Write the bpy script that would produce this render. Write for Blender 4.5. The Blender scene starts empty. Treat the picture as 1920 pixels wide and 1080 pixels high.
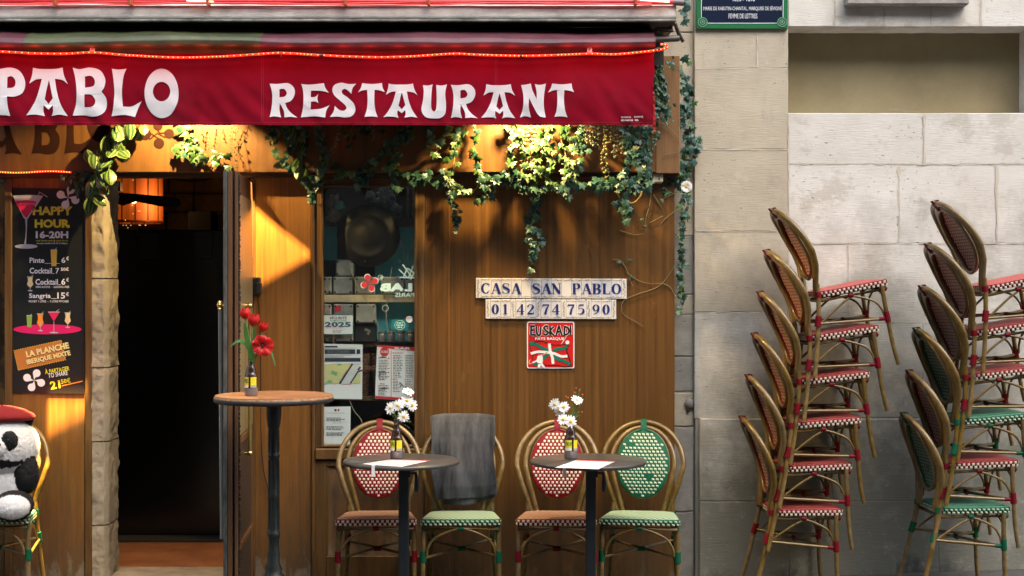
import bpy, bmesh, math, random
from mathutils import Vector, Matrix, noise
R = math.radians
PI = math.pi
sc = bpy.context.scene
col = sc.collection
# ------------------------------------------------------------------ camera, sky, sun, exposure
FPX = 2666.7          # focal length in photo pixels (50 mm on 36 mm, 1920 px)
CAMY, CAMZ = -7.5, 1.55
cam_d = bpy.data.cameras.new('camera'); cam = bpy.data.objects.new('camera', cam_d); col.objects.link(cam)
cam.location = (0, CAMY, CAMZ); cam.rotation_euler = (R(90), 0, 0)
cam_d.lens = 50; cam_d.sensor_width = 36; cam_d.clip_start = 0.05; cam_d.clip_end = 300
sc.camera = cam
SUN_EL, SUN_AZ = R(54), R(34)      # azimuth measured from -Y (street side) towards +X
w = bpy.data.worlds.new('World'); sc.world = w; w.use_nodes = True
nt = w.node_tree; bg = nt.nodes['Background']
sky = nt.nodes.new('ShaderNodeTexSky'); sky.sky_type = 'NISHITA'; sky.sun_disc = False
sky.sun_elevation = SUN_EL; sky.sun_rotation = R(180) - SUN_AZ
sky.dust_density = 4.0; sky.air_density = 1.0; sky.ozone_density = 0.6
nt.links.new(sky.outputs[0], bg.inputs[0]); bg.inputs[1].default_value = 0.15
sd = bpy.data.lights.new('sun', 'SUN'); sun = bpy.data.objects.new('sun', sd); col.objects.link(sun)
sd.energy = 1.4; sd.angle = R(75); sd.color = (1.0, 0.985, 0.955)
sdir = Vector((math.sin(SUN_AZ)*math.cos(SUN_EL), -math.cos(SUN_AZ)*math.cos(SUN_EL), math.sin(SUN_EL)))
sun.rotation_euler = sdir.to_track_quat('Z', 'Y').to_euler(); sun.location = sdir*20
sc.view_settings.view_transform = 'Standard'; sc.view_settings.look = 'None'
sc.view_settings.exposure = 1.25; sc.view_settings.gamma = 1.0
sc.view_settings.use_curve_mapping = False
sc.render.engine = 'CYCLES'
rnd = random.Random(11)

# ------------------------------------------------------------------ helpers
def P(px, py, y=0.0):
    d = y - CAMY
    return Vector(((px-960)/FPX*d, y, CAMZ + (540-py)/FPX*d))
def X(px, y=0.0): return (px-960)/FPX*(y-CAMY)
def Z(py, y=0.0): return CAMZ + (540-py)/FPX*(y-CAMY)

ORG = {}
class MB:
    def __init__(s): s.v = []; s.f = []; s.m = []; s.mi = 0; s.sm = []; s.smooth = False
    def add(s, vs, fs):
        b = len(s.v); s.v += [Vector(v) for v in vs]
        for f in fs: s.f.append([b+i for i in f]); s.m.append(s.mi); s.sm.append(s.smooth)
        return s
    def box(s, x0, x1, y0, y1, z0, z1, bev=0.0):
        if x0 > x1: x0, x1 = x1, x0
        if z0 > z1: z0, z1 = z1, z0
        if y0 > y1: y0, y1 = y1, y0
        if bev <= 0:
            vs = [(x, y, z) for z in (z0, z1) for y in (y0, y1) for x in (x0, x1)]
            return s.add(vs, [(0,2,3,1),(4,5,7,6),(0,1,5,4),(2,6,7,3),(0,4,6,2),(1,3,7,5)])
        b = min(bev, (x1-x0)*.45, (z1-z0)*.45, (y1-y0)*.45)
        # three insets boxes -> 24 verts chamfered box
        vs = []; idx = {}
        for sx in (0,1):
            for sy in (0,1):
                for sz in (0,1):
                    c = ((x0,x1)[sx], (y0,y1)[sy], (z0,z1)[sz]); d = (1-2*sx, 1-2*sy, 1-2*sz)
                    for a in range(3):
                        p = [c[k] + (0 if k == a else d[k]*b) for k in range(3)]
                        idx[(sx,sy,sz,a)] = len(vs); vs.append(p)
        fs = []
        for a in range(3):
            o = [k for k in range(3) if k != a]
            for sa in (0,1):
                q = []
                for (u, v) in ((0,0),(1,0),(1,1),(0,1)):
                    k = [0,0,0]; k[a] = sa; k[o[0]] = u; k[o[1]] = v
                    q.append(idx[(k[0],k[1],k[2],a)])
                fs.append(q)
            for u in (0,1):
                for v in (0,1):
                    q = []
                    for (t, fa) in ((0,o[0]),(0,o[1]),(1,o[1]),(1,o[0])):
                        k = [0,0,0]; k[a] = t; k[o[0]] = u; k[o[1]] = v
                        q.append(idx[(k[0],k[1],k[2],fa)])
                    fs.append(q)
        for sx in (0,1):
            for sy in (0,1):
                for sz in (0,1): fs.append([idx[(sx,sy,sz,a)] for a in range(3)])
        return s.add(vs, fs)
    def tube(s, pts, r, n=8, closed=False, caps=True):
        pts = [Vector(p) for p in pts]; N = len(pts)
        rr = r if isinstance(r, (list, tuple)) else [r]*N
        vs = []; up = None
        for i, p in enumerate(pts):
            a = pts[i-1] if (i or closed) else p
            b = pts[(i+1) % N] if (i < N-1 or closed) else p
            t = (b-a)
            if t.length < 1e-9: t = Vector((0,0,1))
            t.normalize()
            if up is None:
                up = Vector((0,1,0)) if abs(t.y) < .8 else Vector((1,0,0))
            up = (up - t*up.dot(t))
            if up.length < 1e-6: up = t.orthogonal()
            up.normalize(); sd_ = t.cross(up)
            for k in range(n):
                a_ = 2*PI*k/n; vs.append(p + up*math.cos(a_)*rr[i] + sd_*math.sin(a_)*rr[i])
        fs = []
        for i in range(N if closed else N-1):
            j = (i+1) % N
            for k in range(n):
                l = (k+1) % n; fs.append((i*n+k, i*n+l, j*n+l, j*n+k))
        o = s.smooth; s.smooth = True; s.add(vs, fs)
        s.smooth = False
        if not closed and caps:
            s.add([vs[k] for k in range(n)], [tuple(range(n))[::-1]])
            s.add([vs[(N-1)*n+k] for k in range(n)], [tuple(range(n))])
        s.smooth = o; return s
    def lathe(s, prof, c, n=24, a0=0, a1=2*PI, sx=1, sy=1):
        full = abs(a1-a0-2*PI) < 1e-6; m = n if full else n+1
        vs = []
        for (r, z) in prof:
            for k in range(m):
                a = a0+(a1-a0)*k/n; vs.append((c[0]+r*math.cos(a)*sx, c[1]+r*math.sin(a)*sy, c[2]+z))
        fs = []
        for i in range(len(prof)-1):
            for k in range(n):
                l = (k+1) % m; fs.append((i*m+k, i*m+l, (i+1)*m+l, (i+1)*m+k))
        o = s.smooth; s.smooth = True; s.add(vs, fs); s.smooth = o; return s
    def disc(s, c, r, ax='y', n=24, rx=None, rot=0):
        rx = rx or r; vs = []
        for k in range(n):
            a = 2*PI*k/n; u, v = rx*math.cos(a), r*math.sin(a)
            u, v = u*math.cos(rot)-v*math.sin(rot), u*math.sin(rot)+v*math.cos(rot)
            vs.append((c[0]+u, c[1], c[2]+v) if ax == 'y' else (c[0]+u, c[1]+v, c[2]))
        return s.add(vs, [tuple(range(n))])
    def ball(s, c, r, n=10, m=7, q=None):
        r = r if isinstance(r, (tuple, list)) else (r,r,r); vs = []
        for i in range(m+1):
            t = PI*i/m
            for k in range(n):
                a = 2*PI*k/n
                d = Vector((math.sin(t)*math.cos(a)*r[0], math.sin(t)*math.sin(a)*r[1], math.cos(t)*r[2]))
                if q: d = q @ d
                vs.append(Vector(c)+d)
        fs = [(i*n+k, (i+1)*n+k, (i+1)*n+(k+1) % n, i*n+(k+1) % n) for i in range(m) for k in range(n)]
        o = s.smooth; s.smooth = True; s.add(vs, fs); s.smooth = o; return s
    def poly(s, pts): return s.add(pts, [tuple(range(len(pts)))])
    def grid(s, fn, nu, nv, two=False):
        vs = [fn(u/nu, v/nv) for v in range(nv+1) for u in range(nu+1)]
        fs = [(v*(nu+1)+u, v*(nu+1)+u+1, (v+1)*(nu+1)+u+1, (v+1)*(nu+1)+u) for v in range(nv) for u in range(nu)]
        o = s.smooth; s.smooth = True; s.add(vs, fs); s.smooth = o; return s
    def ribbon(s, pts, w, nrm=(0,-1,0)):
        """flat strip along pts in a plane with normal nrm; w scalar or list"""
        pts = [Vector(p) for p in pts]; N = len(pts); ww = w if isinstance(w, (list,tuple)) else [w]*N
        nrm = Vector(nrm); vs = []
        for i, p in enumerate(pts):
            t = (pts[min(i+1,N-1)]-pts[max(i-1,0)]).normalized(); sd_ = t.cross(nrm).normalized()
            vs += [p+sd_*ww[i]/2, p-sd_*ww[i]/2]
        return s.add(vs, [(2*i, 2*i+1, 2*i+3, 2*i+2) for i in range(N-1)])
    def merge(s, o, M=None, mi=None):
        b = len(s.v)
        s.v += [(M @ v) if M else v.copy() for v in o.v]
        for f, m, q in zip(o.f, o.m, o.sm): s.f.append([b+i for i in f]); s.m.append(m if mi is None else mi); s.sm.append(q)
        return s
    def mesh(s, name, mats, off=Vector((0,0,0))):
        me = bpy.data.meshes.new(name)
        me.from_pydata([tuple(v-off) for v in s.v], [], s.f)
        for m in (mats if isinstance(mats, (list,tuple)) else [mats]): me.materials.append(m)
        me.polygons.foreach_set('material_index', s.m); me.polygons.foreach_set('use_smooth', s.sm)
        me.update(); return me

def tag(o, label=None, cat=None, group=None, kind=None):
    if label: o['label'] = label
    if cat: o['category'] = cat
    if group: o['group'] = group
    if kind: o['kind'] = kind
    return o
def thing(name, label, cat, loc=(0,0,0), group=None):
    o = bpy.data.objects.new(name, None); col.objects.link(o); o.location = loc; o.empty_display_size = .05
    ORG[o.name] = Vector(loc); return tag(o, label, cat, group)
def part(name, mb, mats, parent, label=None, kind=None):
    """mesh written in world coordinates, linked as a child (origin shared with its thing)"""
    off = ORG.get(parent.name, Vector((0,0,0))) if parent else Vector((0,0,0))
    me = mb.mesh(name, mats, off); o = bpy.data.objects.new(name, me); col.objects.link(o)
    if parent: o.parent = parent
    ORG[o.name] = off; return tag(o, label, None, None, kind)
def single(name, mb, mats, label, cat, group=None, kind=None):
    xs = [v.x for v in mb.v]; ys = [v.y for v in mb.v]; zs = [v.z for v in mb.v]
    off = Vector(((min(xs)+max(xs))/2, (min(ys)+max(ys))/2, min(zs)))
    o = bpy.data.objects.new(name, mb.mesh(name, mats, off)); col.objects.link(o); o.location = off
    ORG[o.name] = off; return tag(o, label, cat, group, kind)
def struct(name, mb, mats): 
    o = bpy.data.objects.new(name, mb.mesh(name, mats)); col.objects.link(o); o['kind'] = 'structure'; return o
def inst(name, me, parent, M, label=None):
    o = bpy.data.objects.new(name, me); col.objects.link(o); o.parent = parent; o.matrix_local = M
    ORG[o.name] = ORG.get(parent.name, Vector((0,0,0)))
    if label: o['label'] = label
    return o
KIDS = {}
def copy_tree(o, parent=None):
    c = o.copy(); col.objects.link(c)
    if parent: c.parent = parent
    for ch in o.children: copy_tree(ch, c)
    return c
def catmull(pts, n=6, closed=False):
    pts = [Vector(p) for p in pts]; out = []; N = len(pts)
    for i in range(N if closed else N-1):
        a, b = pts[i], pts[(i+1) % N]
        p0 = pts[(i-1) % N] if (closed or i) else a
        p3 = pts[(i+2) % N] if (closed or i < N-2) else b
        for k in range(n):
            t = k/n; out.append(.5*((2*a)+(b-p0)*t+(2*p0-5*a+4*b-p3)*t*t+(3*a-p0-3*b+p3)*t**3))
    if not closed: out.append(pts[-1])
    return out

# ------------------------------------------------------------------ materials
MATS = {}
def mat(name, c, rough=.6, metal=0, var=None, vs=(1,1,1), vscale=4, bump=0, bscale=60, bs=(1,1,1), coat=0, spec=None,
        rand=0, emit=None, estr=0, sss=0, rvar=0, coords='pos', c2=None, ramp=(.35,.65), sheen=0, detail=6):
    if name in MATS: return MATS[name]
    m = bpy.data.materials.new(name); m.use_nodes = True; t = m.node_tree; N = t.nodes; L = t.links
    b = N['Principled BSDF']; b.inputs['Roughness'].default_value = rough; b.inputs['Metallic'].default_value = metal
    if coat: b.inputs['Coat Weight'].default_value = coat; b.inputs['Coat Roughness'].default_value = .25
    if name.endswith('_weave') or name.endswith('_binding'): spec = .15
    if spec is not None: b.inputs['Specular IOR Level'].default_value = spec
    if sheen: b.inputs['Sheen Weight'].default_value = sheen
    if emit: b.inputs['Emission Color'].default_value = (*emit,1); b.inputs['Emission Strength'].default_value = estr
    if coords == 'pos': src = N.new('ShaderNodeNewGeometry').outputs['Position']
    else: src = N.new('ShaderNodeTexCoord').outputs['Object']
    out = None
    def mapped(s):
        mp = N.new('ShaderNodeMapping'); mp.inputs['Scale'].default_value = s; L.new(src, mp.inputs[0]); return mp.outputs[0]
    col_s = None
    if var or c2:
        c2_ = c2 or tuple(min(1, x*(1-var)) for x in c)
        nz = N.new('ShaderNodeTexNoise'); nz.inputs['Scale'].default_value = vscale; nz.inputs['Detail'].default_value = detail
        nz.inputs['Roughness'].default_value = .65
        L.new(mapped(vs), nz.inputs[0])
        cr = N.new('ShaderNodeValToRGB'); L.new(nz.outputs[0], cr.inputs[0])
        cr.color_ramp.elements[0].position = ramp[0]; cr.color_ramp.elements[1].position = ramp[1]
        cr.color_ramp.elements[0].color = (*c2_,1); cr.color_ramp.elements[1].color = (*c,1)
        col_s = cr.outputs[0]
        if rvar:
            mr = N.new('ShaderNodeMapRange'); mr.inputs[3].default_value = rough-rvar; mr.inputs[4].default_value = rough+rvar
            L.new(nz.outputs[0], mr.inputs[0]); L.new(mr.outputs[0], b.inputs['Roughness'])
    if rand:
        oi = N.new('ShaderNodeObjectInfo'); hs = N.new('ShaderNodeHueSaturation')
        mr = N.new('ShaderNodeMapRange'); mr.inputs[3].default_value = 1-rand; mr.inputs[4].default_value = 1+rand
        L.new(oi.outputs['Random'], mr.inputs[0]); L.new(mr.outputs[0], hs.inputs['Value'])
        m2 = N.new('ShaderNodeMapRange'); m2.inputs[3].default_value = 1+rand*.8; m2.inputs[4].default_value = 1-rand*.8
        L.new(oi.outputs['Random'], m2.inputs[0]); L.new(m2.outputs[0], hs.inputs['Saturation'])
        if col_s: L.new(col_s, hs.inputs['Color'])
        else: hs.inputs['Color'].default_value = (*c,1)
        col_s = hs.outputs[0]
    if col_s: L.new(col_s, b.inputs['Base Color'])
    else: b.inputs['Base Color'].default_value = (*c,1)
    if bump:
        nb = N.new('ShaderNodeTexNoise'); nb.inputs['Scale'].default_value = bscale; nb.inputs['Detail'].default_value = 5
        L.new(mapped(bs), nb.inputs[0]); bn = N.new('ShaderNodeBump'); bn.inputs['Strength'].default_value = bump
        bn.inputs['Distance'].default_value = .004; L.new(nb.outputs[0], bn.inputs['Height']); L.new(bn.outputs[0], b.inputs['Normal'])
    MATS[name] = m; return m

def nodes_of(m): return m.node_tree.nodes, m.node_tree.links, m.node_tree.nodes['Principled BSDF']
def overlay(m, color, scale, lo, hi, vs=(1,1,1), zfade=None, amount=1.0):
    """mix a stain or shade colour over the base by noise (optionally only near a height range)"""
    N, L, b = nodes_of(m)
    src = N.new('ShaderNodeNewGeometry').outputs['Position']
    mp = N.new('ShaderNodeMapping'); mp.inputs['Scale'].default_value = vs; L.new(src, mp.inputs[0])
    nz = N.new('ShaderNodeTexNoise'); nz.inputs['Scale'].default_value = scale; nz.inputs['Detail'].default_value = 7; nz.inputs['Roughness'].default_value = .7
    L.new(mp.outputs[0], nz.inputs[0])
    val = nz.outputs[0]
    if zfade:
        sp = N.new('ShaderNodeSeparateXYZ'); L.new(src, sp.inputs[0])
        mr = N.new('ShaderNodeMapRange'); mr.inputs[1].default_value = zfade[0]; mr.inputs[2].default_value = zfade[1]
        mr.inputs[3].default_value = zfade[2]; mr.inputs[4].default_value = 0; L.new(sp.outputs[2], mr.inputs[0])
        ad = N.new('ShaderNodeMath'); L.new(val, ad.inputs[0]); L.new(mr.outputs[0], ad.inputs[1]); val = ad.outputs[0]
    mr = N.new('ShaderNodeMapRange'); mr.inputs[1].default_value = lo; mr.inputs[2].default_value = hi; mr.inputs[4].default_value = amount
    L.new(val, mr.inputs[0])
    mx = N.new('ShaderNodeMix'); mx.data_type = 'RGBA'; L.new(mr.outputs[0], mx.inputs[0])
    lk = b.inputs['Base Color'].links
    if lk: L.new(lk[0].from_socket, mx.inputs[6])
    else: mx.inputs[6].default_value = b.inputs['Base Color'].default_value
    mx.inputs[7].default_value = (*color,1); L.new(mx.outputs[2], b.inputs['Base Color'])
    return m

M_wood = mat('varnished_wood', (.160,.073,.013), .42, c2=(.075,.032,.006), vs=(26,26,.42), vscale=1.6, ramp=(.34,.66), bump=.25, bscale=30, bs=(12,12,.5), coat=.15, rvar=.12, detail=9)
overlay(M_wood, (.075,.033,.008), 2.4, .50,.72, (5,5,.35), amount=.3)
overlay(M_wood, (.05,.026,.007), 9, .50,.66, (40,40,.6), amount=.4)
overlay(M_wood, (.26,.13,.03), 3.5, .60,.70, (1.6,1.6,1.1), amount=.45)
overlay(M_wood, (.045,.035,.02), 5, .75,1.25, (2.5,2.5,.5), zfade=(0,1.0,.7), amount=.7)  # shade behind the chairs and dirt at the base, both put into the colour
overlay(M_wood, (.16,.14,.10), 9, .98,1.2, (3,3,1), zfade=(0,.4,.55), amount=.55)
M_wood_lt = mat('light_plywood', (.24,.105,.02), .45, c2=(.14,.058,.011), vs=(16,16,.6), vscale=3, bump=.15, bscale=30, bs=(12,12,.6), coat=.15)
M_wood_lt_ = 0
overlay(M_wood_lt, (.05,.036,.02), 5, .72,1.2, (2.5,2.5,.5), zfade=(0,1.1,.75), amount=.75)  # same shade towards the base, put into the plywood colour
overlay(M_wood_lt, (.22,.20,.16), 7, .92,1.08, (2.4,2.4,1), zfade=(0,.42,.55), amount=.6)
M_frame = mat('window_frame_wood', (.135,.072,.02), .45, c2=(.06,.03,.009), vs=(9,9,.7), vscale=3, bump=.2, bscale=40, bs=(8,8,.8), coat=.1)
M_fascia = mat('fascia_wood', (.155,.070,.015), .45, c2=(.08,.034,.008), vs=(5,5,.6), vscale=3, bump=.2, bscale=40, bs=(10,10,.6), coat=.1)
overlay(M_fascia, (.12,.048,.010), 12, .55,.8, (8,8,.5), amount=.6)
M_gap = mat('dark_gap', (.012,.008,.006), .9)
def stone(name, a, b_, rand=.1, grime=None):
    m = mat(name, a, .85, c2=b_, vs=(1,1,1.3), vscale=3.2, rand=rand, detail=8)
    N, L, bs = nodes_of(m)
    src = N.new('ShaderNodeNewGeometry').outputs['Position']
    mp = N.new('ShaderNodeMapping'); mp.inputs['Scale'].default_value = (14,14,150); L.new(src, mp.inputs[0])
    n1 = N.new('ShaderNodeTexNoise'); n1.inputs['Scale'].default_value = 1.2; n1.inputs['Detail'].default_value = 4; L.new(mp.outputs[0], n1.inputs[0])
    mp2 = N.new('ShaderNodeMapping'); mp2.inputs['Scale'].default_value = (1,1,1.9); L.new(src, mp2.inputs[0])
    vo = N.new('ShaderNodeTexNoise'); vo.inputs['Scale'].default_value = 46; vo.inputs['Detail'].default_value = 3; L.new(mp2.outputs[0], vo.inputs[0])
    pit = N.new('ShaderNodeMapRange'); pit.inputs[1].default_value = .285; pit.inputs[2].default_value = .335; L.new(vo.outputs[0], pit.inputs[0])
    big = N.new('ShaderNodeTexNoise'); big.inputs['Scale'].default_value = 2.6; L.new(src, big.inputs[0])
    gt = N.new('ShaderNodeMapRange'); gt.inputs[1].default_value = .46; gt.inputs[2].default_value = .60; gt.inputs[3].default_value = 1; gt.inputs[4].default_value = .15; L.new(big.outputs[0], gt.inputs[0])
    mxp = N.new('ShaderNodeMath'); mxp.operation = 'MAXIMUM'; L.new(pit.outputs[0], mxp.inputs[0]); L.new(gt.outputs[0], mxp.inputs[1]); pit = mxp
    ad = N.new('ShaderNodeMath'); ad.operation = 'MULTIPLY_ADD'; ad.inputs[1].default_value = .45; L.new(n1.outputs[0], ad.inputs[0]); L.new(pit.outputs[0], ad.inputs[2])
    bn = N.new('ShaderNodeBump'); bn.inputs['Strength'].default_value = .6; bn.inputs['Distance'].default_value = .006
    L.new(ad.outputs[0], bn.inputs['Height']); L.new(bn.outputs[0], bs.inputs['Normal'])
    # pits slightly darker (holes full of dirt)
    mx = N.new('ShaderNodeMix'); mx.data_type = 'RGBA'; L.new(pit.outputs[0], mx.inputs[0])
    mx.inputs[6].default_value = (a[0]*.36, a[1]*.34, a[2]*.31, 1)
    L.new(bs.inputs['Base Color'].links[0].from_socket, mx.inputs[7]); L.new(mx.outputs[2], bs.inputs['Base Color'])
    return m
M_stw = stone('pale_limestone', (.70,.69,.645), (.60,.58,.52), .03)
overlay(M_stw, (.44,.40,.33), 2.2, .54,.60, (1,1,1.6), amount=.55)
overlay(M_stw, (.60,.60,.58), 3.1, .60,.64, (1,1,1.1), amount=.5)
overlay(M_stw, (.155,.16,.13), 2.4, .53,.98, (1,1,.8), zfade=(.3,2.05,.52), amount=.92)
overlay(M_stw, (.40,.37,.29), 5.5, .60,.68, (1,1,1), amount=.4)
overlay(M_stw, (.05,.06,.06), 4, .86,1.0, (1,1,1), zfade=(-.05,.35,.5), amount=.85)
overlay(M_stw, (.5,.5,.48), 30, .62,.68, (1,1,1), zfade=(.9,1.6,.02), amount=.35)
M_stb = stone('beige_limestone', (.53,.475,.365), (.44,.39,.30), .04)
overlay(M_stb, (.27,.245,.21), 3, .55,.75, (1.3,1.3,1), amount=.7)
overlay(M_stb, (.60,.54,.42), 3.1, .58,.63, (1,1,1.1), amount=.5)
overlay(M_stb, (.20,.19,.17), 2.2, .58,.74, (1.6,1,.5), amount=.55)
overlay(M_stb, (.17,.18,.155), 2.4, .55,.98, (1,1,.8), zfade=(.3,1.9,.5), amount=.9)
M_stg = stone('grey_weathered_limestone', (.30,.29,.255), (.16,.165,.155), .12)
overlay(M_stg, (.09,.10,.10), 3, .56,.75, (1.3,1.3,1), amount=.85)
M_mortar = mat('mortar', (.54,.50,.42), .95, var=.3, vscale=9, bump=.5, bscale=120)
overlay(M_mortar, (.15,.155,.13), 2.4, .52,.98, (1,1,.8), zfade=(.3,2.05,.52), amount=.92)
M_plaster = mat('niche_plaster', (.31,.26,.15), .9, c2=(.23,.19,.105), vscale=2.2, bump=.3, bscale=120)
overlay(M_plaster, (.38,.345,.29), 3, .7,.85, (.5,1,2.5), zfade=(2.42,2.56,.35), amount=.8)
M_jamb = stone('rough_jamb_stone', (.34,.30,.23), (.17,.155,.12), .08)
# ------------------------------------------------------------------ ground
def ground_z(x): return max(0.0, min(x-.9, 6)) * .034
mb = MB(); mb.grid(lambda u, v: (-30+60*u, -2.6+2.75*v, ground_z(-30+60*u)), 120, 4)
M_pave = mat('pavement_asphalt', (.08,.077,.073), .9, var=.4, vscale=8, bump=.5, bscale=150)
struct('pavement', mb, M_pave)
mb = MB(); mb.box(-30, 30, -2.75, -2.6, -.2, .002)
struct('kerb', mb, mat('granite_kerb', (.3,.29,.27), .8, var=.3, vscale=60))
mb = MB(); mb.box(-60, 60, -60, -2.75, -.3, -.12)
struct('road', mb, mat('road_asphalt', (.055,.055,.055), .9, var=.4, vscale=30, bump=.5, bscale=200))

# ------------------------------------------------------------------ limestone wall, block by block
wall = thing('limestone_wall', 'pale limestone block wall with a shallow blind niche right of the wooden front', 'wall', (2.4,0.2,0))
YF = .05
def block(name, px0, px1, py0, py1, m, y=YF, depth=.25, jit=.0013, gap=.0014, parent=None, zz=None):
    x0, x1, z1, z0 = X(px0,y)+gap/2, X(px1,y)-gap/2, Z(py0,y)-gap/2, Z(py1,y)+gap/2
    if zz is not None: z0 = zz
    y = y + rnd.uniform(-.0008,.0012)
    def J(): return rnd.uniform(-jit, jit)
    n = 5; ring = []
    for i in range(n): ring.append((x0+(x1-x0)*i/n, z0))
    for i in range(n): ring.append((x1, z0+(z1-z0)*i/n))
    for i in range(n): ring.append((x1-(x1-x0)*i/n, z1))
    for i in range(n): ring.append((x0, z1-(z1-z0)*i/n))
    cx, cz = (x0+x1)/2, (z0+z1)/2; inn = []; out = []
    for (a, c) in ring:
        ja, jc = J(), J()
        out.append((a+ja, c+jc)); s = .0028
        inn.append((a+ja+(s if a < cx else -s), c+jc+(s if c < cz else -s)))
    N = len(ring)
    vs = [(a, y, c) for a, c in inn] + [(a, y+.0022, c) for a, c in out] + [(a, y+depth, c) for a, c in out]
    fs = [tuple(range(N))] + [(i, N+i, N+(i+1)%N, (i+1)%N) for i in range(N)] + [(N+i, 2*N+i, 2*N+(i+1)%N, N+(i+1)%N) for i in range(N)]
    b = MB(); b.add(vs, fs); return part(name, b, m, parent or wall)
# upper course above the niche (and one more above the frame)
for ya, yb, cuts in ((-150,-60,(1478,1700,1910,2150,2400)), (-60,50,(1478,1565,1658,1745,1840,1935,2060,2180,2400))):
    for a, b in zip(cuts, cuts[1:]): block('stone_block', a, b, ya, yb, M_stw)
block('stone_block', 1936, 2150, 50, 212, M_stw); block('stone_block', 2150, 2400, 50, 212, M_stw)
for ya, yb, cuts in ((212,307,(1478,1733,2010,2400)), (307,456,(1478,1686,1869,2140,2400)), (456,607,(1478,1590,1800,2060,2400)),
                     (607,783,(1478,1730,1960,2400))):
    for a, b in zip(cuts, cuts[1:]): block('stone_block', a, b, ya, yb, M_stw)
# plinth, standing 2 cm proud under a worn ledge
for ya, yb, cuts in ((785,940,(1312,1560,1850,2120,2400)), (940,1140,(1312,1480,1760,2050,2400))):
    for a, b in zip(cuts, cuts[1:]): block('stone_block', a, b, ya, yb, M_stw, y=YF-.02, zz=(-.05 if yb > 1000 else None))
# beige pilaster
block('stone_block', 1302, 1420, 52, 128, M_stb); block('stone_block', 1420, 1478, 52, 128, M_stb); block('stone_block', 1302, 1478, -150, 52, M_stb)
for ya, yb in ((128,280),(280,433),(433,585),(585,785)): block('stone_block', 1302, 1478, ya, yb, M_stb if yb < 700 else M_stw)
# weathered strip between the pilaster and the shopfront
for ya, yb, m in ((-150,60,M_stb),(60,170,M_stb),(170,300,M_stb),(300,442,M_stb),(442,552,M_stg),(552,590,M_stb),(590,668,M_stg),(668,735,M_stg),(735,800,M_stb),(800,960,M_stg),(960,1140,M_stg)):
    block('stone_block', 1215, 1301, ya, yb, m, y=YF+.025, jit=.004, gap=.006)
mb = MB()
nx0, nx1, nz1, nz0 = X(1478,YF), X(1936,YF), Z(50,YF), Z(212,YF)
yb_ = YF+.0032
def slab(x0,x1,z0,z1): mb.box(x0,x1,yb_,yb_+.3,z0,z1)
slab(X(1304,YF), nx0-.004, -.1, Z(-150,YF)); slab(nx1+.004, X(2400,YF), -.1, Z(-150,YF))
slab(nx0-.0035, nx1+.0035, -.1, nz0-.004); slab(nx0-.0035, nx1+.0035, nz1+.004, Z(-150,YF))
mb.box(X(1212), X(1304,YF)-.001, yb_+.028, yb_+.3, -.1, Z(-150,YF))
part('mortar_joint', mb, M_mortar, wall)
# pointing mortar smeared unevenly over the joints
M_smear = mat('pointing_mortar', (.62,.57,.475), .95, c2=(.52,.47,.385), vscale=14, bump=.4, bscale=120)
overlay(M_smear, (.15,.155,.13), 2.4, .52,.98, (1,1,.8), zfade=(.3,2.05,.52), amount=.92)
def smear(px0, py0, px1, py1, w, seed, y=None):
    y = YF-.0026 if y is None else y; n = max(6, int(math.hypot(px1-px0, py1-py0)/5)); L_ = []; Rr = []; hor = abs(px1-px0) > abs(py1-py0)
    w *= .62
    for k in range(n+1):
        t = k/n; q = P(px0+(px1-px0)*t, py0+(py1-py0)*t, y); f = noise.fractal(Vector((t*n*.22, seed, 0)), 1, 2, 3); g = noise.fractal(Vector((t*n*.25, seed, 5)), 1, 2, 3)
        a = max(.0006, w*(.5+1.1*f)); c = max(.0006, w*(.5+1.1*g)); e = Vector((0,0,1)) if hor else Vector((1,0,0)); L_.append(q+e*a); Rr.append(q-e*c)
    b = MB(); vs = []
    for l, r in zip(L_, Rr): vs += [l, r]
    b.add(vs, [(2*k,2*k+2,2*k+3,2*k+1) if hor else (2*k,2*k+1,2*k+3,2*k+2) for k in range(n)]); part('pointing', b, M_smear, wall)
for i, q in enumerate([(1733,214,1733,306,.016),(1686,309,1686,455,.013),(1869,309,1869,455,.016),(1480,307,1925,307,.012),(1480,456,1925,456,.009),(1480,607,1925,607,.007),(1304,280,1476,280,.008),(1304,433,1476,433,.008),(1304,585,1476,585,.007),
    (1304,128,1476,128,.005),(1420,55,1420,127,.010),(1479,214,1479,600,.009),(1565,-20,1565,48,.013),(1658,-20,1658,48,.013),(1745,-20,1745,48,.011),(1840,-20,1840,48,.012),(1590,458,1590,606,.007),(1800,458,1800,606,.008)]): smear(*q, i*3.7)
mb = MB(); mb.grid(lambda u, v: (nx0-.05+(nx1-nx0+.1)*u, YF+.2+.004*noise.noise(Vector((u*9,v*5,1))), nz0-.05+(nz1-nz0+.1)*v), 30, 12)
part('niche_back', mb, M_plaster, wall)
mb = MB(); mb.box(nx0-.1, nx1+.1, YF+.23, YF+.4, nz0-.2, nz1+.2); part('niche_core', mb, M_mortar, wall)
# window sill cut by the top edge of the picture
mb = MB(); a = X(1588,YF-.07); b = X(1818,YF-.07)
mb.box(a, b, YF-.07, YF+.1, Z(8,YF-.07), Z(-14,YF-.07), .006); part('window_sill', mb, mat('sill_stone', (.36,.34,.31), .8, var=.3, vscale=14, bump=.4, bscale=90), wall)
mb = MB(); mb.box(a+.03, b-.03, YF-.078, YF+.05, Z(-13,YF), Z(-60,YF), .004); part('sill_apron', mb, mat('white_paint_worn', (.7,.71,.72), .5, var=.25, vscale=30), wall)
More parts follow.
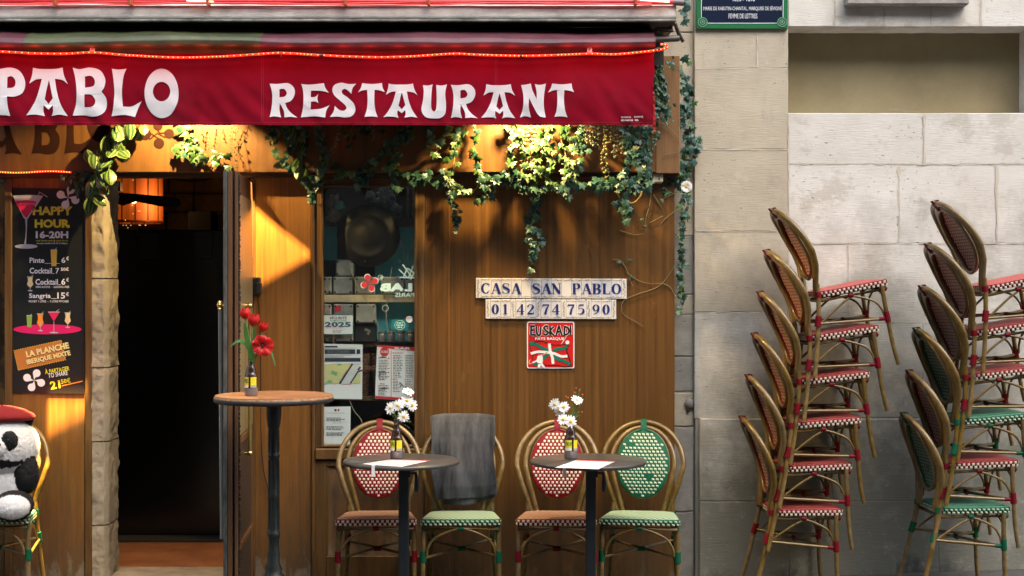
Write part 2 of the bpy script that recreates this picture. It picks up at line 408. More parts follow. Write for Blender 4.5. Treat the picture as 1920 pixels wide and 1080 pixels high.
# iron stud and plug details on the wall
for (px, py, r) in ((1290,770,.009),(1335,299,.004),(1294,757,.03)):
    mb = MB(); mb.lathe([(0,-.0),(r,0),(r,.006),(0,.008)], (0,0,0), 12)
    b2 = MB(); b2.merge(mb, Matrix.Translation(P(px,py,YF+.02)) @ Matrix.Rotation(PI/2,4,'X'))
    part('wall_plug', b2, M_stg if r > .01 else M_gap, wall)
# upper part of the building (outside the picture, throws the street's shade)
up = thing('upper_facade', 'upper limestone storeys of the same building above the awning and the sill', 'building', (0,.3,3))
mb = MB(); mb.box(-14, X(2400,YF)+10, YF+.02, YF+4, Z(-152,YF)+.004, 9); part('wall', mb, M_stw, up)
mb = MB(); mb.box(X(2400,YF)+.004, X(2400,YF)+10, YF, YF+4, 0, Z(-152,YF)); part('wall', mb, M_stw, up)
mb = MB(); mb.box(-14, X(-60), YF, YF+4, 0, Z(-152,YF)); part('wall', mb, M_stw, up)
# houses across the street
op = thing('opposite_house', 'pale plastered house across the narrow street behind the viewpoint', 'building', (0,-11,0))
mb = MB(); mb.box(-22, 22, -18, -11, -.3, 11); part('wall', mb, mat('opposite_plaster', (.17,.16,.14), .9, var=.2), op)
for fz in (.4, 3.6):
    for i in range(-5, 6):
        mb = MB(); mb.box(i*3.4-.6, i*3.4+.6, -11.03, -10.98, fz+.3, fz+2.4, .02)
        part('window', mb, mat('far_glass', (.03,.035,.04), .1), op)

# ------------------------------------------------------------------ the wooden shopfront
shop = thing('restaurant_front', 'varnished wooden restaurant shopfront with a doorway and a narrow display window', 'shopfront', (-1,0,0))
def panel(name, px0, px1, py0, py1, y, th, m, bev=.002, parent=None, zz=None, label=None):
    b = MB(); b.box(X(px0,y), X(px1,y), y, y+th, Z(py1,y) if zz is None else zz, Z(py0,y), bev)
    return part(name, b, m, parent or shop, label)
FY = -.085   # fascia front
b = MB(); b.box(X(-120,FY), X(1229,FY), FY, YF-.002, Z(323,FY), Z(60,FY), .003); part('fascia_board', b, M_fascia, shop)
b = MB(); b.box(X(1229.5,FY), X(1275,FY), FY+.004, YF-.004, Z(325,FY), Z(104,FY), .003)
part('fascia_end_board', b, mat('dull_fascia_wood', (.26,.135,.05), .55, c2=(.17,.085,.03), vs=(7,7,.6), vscale=3, bump=.3, bscale=40, bs=(10,10,.5)), shop)
b = MB(); b.box(X(-120), X(1272), FY+.03, YF-.006, Z(333,-.02), Z(323,FY)-.001, 0); part('lintel', b, mat('dark_lintel', (.05,.028,.012), .7), shop)
# infill panels
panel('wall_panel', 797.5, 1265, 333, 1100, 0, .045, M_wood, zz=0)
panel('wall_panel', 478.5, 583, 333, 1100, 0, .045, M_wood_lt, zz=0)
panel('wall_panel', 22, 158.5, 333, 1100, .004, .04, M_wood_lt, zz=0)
panel('stile', 8, 21.5, 333, 1100, -.016, .06, M_frame, .004, zz=0); panel('stile', 159, 172, 333, 1100, -.016, .06, M_frame, .004, zz=0)
panel('batten', 840.5, 843, 333, 1100, -.0025, .004, M_wood_lt, .0006, zz=0)
panel('batten', 796.4, 799.5, 333, 1100, -.004, .006, M_frame, .001, zz=0)
panel('stile', 470, 478, 333, 1100, -.012, .055, M_frame, .003, zz=0)
panel('stile', 583.4, 590.5, 333, 1100, -.02, .062, M_frame, .005, zz=0)
# left window (mostly outside the picture)
panel('stile', -120, -100, 333, 1100, -.016, .06, M_frame, .004, zz=0)
panel('low_panel', -100, 8, 780, 1100, .004, .04, M_frame, .002, zz=0)
gl = mat('window_glass', (1,1,1), .02)
def glassify(m, tint=(.93,.96,.95), k=1.0):
    N, L, b = nodes_of(m); N.remove(b)
    tr = N.new('ShaderNodeBsdfTransparent'); tr.inputs[0].default_value = (*tint,1)
    g = N.new('ShaderNodeBsdfGlossy'); g.inputs['Roughness'].default_value = .015
    lw = N.new('ShaderNodeLayerWeight'); lw.inputs[0].default_value = .5; pw = N.new('ShaderNodeMath'); pw.operation = 'POWER'; pw.inputs[1].default_value = 5; L.new(lw.outputs['Facing'], pw.inputs[0])
    fr = N.new('ShaderNodeMath'); fr.operation = 'MULTIPLY_ADD'; fr.inputs[1].default_value = .9; fr.inputs[2].default_value = .05; L.new(pw.outputs[0], fr.inputs[0])
    mx = N.new('ShaderNodeMixShader'); L.new(fr.outputs[0], mx.inputs[0]); L.new(tr.outputs[0], mx.inputs[1]); L.new(g.outputs[0], mx.inputs[2])
    L.new(mx.outputs[0], N['Material Output'].inputs[0])
glassify(gl)
b = MB(); b.box(X(-99.5), X(7.6), .018, .022, Z(779.5), Z(334)); part('glass_pane', b, gl, shop)
b = MB(); b.box(X(-99.5), X(7.6), .34, .36, Z(779.5), Z(334)); part('display_back', b, mat('amber_curtain', (.42,.20,.04), .8, c2=(.10,.05,.02), vs=(1,1,1), vscale=5, ramp=(.45,.55)), shop)
b = MB(); b.box(X(-6), X(-.5), .1, .13, Z(512), Z(396)); part('dark_screen', b, M_gap, shop)

# display window: outer frame, mouldings, glass
win = part('window', (lambda b: (b.box(X(591), X(605.5), -.012, .04, Z(862), Z(333)-.002, .004), b.box(X(779), X(796), -.012, .04, Z(862), Z(333)-.002, .004),
      b.box(X(605.6), X(778.9), -.012, .04, Z(350), Z(333)-.002, .004), b)[-1])(MB()), M_frame, shop)
b = MB()
for (a, c, d, e) in ((601.5,606.5,346,838),(777.5,782.5,346,838)): b.box(X(a), X(c), -.018, .03, Z(e), Z(d), .003)
b.box(X(606.7), X(777.3), -.018, .03, Z(351), Z(346), .003); b.box(X(606.7), X(777.3), -.018, .03, Z(838), Z(833.5), .003)
part('moulding', b, M_frame, win)
b = MB(); b.box(X(592), X(795), -.030, .04, Z(861), Z(840), .006); part('sill', b, M_frame, win)
b = MB(); b.box(X(606.6), X(777.4), .012, .016, Z(833), Z(351.5)); part('pane', b, gl, win)
# panel under the window, with a recessed field
b = MB(); b.box(X(591), X(612), -.010, .04, 0, Z(862)-.001, .003); b.box(X(612.3), X(796), -.010, .04, Z(874), Z(862)-.001, .003)
b.box(X(612.3), X(796), -.010, .04, 0, Z(1042), .003); part('panel_frame', b, M_frame, shop)
M_frame_dirty = mat('scuffed_wood', (.22,.12,.045), .6, c2=(.10,.06,.03), vs=(7,7,1), vscale=3, bump=.3, bscale=50, bs=(8,8,1))
overlay(M_frame_dirty, (.30,.27,.20), 6, .8,1.1, (2,2,1), zfade=(.05,.7,.45), amount=.8)
b = MB(); b.box(X(612.3), X(796), .004, .03, Z(1042)+.001, Z(874)-.001); part('recessed_field', b, M_frame_dirty, shop)
b = MB(); b.box(X(612.3), X(615.5), -.006, .006, Z(1041.5), Z(875), .001); part('moulding', b, M_frame, shop)

# stone jamb left of the door: a rough, chamfered pillar, one block per course
zc = [0, .30, .74, 1.13, 1.60, Z(333)]
x0, x1, x2 = X(172.5), X(196), X(196)+.012
for i, (a, c) in enumerate(zip(zc, zc[1:])):
    def fn(u, v, a=a, c=c, i=i):
        z = a+.003+(c-a-.006)*v; s = u*3.0
        if s < 1: x, y = x0+(x1-x0)*s, -.01
        elif s < 1.35: t = (s-1)/.35; x, y = x1+.02*t, -.01+.03*t
        else: t = (s-1.35)/1.65; x, y = x1+.02-.008*t, .02+.2*t
        k = min(1, v*(1-v)*14)
        n1 = noise.fractal(Vector((x*14+y*9, y*14, z*12+i*3)), 1, 2, 4)
        n2 = noise.fractal(Vector((x*40, y*40, z*34)), 1, 2, 3)*.003
        return (x+(n1*.007+n2)*min(1,u*6)-(1-k)*.001*(s>1), y+n1*.008+n2+(1-k)*.001, z)
    b = MB(); b.grid(fn, 40, 44); part('stone_block', b, M_jamb, shop)
b = MB(); b.box(x0+.002, x1+.002, .012, .2, 0, Z(334)); part('jamb_core', b, M_mortar, shop)
# right-hand reveal behind the open door
b = MB(); b.box(X(478), X(560), .05, .25, 0, Z(333)); part('door_reveal', b, M_jamb, shop)
b = MB(); b.box(X(452), X(478), .05, .12, 0, Z(333)); part('door_frame', b, mat('dark_frame', (.04,.03,.02), .6), shop)
b = MB(); b.box(X(172,-.06), X(455,-.06), -.09, .3, -.02, .022, .008); part('threshold', b, mat('worn_threshold_stone', (.30,.24,.17), .7, var=.4, vscale=9, bump=.4), shop)

# ------------------------------------------------------------------ interior
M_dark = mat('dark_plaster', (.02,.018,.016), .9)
room = thing('dining_room', 'dark dining room seen through the open doorway', 'room', (-2.4,1.6,0))
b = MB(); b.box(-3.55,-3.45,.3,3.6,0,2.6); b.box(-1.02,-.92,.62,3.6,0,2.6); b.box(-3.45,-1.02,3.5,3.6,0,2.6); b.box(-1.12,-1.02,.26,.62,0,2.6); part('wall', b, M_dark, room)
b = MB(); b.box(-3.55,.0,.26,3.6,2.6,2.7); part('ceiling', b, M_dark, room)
M_rub = mat('lit_rubble_wall', (.22,.14,.06), .9, c2=(.08,.05,.025), vs=(1,1,1), vscale=6, bump=.8, bscale=16)
r2 = random.Random(5); zz = 1.55
for row in range(7):
    xx = -3.44+r2.uniform(-.1,0)
    while xx < -1.1:
        ww = r2.uniform(.14,.34); b = MB(); b.box(xx+.005, xx+ww-.005, 3.44-r2.uniform(0,.03), 3.5, zz+.004, zz+.142, .015)
        part('rubble_stone', b, M_rub, room); xx += ww
    zz += .146
b = MB(); b.box(-3.4,-1.04,.25,3.5,-.03,.008)
mf = mat('terracotta_floor', (.30,.11,.04), .55, c2=(.17,.06,.022), vscale=5, vs=(1,1,1), bump=.2, bscale=30)
struct('interior_floor', b, mf)
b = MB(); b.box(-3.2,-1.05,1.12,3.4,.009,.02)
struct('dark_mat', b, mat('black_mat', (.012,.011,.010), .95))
# tall black glossy screen behind the door
scr = thing('partition_screen', 'tall black glossy partition standing behind the doorway', 'partition', (-2.1,1.3,0))
M_scr = mat('black_gloss', (.006,.007,.008), .25)
b = MB(); b.box(X(150,1.3), X(470,1.3), 1.3, 1.34, 0.02, Z(431,1.3), .006); part('panel', b, M_scr, scr)
b = MB(); b.box(X(366,1.29), X(398,1.29), 1.285, 1.2985, Z(484,1.29), Z(436,1.29)); part('pane', b, mat('dim_screen_glass', (.015,.03,.034), .3), scr)
b = MB(); b.box(X(262,1.29), X(300,1.29), 1.285, 1.2985, Z(484,1.29), Z(436,1.29)); part('pane', b, MATS['dim_screen_glass'], scr)
# copper-coloured drum lamp, lit
lp = thing('drum_lamp', 'large lit amber drum lampshade hanging inside the doorway', 'lamp', (X(250,1.9),1.9,0))
M_sh = mat('amber_shade', (.45,.12,.02), .6, c2=(.25,.06,.01), vs=(14,14,.4), vscale=3)
N, L, bs = nodes_of(M_sh)
tx = N.new('ShaderNodeTexCoord'); mp = N.new('ShaderNodeMapping'); mp.inputs['Scale'].default_value = (12,12,1.5); L.new(tx.outputs['Object'], mp.inputs[0])
nz = N.new('ShaderNodeTexNoise'); nz.inputs['Scale'].default_value = 1.3; L.new(mp.outputs[0], nz.inputs[0])
cr = N.new('ShaderNodeValToRGB'); cr.color_ramp.elements[0].position = .3; cr.color_ramp.elements[1].position = .75
cr.color_ramp.elements[0].color = (.28,.035,.002,1); cr.color_ramp.elements[1].color = (1,.15,.01,1); L.new(nz.outputs[0], cr.inputs[0])
L.new(cr.outputs[0], bs.inputs['Emission Color']); bs.inputs['Emission Strength'].default_value = .13
cxl = X(250,1.9); rl = (X(304,1.9)-X(196,1.9))/2
b = MB(); b.lathe([(rl,Z(418,1.9)),(rl,Z(325,1.9))], (cxl,1.9,0), 28); part('lamp_shade', b, M_sh, lp)
for k in range(14):
    a = 2*PI*k/14+.1; b = MB(); b.box(-.004,.004,-.003,.003,Z(420,1.9),Z(323,1.9))
    b2 = MB(); b2.merge(b, Matrix.Translation((cxl+rl*math.cos(a), 1.9+rl*math.sin(a), 0)) @ Matrix.Rotation(a+PI/2,4,'Z')); part('seam', b2, mat('dark_copper', (.12,.03,.01), .5, .6), lp)
b = MB(); b.lathe([(rl+.003,0),(rl+.006,.008),(rl+.003,.016),(rl-.004,.016)], (cxl,1.9,Z(419,1.9)), 28); part('rim', b, MATS['dark_copper'], lp)
b = MB(); b.ball((cxl+.06,1.9-rl-.03,Z(380,1.9)), .02); part('bulb', b, mat('bulb', (1,.7,.3), .5, emit=(1,.6,.2), estr=3), lp)
ld = bpy.data.lights.new('lamp_light','POINT'); lo = bpy.data.objects.new('lamp_light', ld); col.objects.link(lo)
ld.energy = 2.2; ld.color = (1,.5,.17); ld.shadow_soft_size = .08; lo.location = (cxl+.25,1.72,Z(385,1.9)); 
# little glass drops under the lamp
for k in range(14):
    b = MB(); q = r2.uniform(-.16,.15); b.ball((cxl+q,1.9-rl-.02,Z(425,1.9)+r2.uniform(-.02,.30)*(k%2)), .0035, 6, 4)
    part('glass_drop', b, mat('crystal', (.9,.7,.4), .05, emit=(1,.6,.25), estr=.3), lp)
fan = thing('ceiling_fan', 'black ceiling fan blade in front of the lit amber lampshade', 'fan', (X(175,1.35),1.35,2.25))
b = MB(); yy = 1.35
out = [(205,362),(222,361),(240,362),(330,370),(338,375),(339,383),(333,389),(300,387),(255,378),(230,386),(215,380),(205,372)]
b.add([P(a,c,yy-.012) for a,c in out]+[P(a,c,yy+.012) for a,c in out], [tuple(range(12))]+[tuple(range(23,11,-1))]+[(i,12+i,12+(i+1)%12,(i+1)%12) for i in range(12)])
part('blade', b, mat('fan_black', (.01,.01,.01), .5), fan)
b = MB(); b.lathe([(0,-.07),(.09,-.06),(.1,.05),(.03,.09),(.03,.45),(0,.45)], (X(180,1.35),1.35,Z(370,1.35)), 18); part('motor', b, MATS['fan_black'], fan)
b = MB(); b.box(X(214,1.3),X(225,1.3),1.3,1.36,Z(358,1.3),Z(340,1.3)); part('bracket', b, MATS['fan_black'], fan)
# things on the screen top: speaker, framed card, cable
b = MB(); b.box(X(398,2.6),X(420,2.6),2.6,2.65,Z(427,2.6),Z(400,2.6),.01); single('framed_card', b, mat('brown_card', (.02,.012,.008), .9, spec=.05), 'small brown framed card above the black partition inside', 'picture')
b = MB(); b.box(X(352,1.9),X(398,1.9),1.9,2.1,Z(445,1.9),Z(396,1.9),.01); single('speaker', b, mat('dull_black', (.006,.006,.006), .9, spec=.05), 'black speaker box on the partition in the dark interior', 'speaker')
b = MB(); b.tube(catmull([P(216,1000,2),P(300,340,3.3),P(306,333,3.3),P(360,340,3.3),P(420,330,3.3)][1:],6), .006, 6); single('ceiling_cable', b, M_gap, 'black cable strung along the rubble wall inside the doorway', 'cable')

# ------------------------------------------------------------------ open door leaf, edge on to the viewer
door = thing('door_leaf', 'open wooden entrance door folded out towards the street', 'door', (X(418.5,-.80),-.80,0))
dx1 = X(476); yA, yB = -.80, -.01
dx0 = X(418.5, yA); zt = Z(320, yA)
M_door = mat('door_wood', (.13,.06,.022), .5, c2=(.06,.028,.011), vs=(10,10,.8), vscale=3, bump=.2, bs=(9,9,.8), bscale=40)
M_edge = mat('worn_metal_edge', (.17,.175,.16), .45, .5, c2=(.07,.075,.07), vs=(6,6,2), vscale=5)
b = MB(); b.box(dx0, dx0+.018, yA, yA+.1, .01, zt, .002); part('edge_strip', b, M_edge, door)
b = MB(); b.box(dx0+.019, dx0+.042, yA+.004, yA+.1, .01, zt, .003); part('door_stile', b, M_door, door)
b = MB(); b.box(dx0+.0425, dx0+.0515, yA+.03, yA+.1, .01, zt); part('groove', b, M_gap, door)
b = MB(); b.box(dx0+.052, dx0+.068, yA+.006, yA+.1, .01, zt, .003); part('door_stile', b, M_door, door)
b = MB(); b.box(dx0+.01, dx0+.06, yB-.09, yB, .01, zt, .003); part('door_stile', b, M_door, door)
b = MB(); b.box(dx0+.01, dx0+.06, yA+.1, yB-.09, .01, .84, .003); part('door_rail', b, M_door, door); b = MB(); b.box(dx0+.01, dx0+.06, yA+.1, yB-.09, zt-.1, zt, .003); part('door_rail', b, M_door, door)
b = MB(); b.box(dx0+.0605, dx0+.07, yA+.1, yB-.12, .30, .325, .003); part('moulding', b, M_door, door); b = MB(); b.box(dx0+.0605, dx0+.07, yA+.1, yB-.12, .80, .835, .003); part('moulding', b, M_door, door)
b = MB(); b.box(dx0+.0605, dx0+.0625, yA+.12, yB-.12, .34, .79); b.box(dx0+.0605, dx0+.0625, yA+.12, yB-.12, .03, .28); part('field', b, mat('dark_field', (.03,.02,.014), .5), door)
M_mirr = mat('film_glass_reflection', (.25,.215,.13), .3, c2=(.13,.11,.065), vscale=2.5, vs=(1,6,.9), spec=.6)  # stone reflection in the door glass is put into this colour
b = MB(); b.box(dx0+.0605, dx0+.064, yA+.05, yB-.06, .842, zt-.101); part('door_glass', b, M_mirr, door)
door.rotation_euler = (0,0,R(4.6))
# ragged brush seal
b = MB(); r3 = random.Random(3)
for k in range(260):
    z = .02+(zt-.04)*k/260; q = r3.uniform(.004,.011)
    b.box(dx0+.069, dx0+.069+q, yA+.012, yA+.02, z, z+.0075)
part('brush_seal', b, M_gap, door)
M_brass = mat('brass', (.75,.52,.18), .22, .95, var=.3, vscale=20)
hx = dx0-.03
b = MB(); b.ball(P(414,572,yA+.05), (.016,.016,.012)); b.lathe([(0,.028),(.010,.026),(.013,.012),(.007,0),(.013,-.01)], P(414,575,yA+.05), 12); b.tube([P(414,573,yA+.05), P(421,573,yA+.05)], .006); part('handle', b, M_brass, door)
b = MB(); b.tube([P(414.5,577,yA+.05), P(418,1010,yA+.05)], .010, 10); part('pull_bar', b, mat('brushed_steel', (.32,.34,.33), .35, .8), door)
b = MB(); y_ = -.42; xh = dx0+.085
b.tube([(xh,y_,Z(576,y_)),(xh,y_,Z(846,y_))], .0095, 10); part('pull_bar', b, mat('old_brass', (.50,.40,.13), .35, .9, var=.4, vscale=20), door)
for py in (573, 850):
    b = MB(); b.tube([(dx0+.034,y_,Z(py,y_)), (xh,y_,Z(py,y_))], .0085, 10); b.lathe([(0,0),(.013,.002),(.016,.012),(.012,.022),(0,.024)], (xh,y_,Z(py,y_)-.012), 12)
    part('handle', b, M_brass, door)
# little black door camera and its cable
b = MB(); b.box(X(470,-.05),X(488,-.05),-.06,-.012,Z(556,-.05),Z(520,-.05),.006); b.merge(MB().box(X(480,-.06),X(491,-.06),-.075,-.05,Z(552,-.06),Z(530,-.06),.005))
ic = part('casing', b, mat('black_plastic', (.015,.016,.018), .35), thing('intercom', 'small black intercom unit on the edge of the door post', 'intercom', (X(480),-.04,1.5)))
b = MB(); b.tube(catmull([P(483,556,-.03),P(487,600,-.02),P(489,700,-.02),P(489,800,-.02),P(494,880,-.02),P(506,940,-.02),P(508,1075,-.02)],6), .003, 6)
single('cable', b, M_gap, 'thin black cable running down the wooden panel behind the bar table', 'cable')
# ------------------------------------------------------------------ lettering tools
def curve_mesh(build):
    cu = bpy.data.curves.new('t', 'CURVE'); cu.dimensions = '2D'; cu.fill_mode = 'BOTH'
    build(cu); o = bpy.data.objects.new('t', cu); me = bpy.data.meshes.new_from_object(o)
    bpy.data.objects.remove(o); bpy.data.curves.remove(cu); return me
def mb_from(me):
    b = MB(); b.add([v.co.copy() for v in me.vertices], [tuple(p.vertices) for p in me.polygons]); bpy.data.meshes.remove(me); return b
def text_mb(s, bold=0.0, shear=0.0, spacing=1.0, res=2):
    cu = bpy.data.curves.new('t', 'FONT'); cu.body = s; cu.offset = bold; cu.shear = shear; cu.space_character = spacing; cu.resolution_u = res; cu.fill_mode = 'FRONT'
    o = bpy.data.objects.new('t', cu); me = bpy.data.meshes.new_from_object(o); bpy.data.objects.remove(o); bpy.data.curves.remove(cu)
    return mb_from(me)
def fit(b, px0, py0, px1, py1, y, rot=0.0, mirror=False):
    """scale flat (x,y) letter shapes into a photo-measured box on the plane at depth y"""
    xs = [v.x for v in b.v]; ys = [v.y for v in b.v]; a0, a1, c0, c1 = min(xs), max(xs), min(ys), max(ys)
    X0, X1, Z1, Z0 = X(px0,y), X(px1,y), Z(py0,y), Z(py1,y); cx, cz = (X0+X1)/2, (Z0+Z1)/2
    for v in b.v:
        u = (v.x-a0)/max(1e-9,a1-a0)-.5; t = (v.y-c0)/max(1e-9,c1-c0)-.5
        if mirror: u = -u
        u *= X1-X0; t *= Z1-Z0
        v.x, v.y, v.z = cx+u*math.cos(rot)-t*math.sin(rot), y, cz+u*math.sin(rot)+t*math.cos(rot)
    return b
def T(s, box, y, m, parent, bold=0.0, rot=0.0, name='lettering', shear=0.0, mirror=False, spacing=1.0):
    return part(name, fit(text_mb(s, bold, shear, spacing), *box, y, rot, mirror), m, parent)
def glyph(outlines, closed_n=5):
    def bld(cu):
        for o in outlines:
            pts = []; n = len(o); cor = [i for i in range(n) if len(o[i]) > 2]
            if not cor: pts = [(p.x, p.y) for p in catmull([(a, c, 0) for a, c in o], 6, True)]
            else:
                for k, i in enumerate(cor):
                    j = cor[(k+1) % len(cor)]; seg = []; q = i
                    while True:
                        seg.append((o[q][0], o[q][1], 0))
                        if q == j and len(seg) > 1: break
                        q = (q+1) % n
                    pts += [(p.x, p.y) for p in (catmull(seg, 5)[:-1] if len(seg) > 2 else [Vector(seg[0])])]
            sp = cu.splines.new('POLY'); sp.points.add(len(pts)-1); sp.use_cyclic_u = True
            for p, c in zip(sp.points, pts): p.co = (c[0], -c[1], 0, 1)
    return curve_mesh(bld)
C = 'c'
def ell(cx, cy, rx, ry, n=16): return [(cx+rx*math.cos(2*PI*k/n), cy+ry*math.sin(2*PI*k/n)) for k in range(n)]
G = {
'P': [[(-75,512,C),(-20,520),(80,508),(150,535),(190,610),(175,690),(120,722),(58,722,C),(62,790),(80,868,C),(20,860),(-75,868,C),(-55,790),(-48,690),(-55,600)],
      [(58,580,C),(90,572),(116,600),(116,640),(95,658),(58,660,C)]],
'A': [[(248,508,C),(300,518),(410,518),(470,508,C),(482,570),(510,632,C),(470,602),(413,592,C),(430,690),(462,790),(510,872,C),(450,862),(390,872,C),(402,840),(400,790,C),(368,825,C),(330,790,C),(327,835),(338,872,C),(270,860),(200,866,C),(245,800),(285,710),(314,592,C),(268,598),(222,628,C),(240,570)],
      [(368,600,C),(384,670),(400,740,C),(368,782,C),(338,745,C),(352,670)]],
'B': [[(548,508,C),(600,520),(680,508),(755,530),(792,590),(788,650),(765,688,C),(802,740),(800,810),(765,858),(700,874),(620,864),(548,868,C),(572,790),(579,690),(570,600)],
      [(640,575,C),(685,570),(714,600),(705,645),(640,658,C)], [(638,708,C),(690,712),(718,755),(700,798),(638,805,C)]],
'L': [[(840,515,C),(890,522),(950,515,C),(928,570),(917,650),(915,730),(920,798,C),(985,798),(1058,758,C),(1030,820),(1012,878,C),(930,862),(835,872,C),(852,790),(859,700),(853,600)]],
'O': [ell(1213,700,128,184,14), ell(1213,687,65,73,12)],
'R': [[(262,625,C),(320,628),(400,622),(445,660),(448,710),(420,755),(378,770,C),(392,810),(425,848),(470,882,C),(420,875),(372,880,C),(368,830),(338,775,C),(335,825),(348,880,C),(300,872),(262,878,C),(276,810),(282,740),(278,680)],
      [(335,668,C),(370,665),(390,695),(375,722),(335,728,C)]],
'E': [[(500,630,C),(560,635),(670,625,C),(680,660),(705,695,C),(650,682),(572,680,C),(570,728,C),(602,726),(628,705,C),(620,740),(628,772,C),(602,762),(572,762,C),(570,820,C),(645,816),(712,790,C),(688,830),(680,882,C),(600,872),(497,880,C),(511,810),(516,740),(512,680)]],
'S': [[(912,630,C),(885,662),(875,705,C),(850,680),(825,668),(803,682),(810,705),(850,735),(895,780),(905,830),(880,870),(830,882),(770,875),(714,878,C),(742,840),(752,795,C),(780,822),(815,832),(838,815),(828,788),(790,755),(747,715),(733,675),(750,638),(800,622),(855,632)]],
'T': [[(958,625,C),(1030,632),(1105,625,C),(1110,658),(1125,692,C),(1090,680),(1050,675,C),(1048,760),(1056,830),(1074,880,C),(1025,874),(975,878,C),(991,830),(998,750),(995,675,C),(960,680),(925,695,C),(948,660)]],
'U': [[(1412,640,C),(1450,643),(1485,635,C),(1476,700),(1474,790),(1480,825),(1495,837),(1509,825),(1514,790),(1515,720),(1512,638,C),(1550,643),(1592,635,C),(1579,700),(1586,790),(1578,852),(1545,884),(1490,890),(1432,878),(1402,830),(1413,750),(1418,690)]],
'N': [[(388,640,C),(422,638),(460,630,C),(472,680),(503,745,C),(503,690),(490,634,C),(530,640),(572,630,C),(558,720),(557,800),(570,882,C),(530,876),(500,840),(447,735,C),(445,810),(462,882,C),(420,872),(380,882,C),(402,810),(405,720)]],
}
def gl_fit(ch, box, y): return fit(mb_from(glyph(G[ch])), *box, y)
def slice_mb(b, step):
    bm = bmesh.new(); vs = [bm.verts.new(v) for v in b.v]
    for f in b.f:
        try: bm.faces.new([vs[i] for i in f])
        except ValueError: pass
    for ax in (0, 2):
        lo = min(v[ax] for v in b.v); hi = max(v[ax] for v in b.v); k = lo+step
        while k < hi:
            no = [0,0,0]; no[ax] = 1; co = [0,0,0]; co[ax] = k
            bmesh.ops.bisect_plane(bm, geom=bm.verts[:]+bm.edges[:]+bm.faces[:], plane_co=co, plane_no=no); k += step
    bm.verts.index_update(); o = MB(); o.smooth = True
    o.add([v.co.copy() for v in bm.verts], [tuple(v.index for v in f.verts) for f in bm.faces]); bm.free(); return o

# ------------------------------------------------------------------ awning
aw = thing('awning', 'crimson restaurant awning with white lettering below a weathered metal hood', 'awning', (-1.4,-.6,2.4))
VY = -.6
def valy(x, z):
    t = (2.69-z)/.35
    n = noise.fractal(Vector((x*1.6, z*1.2, 3.1)), 1, 2, 3)*.014
    n += .013*noise.noise(Vector((x*6, z*3, 8)))*t + .010*noise.noise(Vector(((x+z*.8)*16, (z-x*.4)*5, 2)))*t
    for sx in (X(492,VY), X(930,VY), X(376,VY)):
        d = (x-sx)/.018
        if abs(d) < 5: n -= .0022*math.exp(-d*d)+.003*math.exp(-((abs(d)-2)**2))*noise.noise(Vector((sx, z*30, 1)))
    t2 = max(0, t-.8)*5
    return VY + n*min(1, .25+t) - .012*t2*noise.noise(Vector((x*4, 0, 5)))
x0, x1 = X(-120,VY), X(1226,VY)
def vfn(u, v):
    x = x0+(x1-x0)*u; zt, zb = Z(99,VY), Z(234.5,VY)
    zb += .006*noise.noise(Vector((x*3,1,1)))
    if u > .985: zb += .008*noise.noise(Vector((x*90,2,2)))+.004
    z = zb+(zt-zb)*v; x += (.012*noise.noise(Vector((z*9,3,1)))*(u > .999) - .012*(1-v)**.5*(u > .999)*0)
    return (x, valy(x, z), z)
M_val = mat('crimson_canvas', (.22,.003,.016), .9, c2=(.165,.0025,.012), vs=(1,1,1.6), vscale=2.4, bump=.15, bscale=500, spec=.08)
overlay(M_val, (.20,.022,.036), 2.6, .52,.85, (1,1,1), amount=.5)
overlay(M_val, (.18,.03,.04), 5, 1.0,1.35, (.7,1,2), zfade=(2.335,2.44,.55), amount=.35)
b = MB(); b.grid(vfn, 260, 26); v1 = part('valance', b, M_val, aw)
b = MB(); # stitched seams and hem
for px in (490.3, 493.6, 928.6, 932): b.ribbon([Vector((X(px,VY), valy(X(px,VY), Z(q,VY))-.0012, Z(q,VY))) for q in range(102,234,6)], .0012)
zb = Z(229.5,VY); b.ribbon([Vector((x0+(x1-x0)*k/160, valy(x0+(x1-x0)*k/160, zb)-.0012, zb)) for k in range(161)], .001)
part('stitching', b, mat('crimson_thread', (.30,.02,.04), .8), v1)
b = MB(); r4 = random.Random(9)
for k in range(42):
    z = Z(234 - (r4.random()**2)*60, VY); x = x1+r4.uniform(-.004,.004); l = r4.uniform(.01,.05)
    b.ribbon([Vector((x, VY-.002, z)), Vector((x+r4.uniform(-.002,.012), VY-.004, z-l*.5)), Vector((x+r4.uniform(-.004,.012), VY-.004, z-l))], [.003,.002,.0006])
for k in range(50):
    x = x1-r4.random()**1.6*.10; z = Z(233,VY); l = r4.uniform(.004,.016)
    b.ribbon([Vector((x, VY-.004, z)), Vector((x+r4.uniform(-.004,.004), VY-.004, z-l))], [.003,.0008])
part('frayed_threads', b, mat('frayed_red', (.45,.015,.02), .8), aw, kind='stuff')
M_let = mat('white_paint_letters', (.66,.69,.72), .8, var=.08, vscale=14)
def awl(ch, box):
    b = slice_mb(gl_fit(ch, box, VY), .035)
    for v in b.v: v.y = valy(v.x, v.z)-.0035
    part('letter', b, M_let, aw)
for ch, bx in (('P',(-19,127,48,218)),('A',(50,127,128,218)),('B',(137,127,201,219)),('L',(209,129,265,219.5)),('O',(271,129,335,221)),
    ('R',(505.5,155.5,557.5,220.5)),('E',(564,156,618,220.5)),('S',(618.5,155,668,220.5)),('T',(671,156,721.5,220)),('A',(719,157,783,221)),('U',(790.5,158.5,838,222.5)),
    ('R',(845.5,158,896,222)),('A',(902,158,966,222)),('N',(975,157,1023.5,220.5)),('T',(1027,157,1076.5,220))): awl(ch, bx)
b = MB()
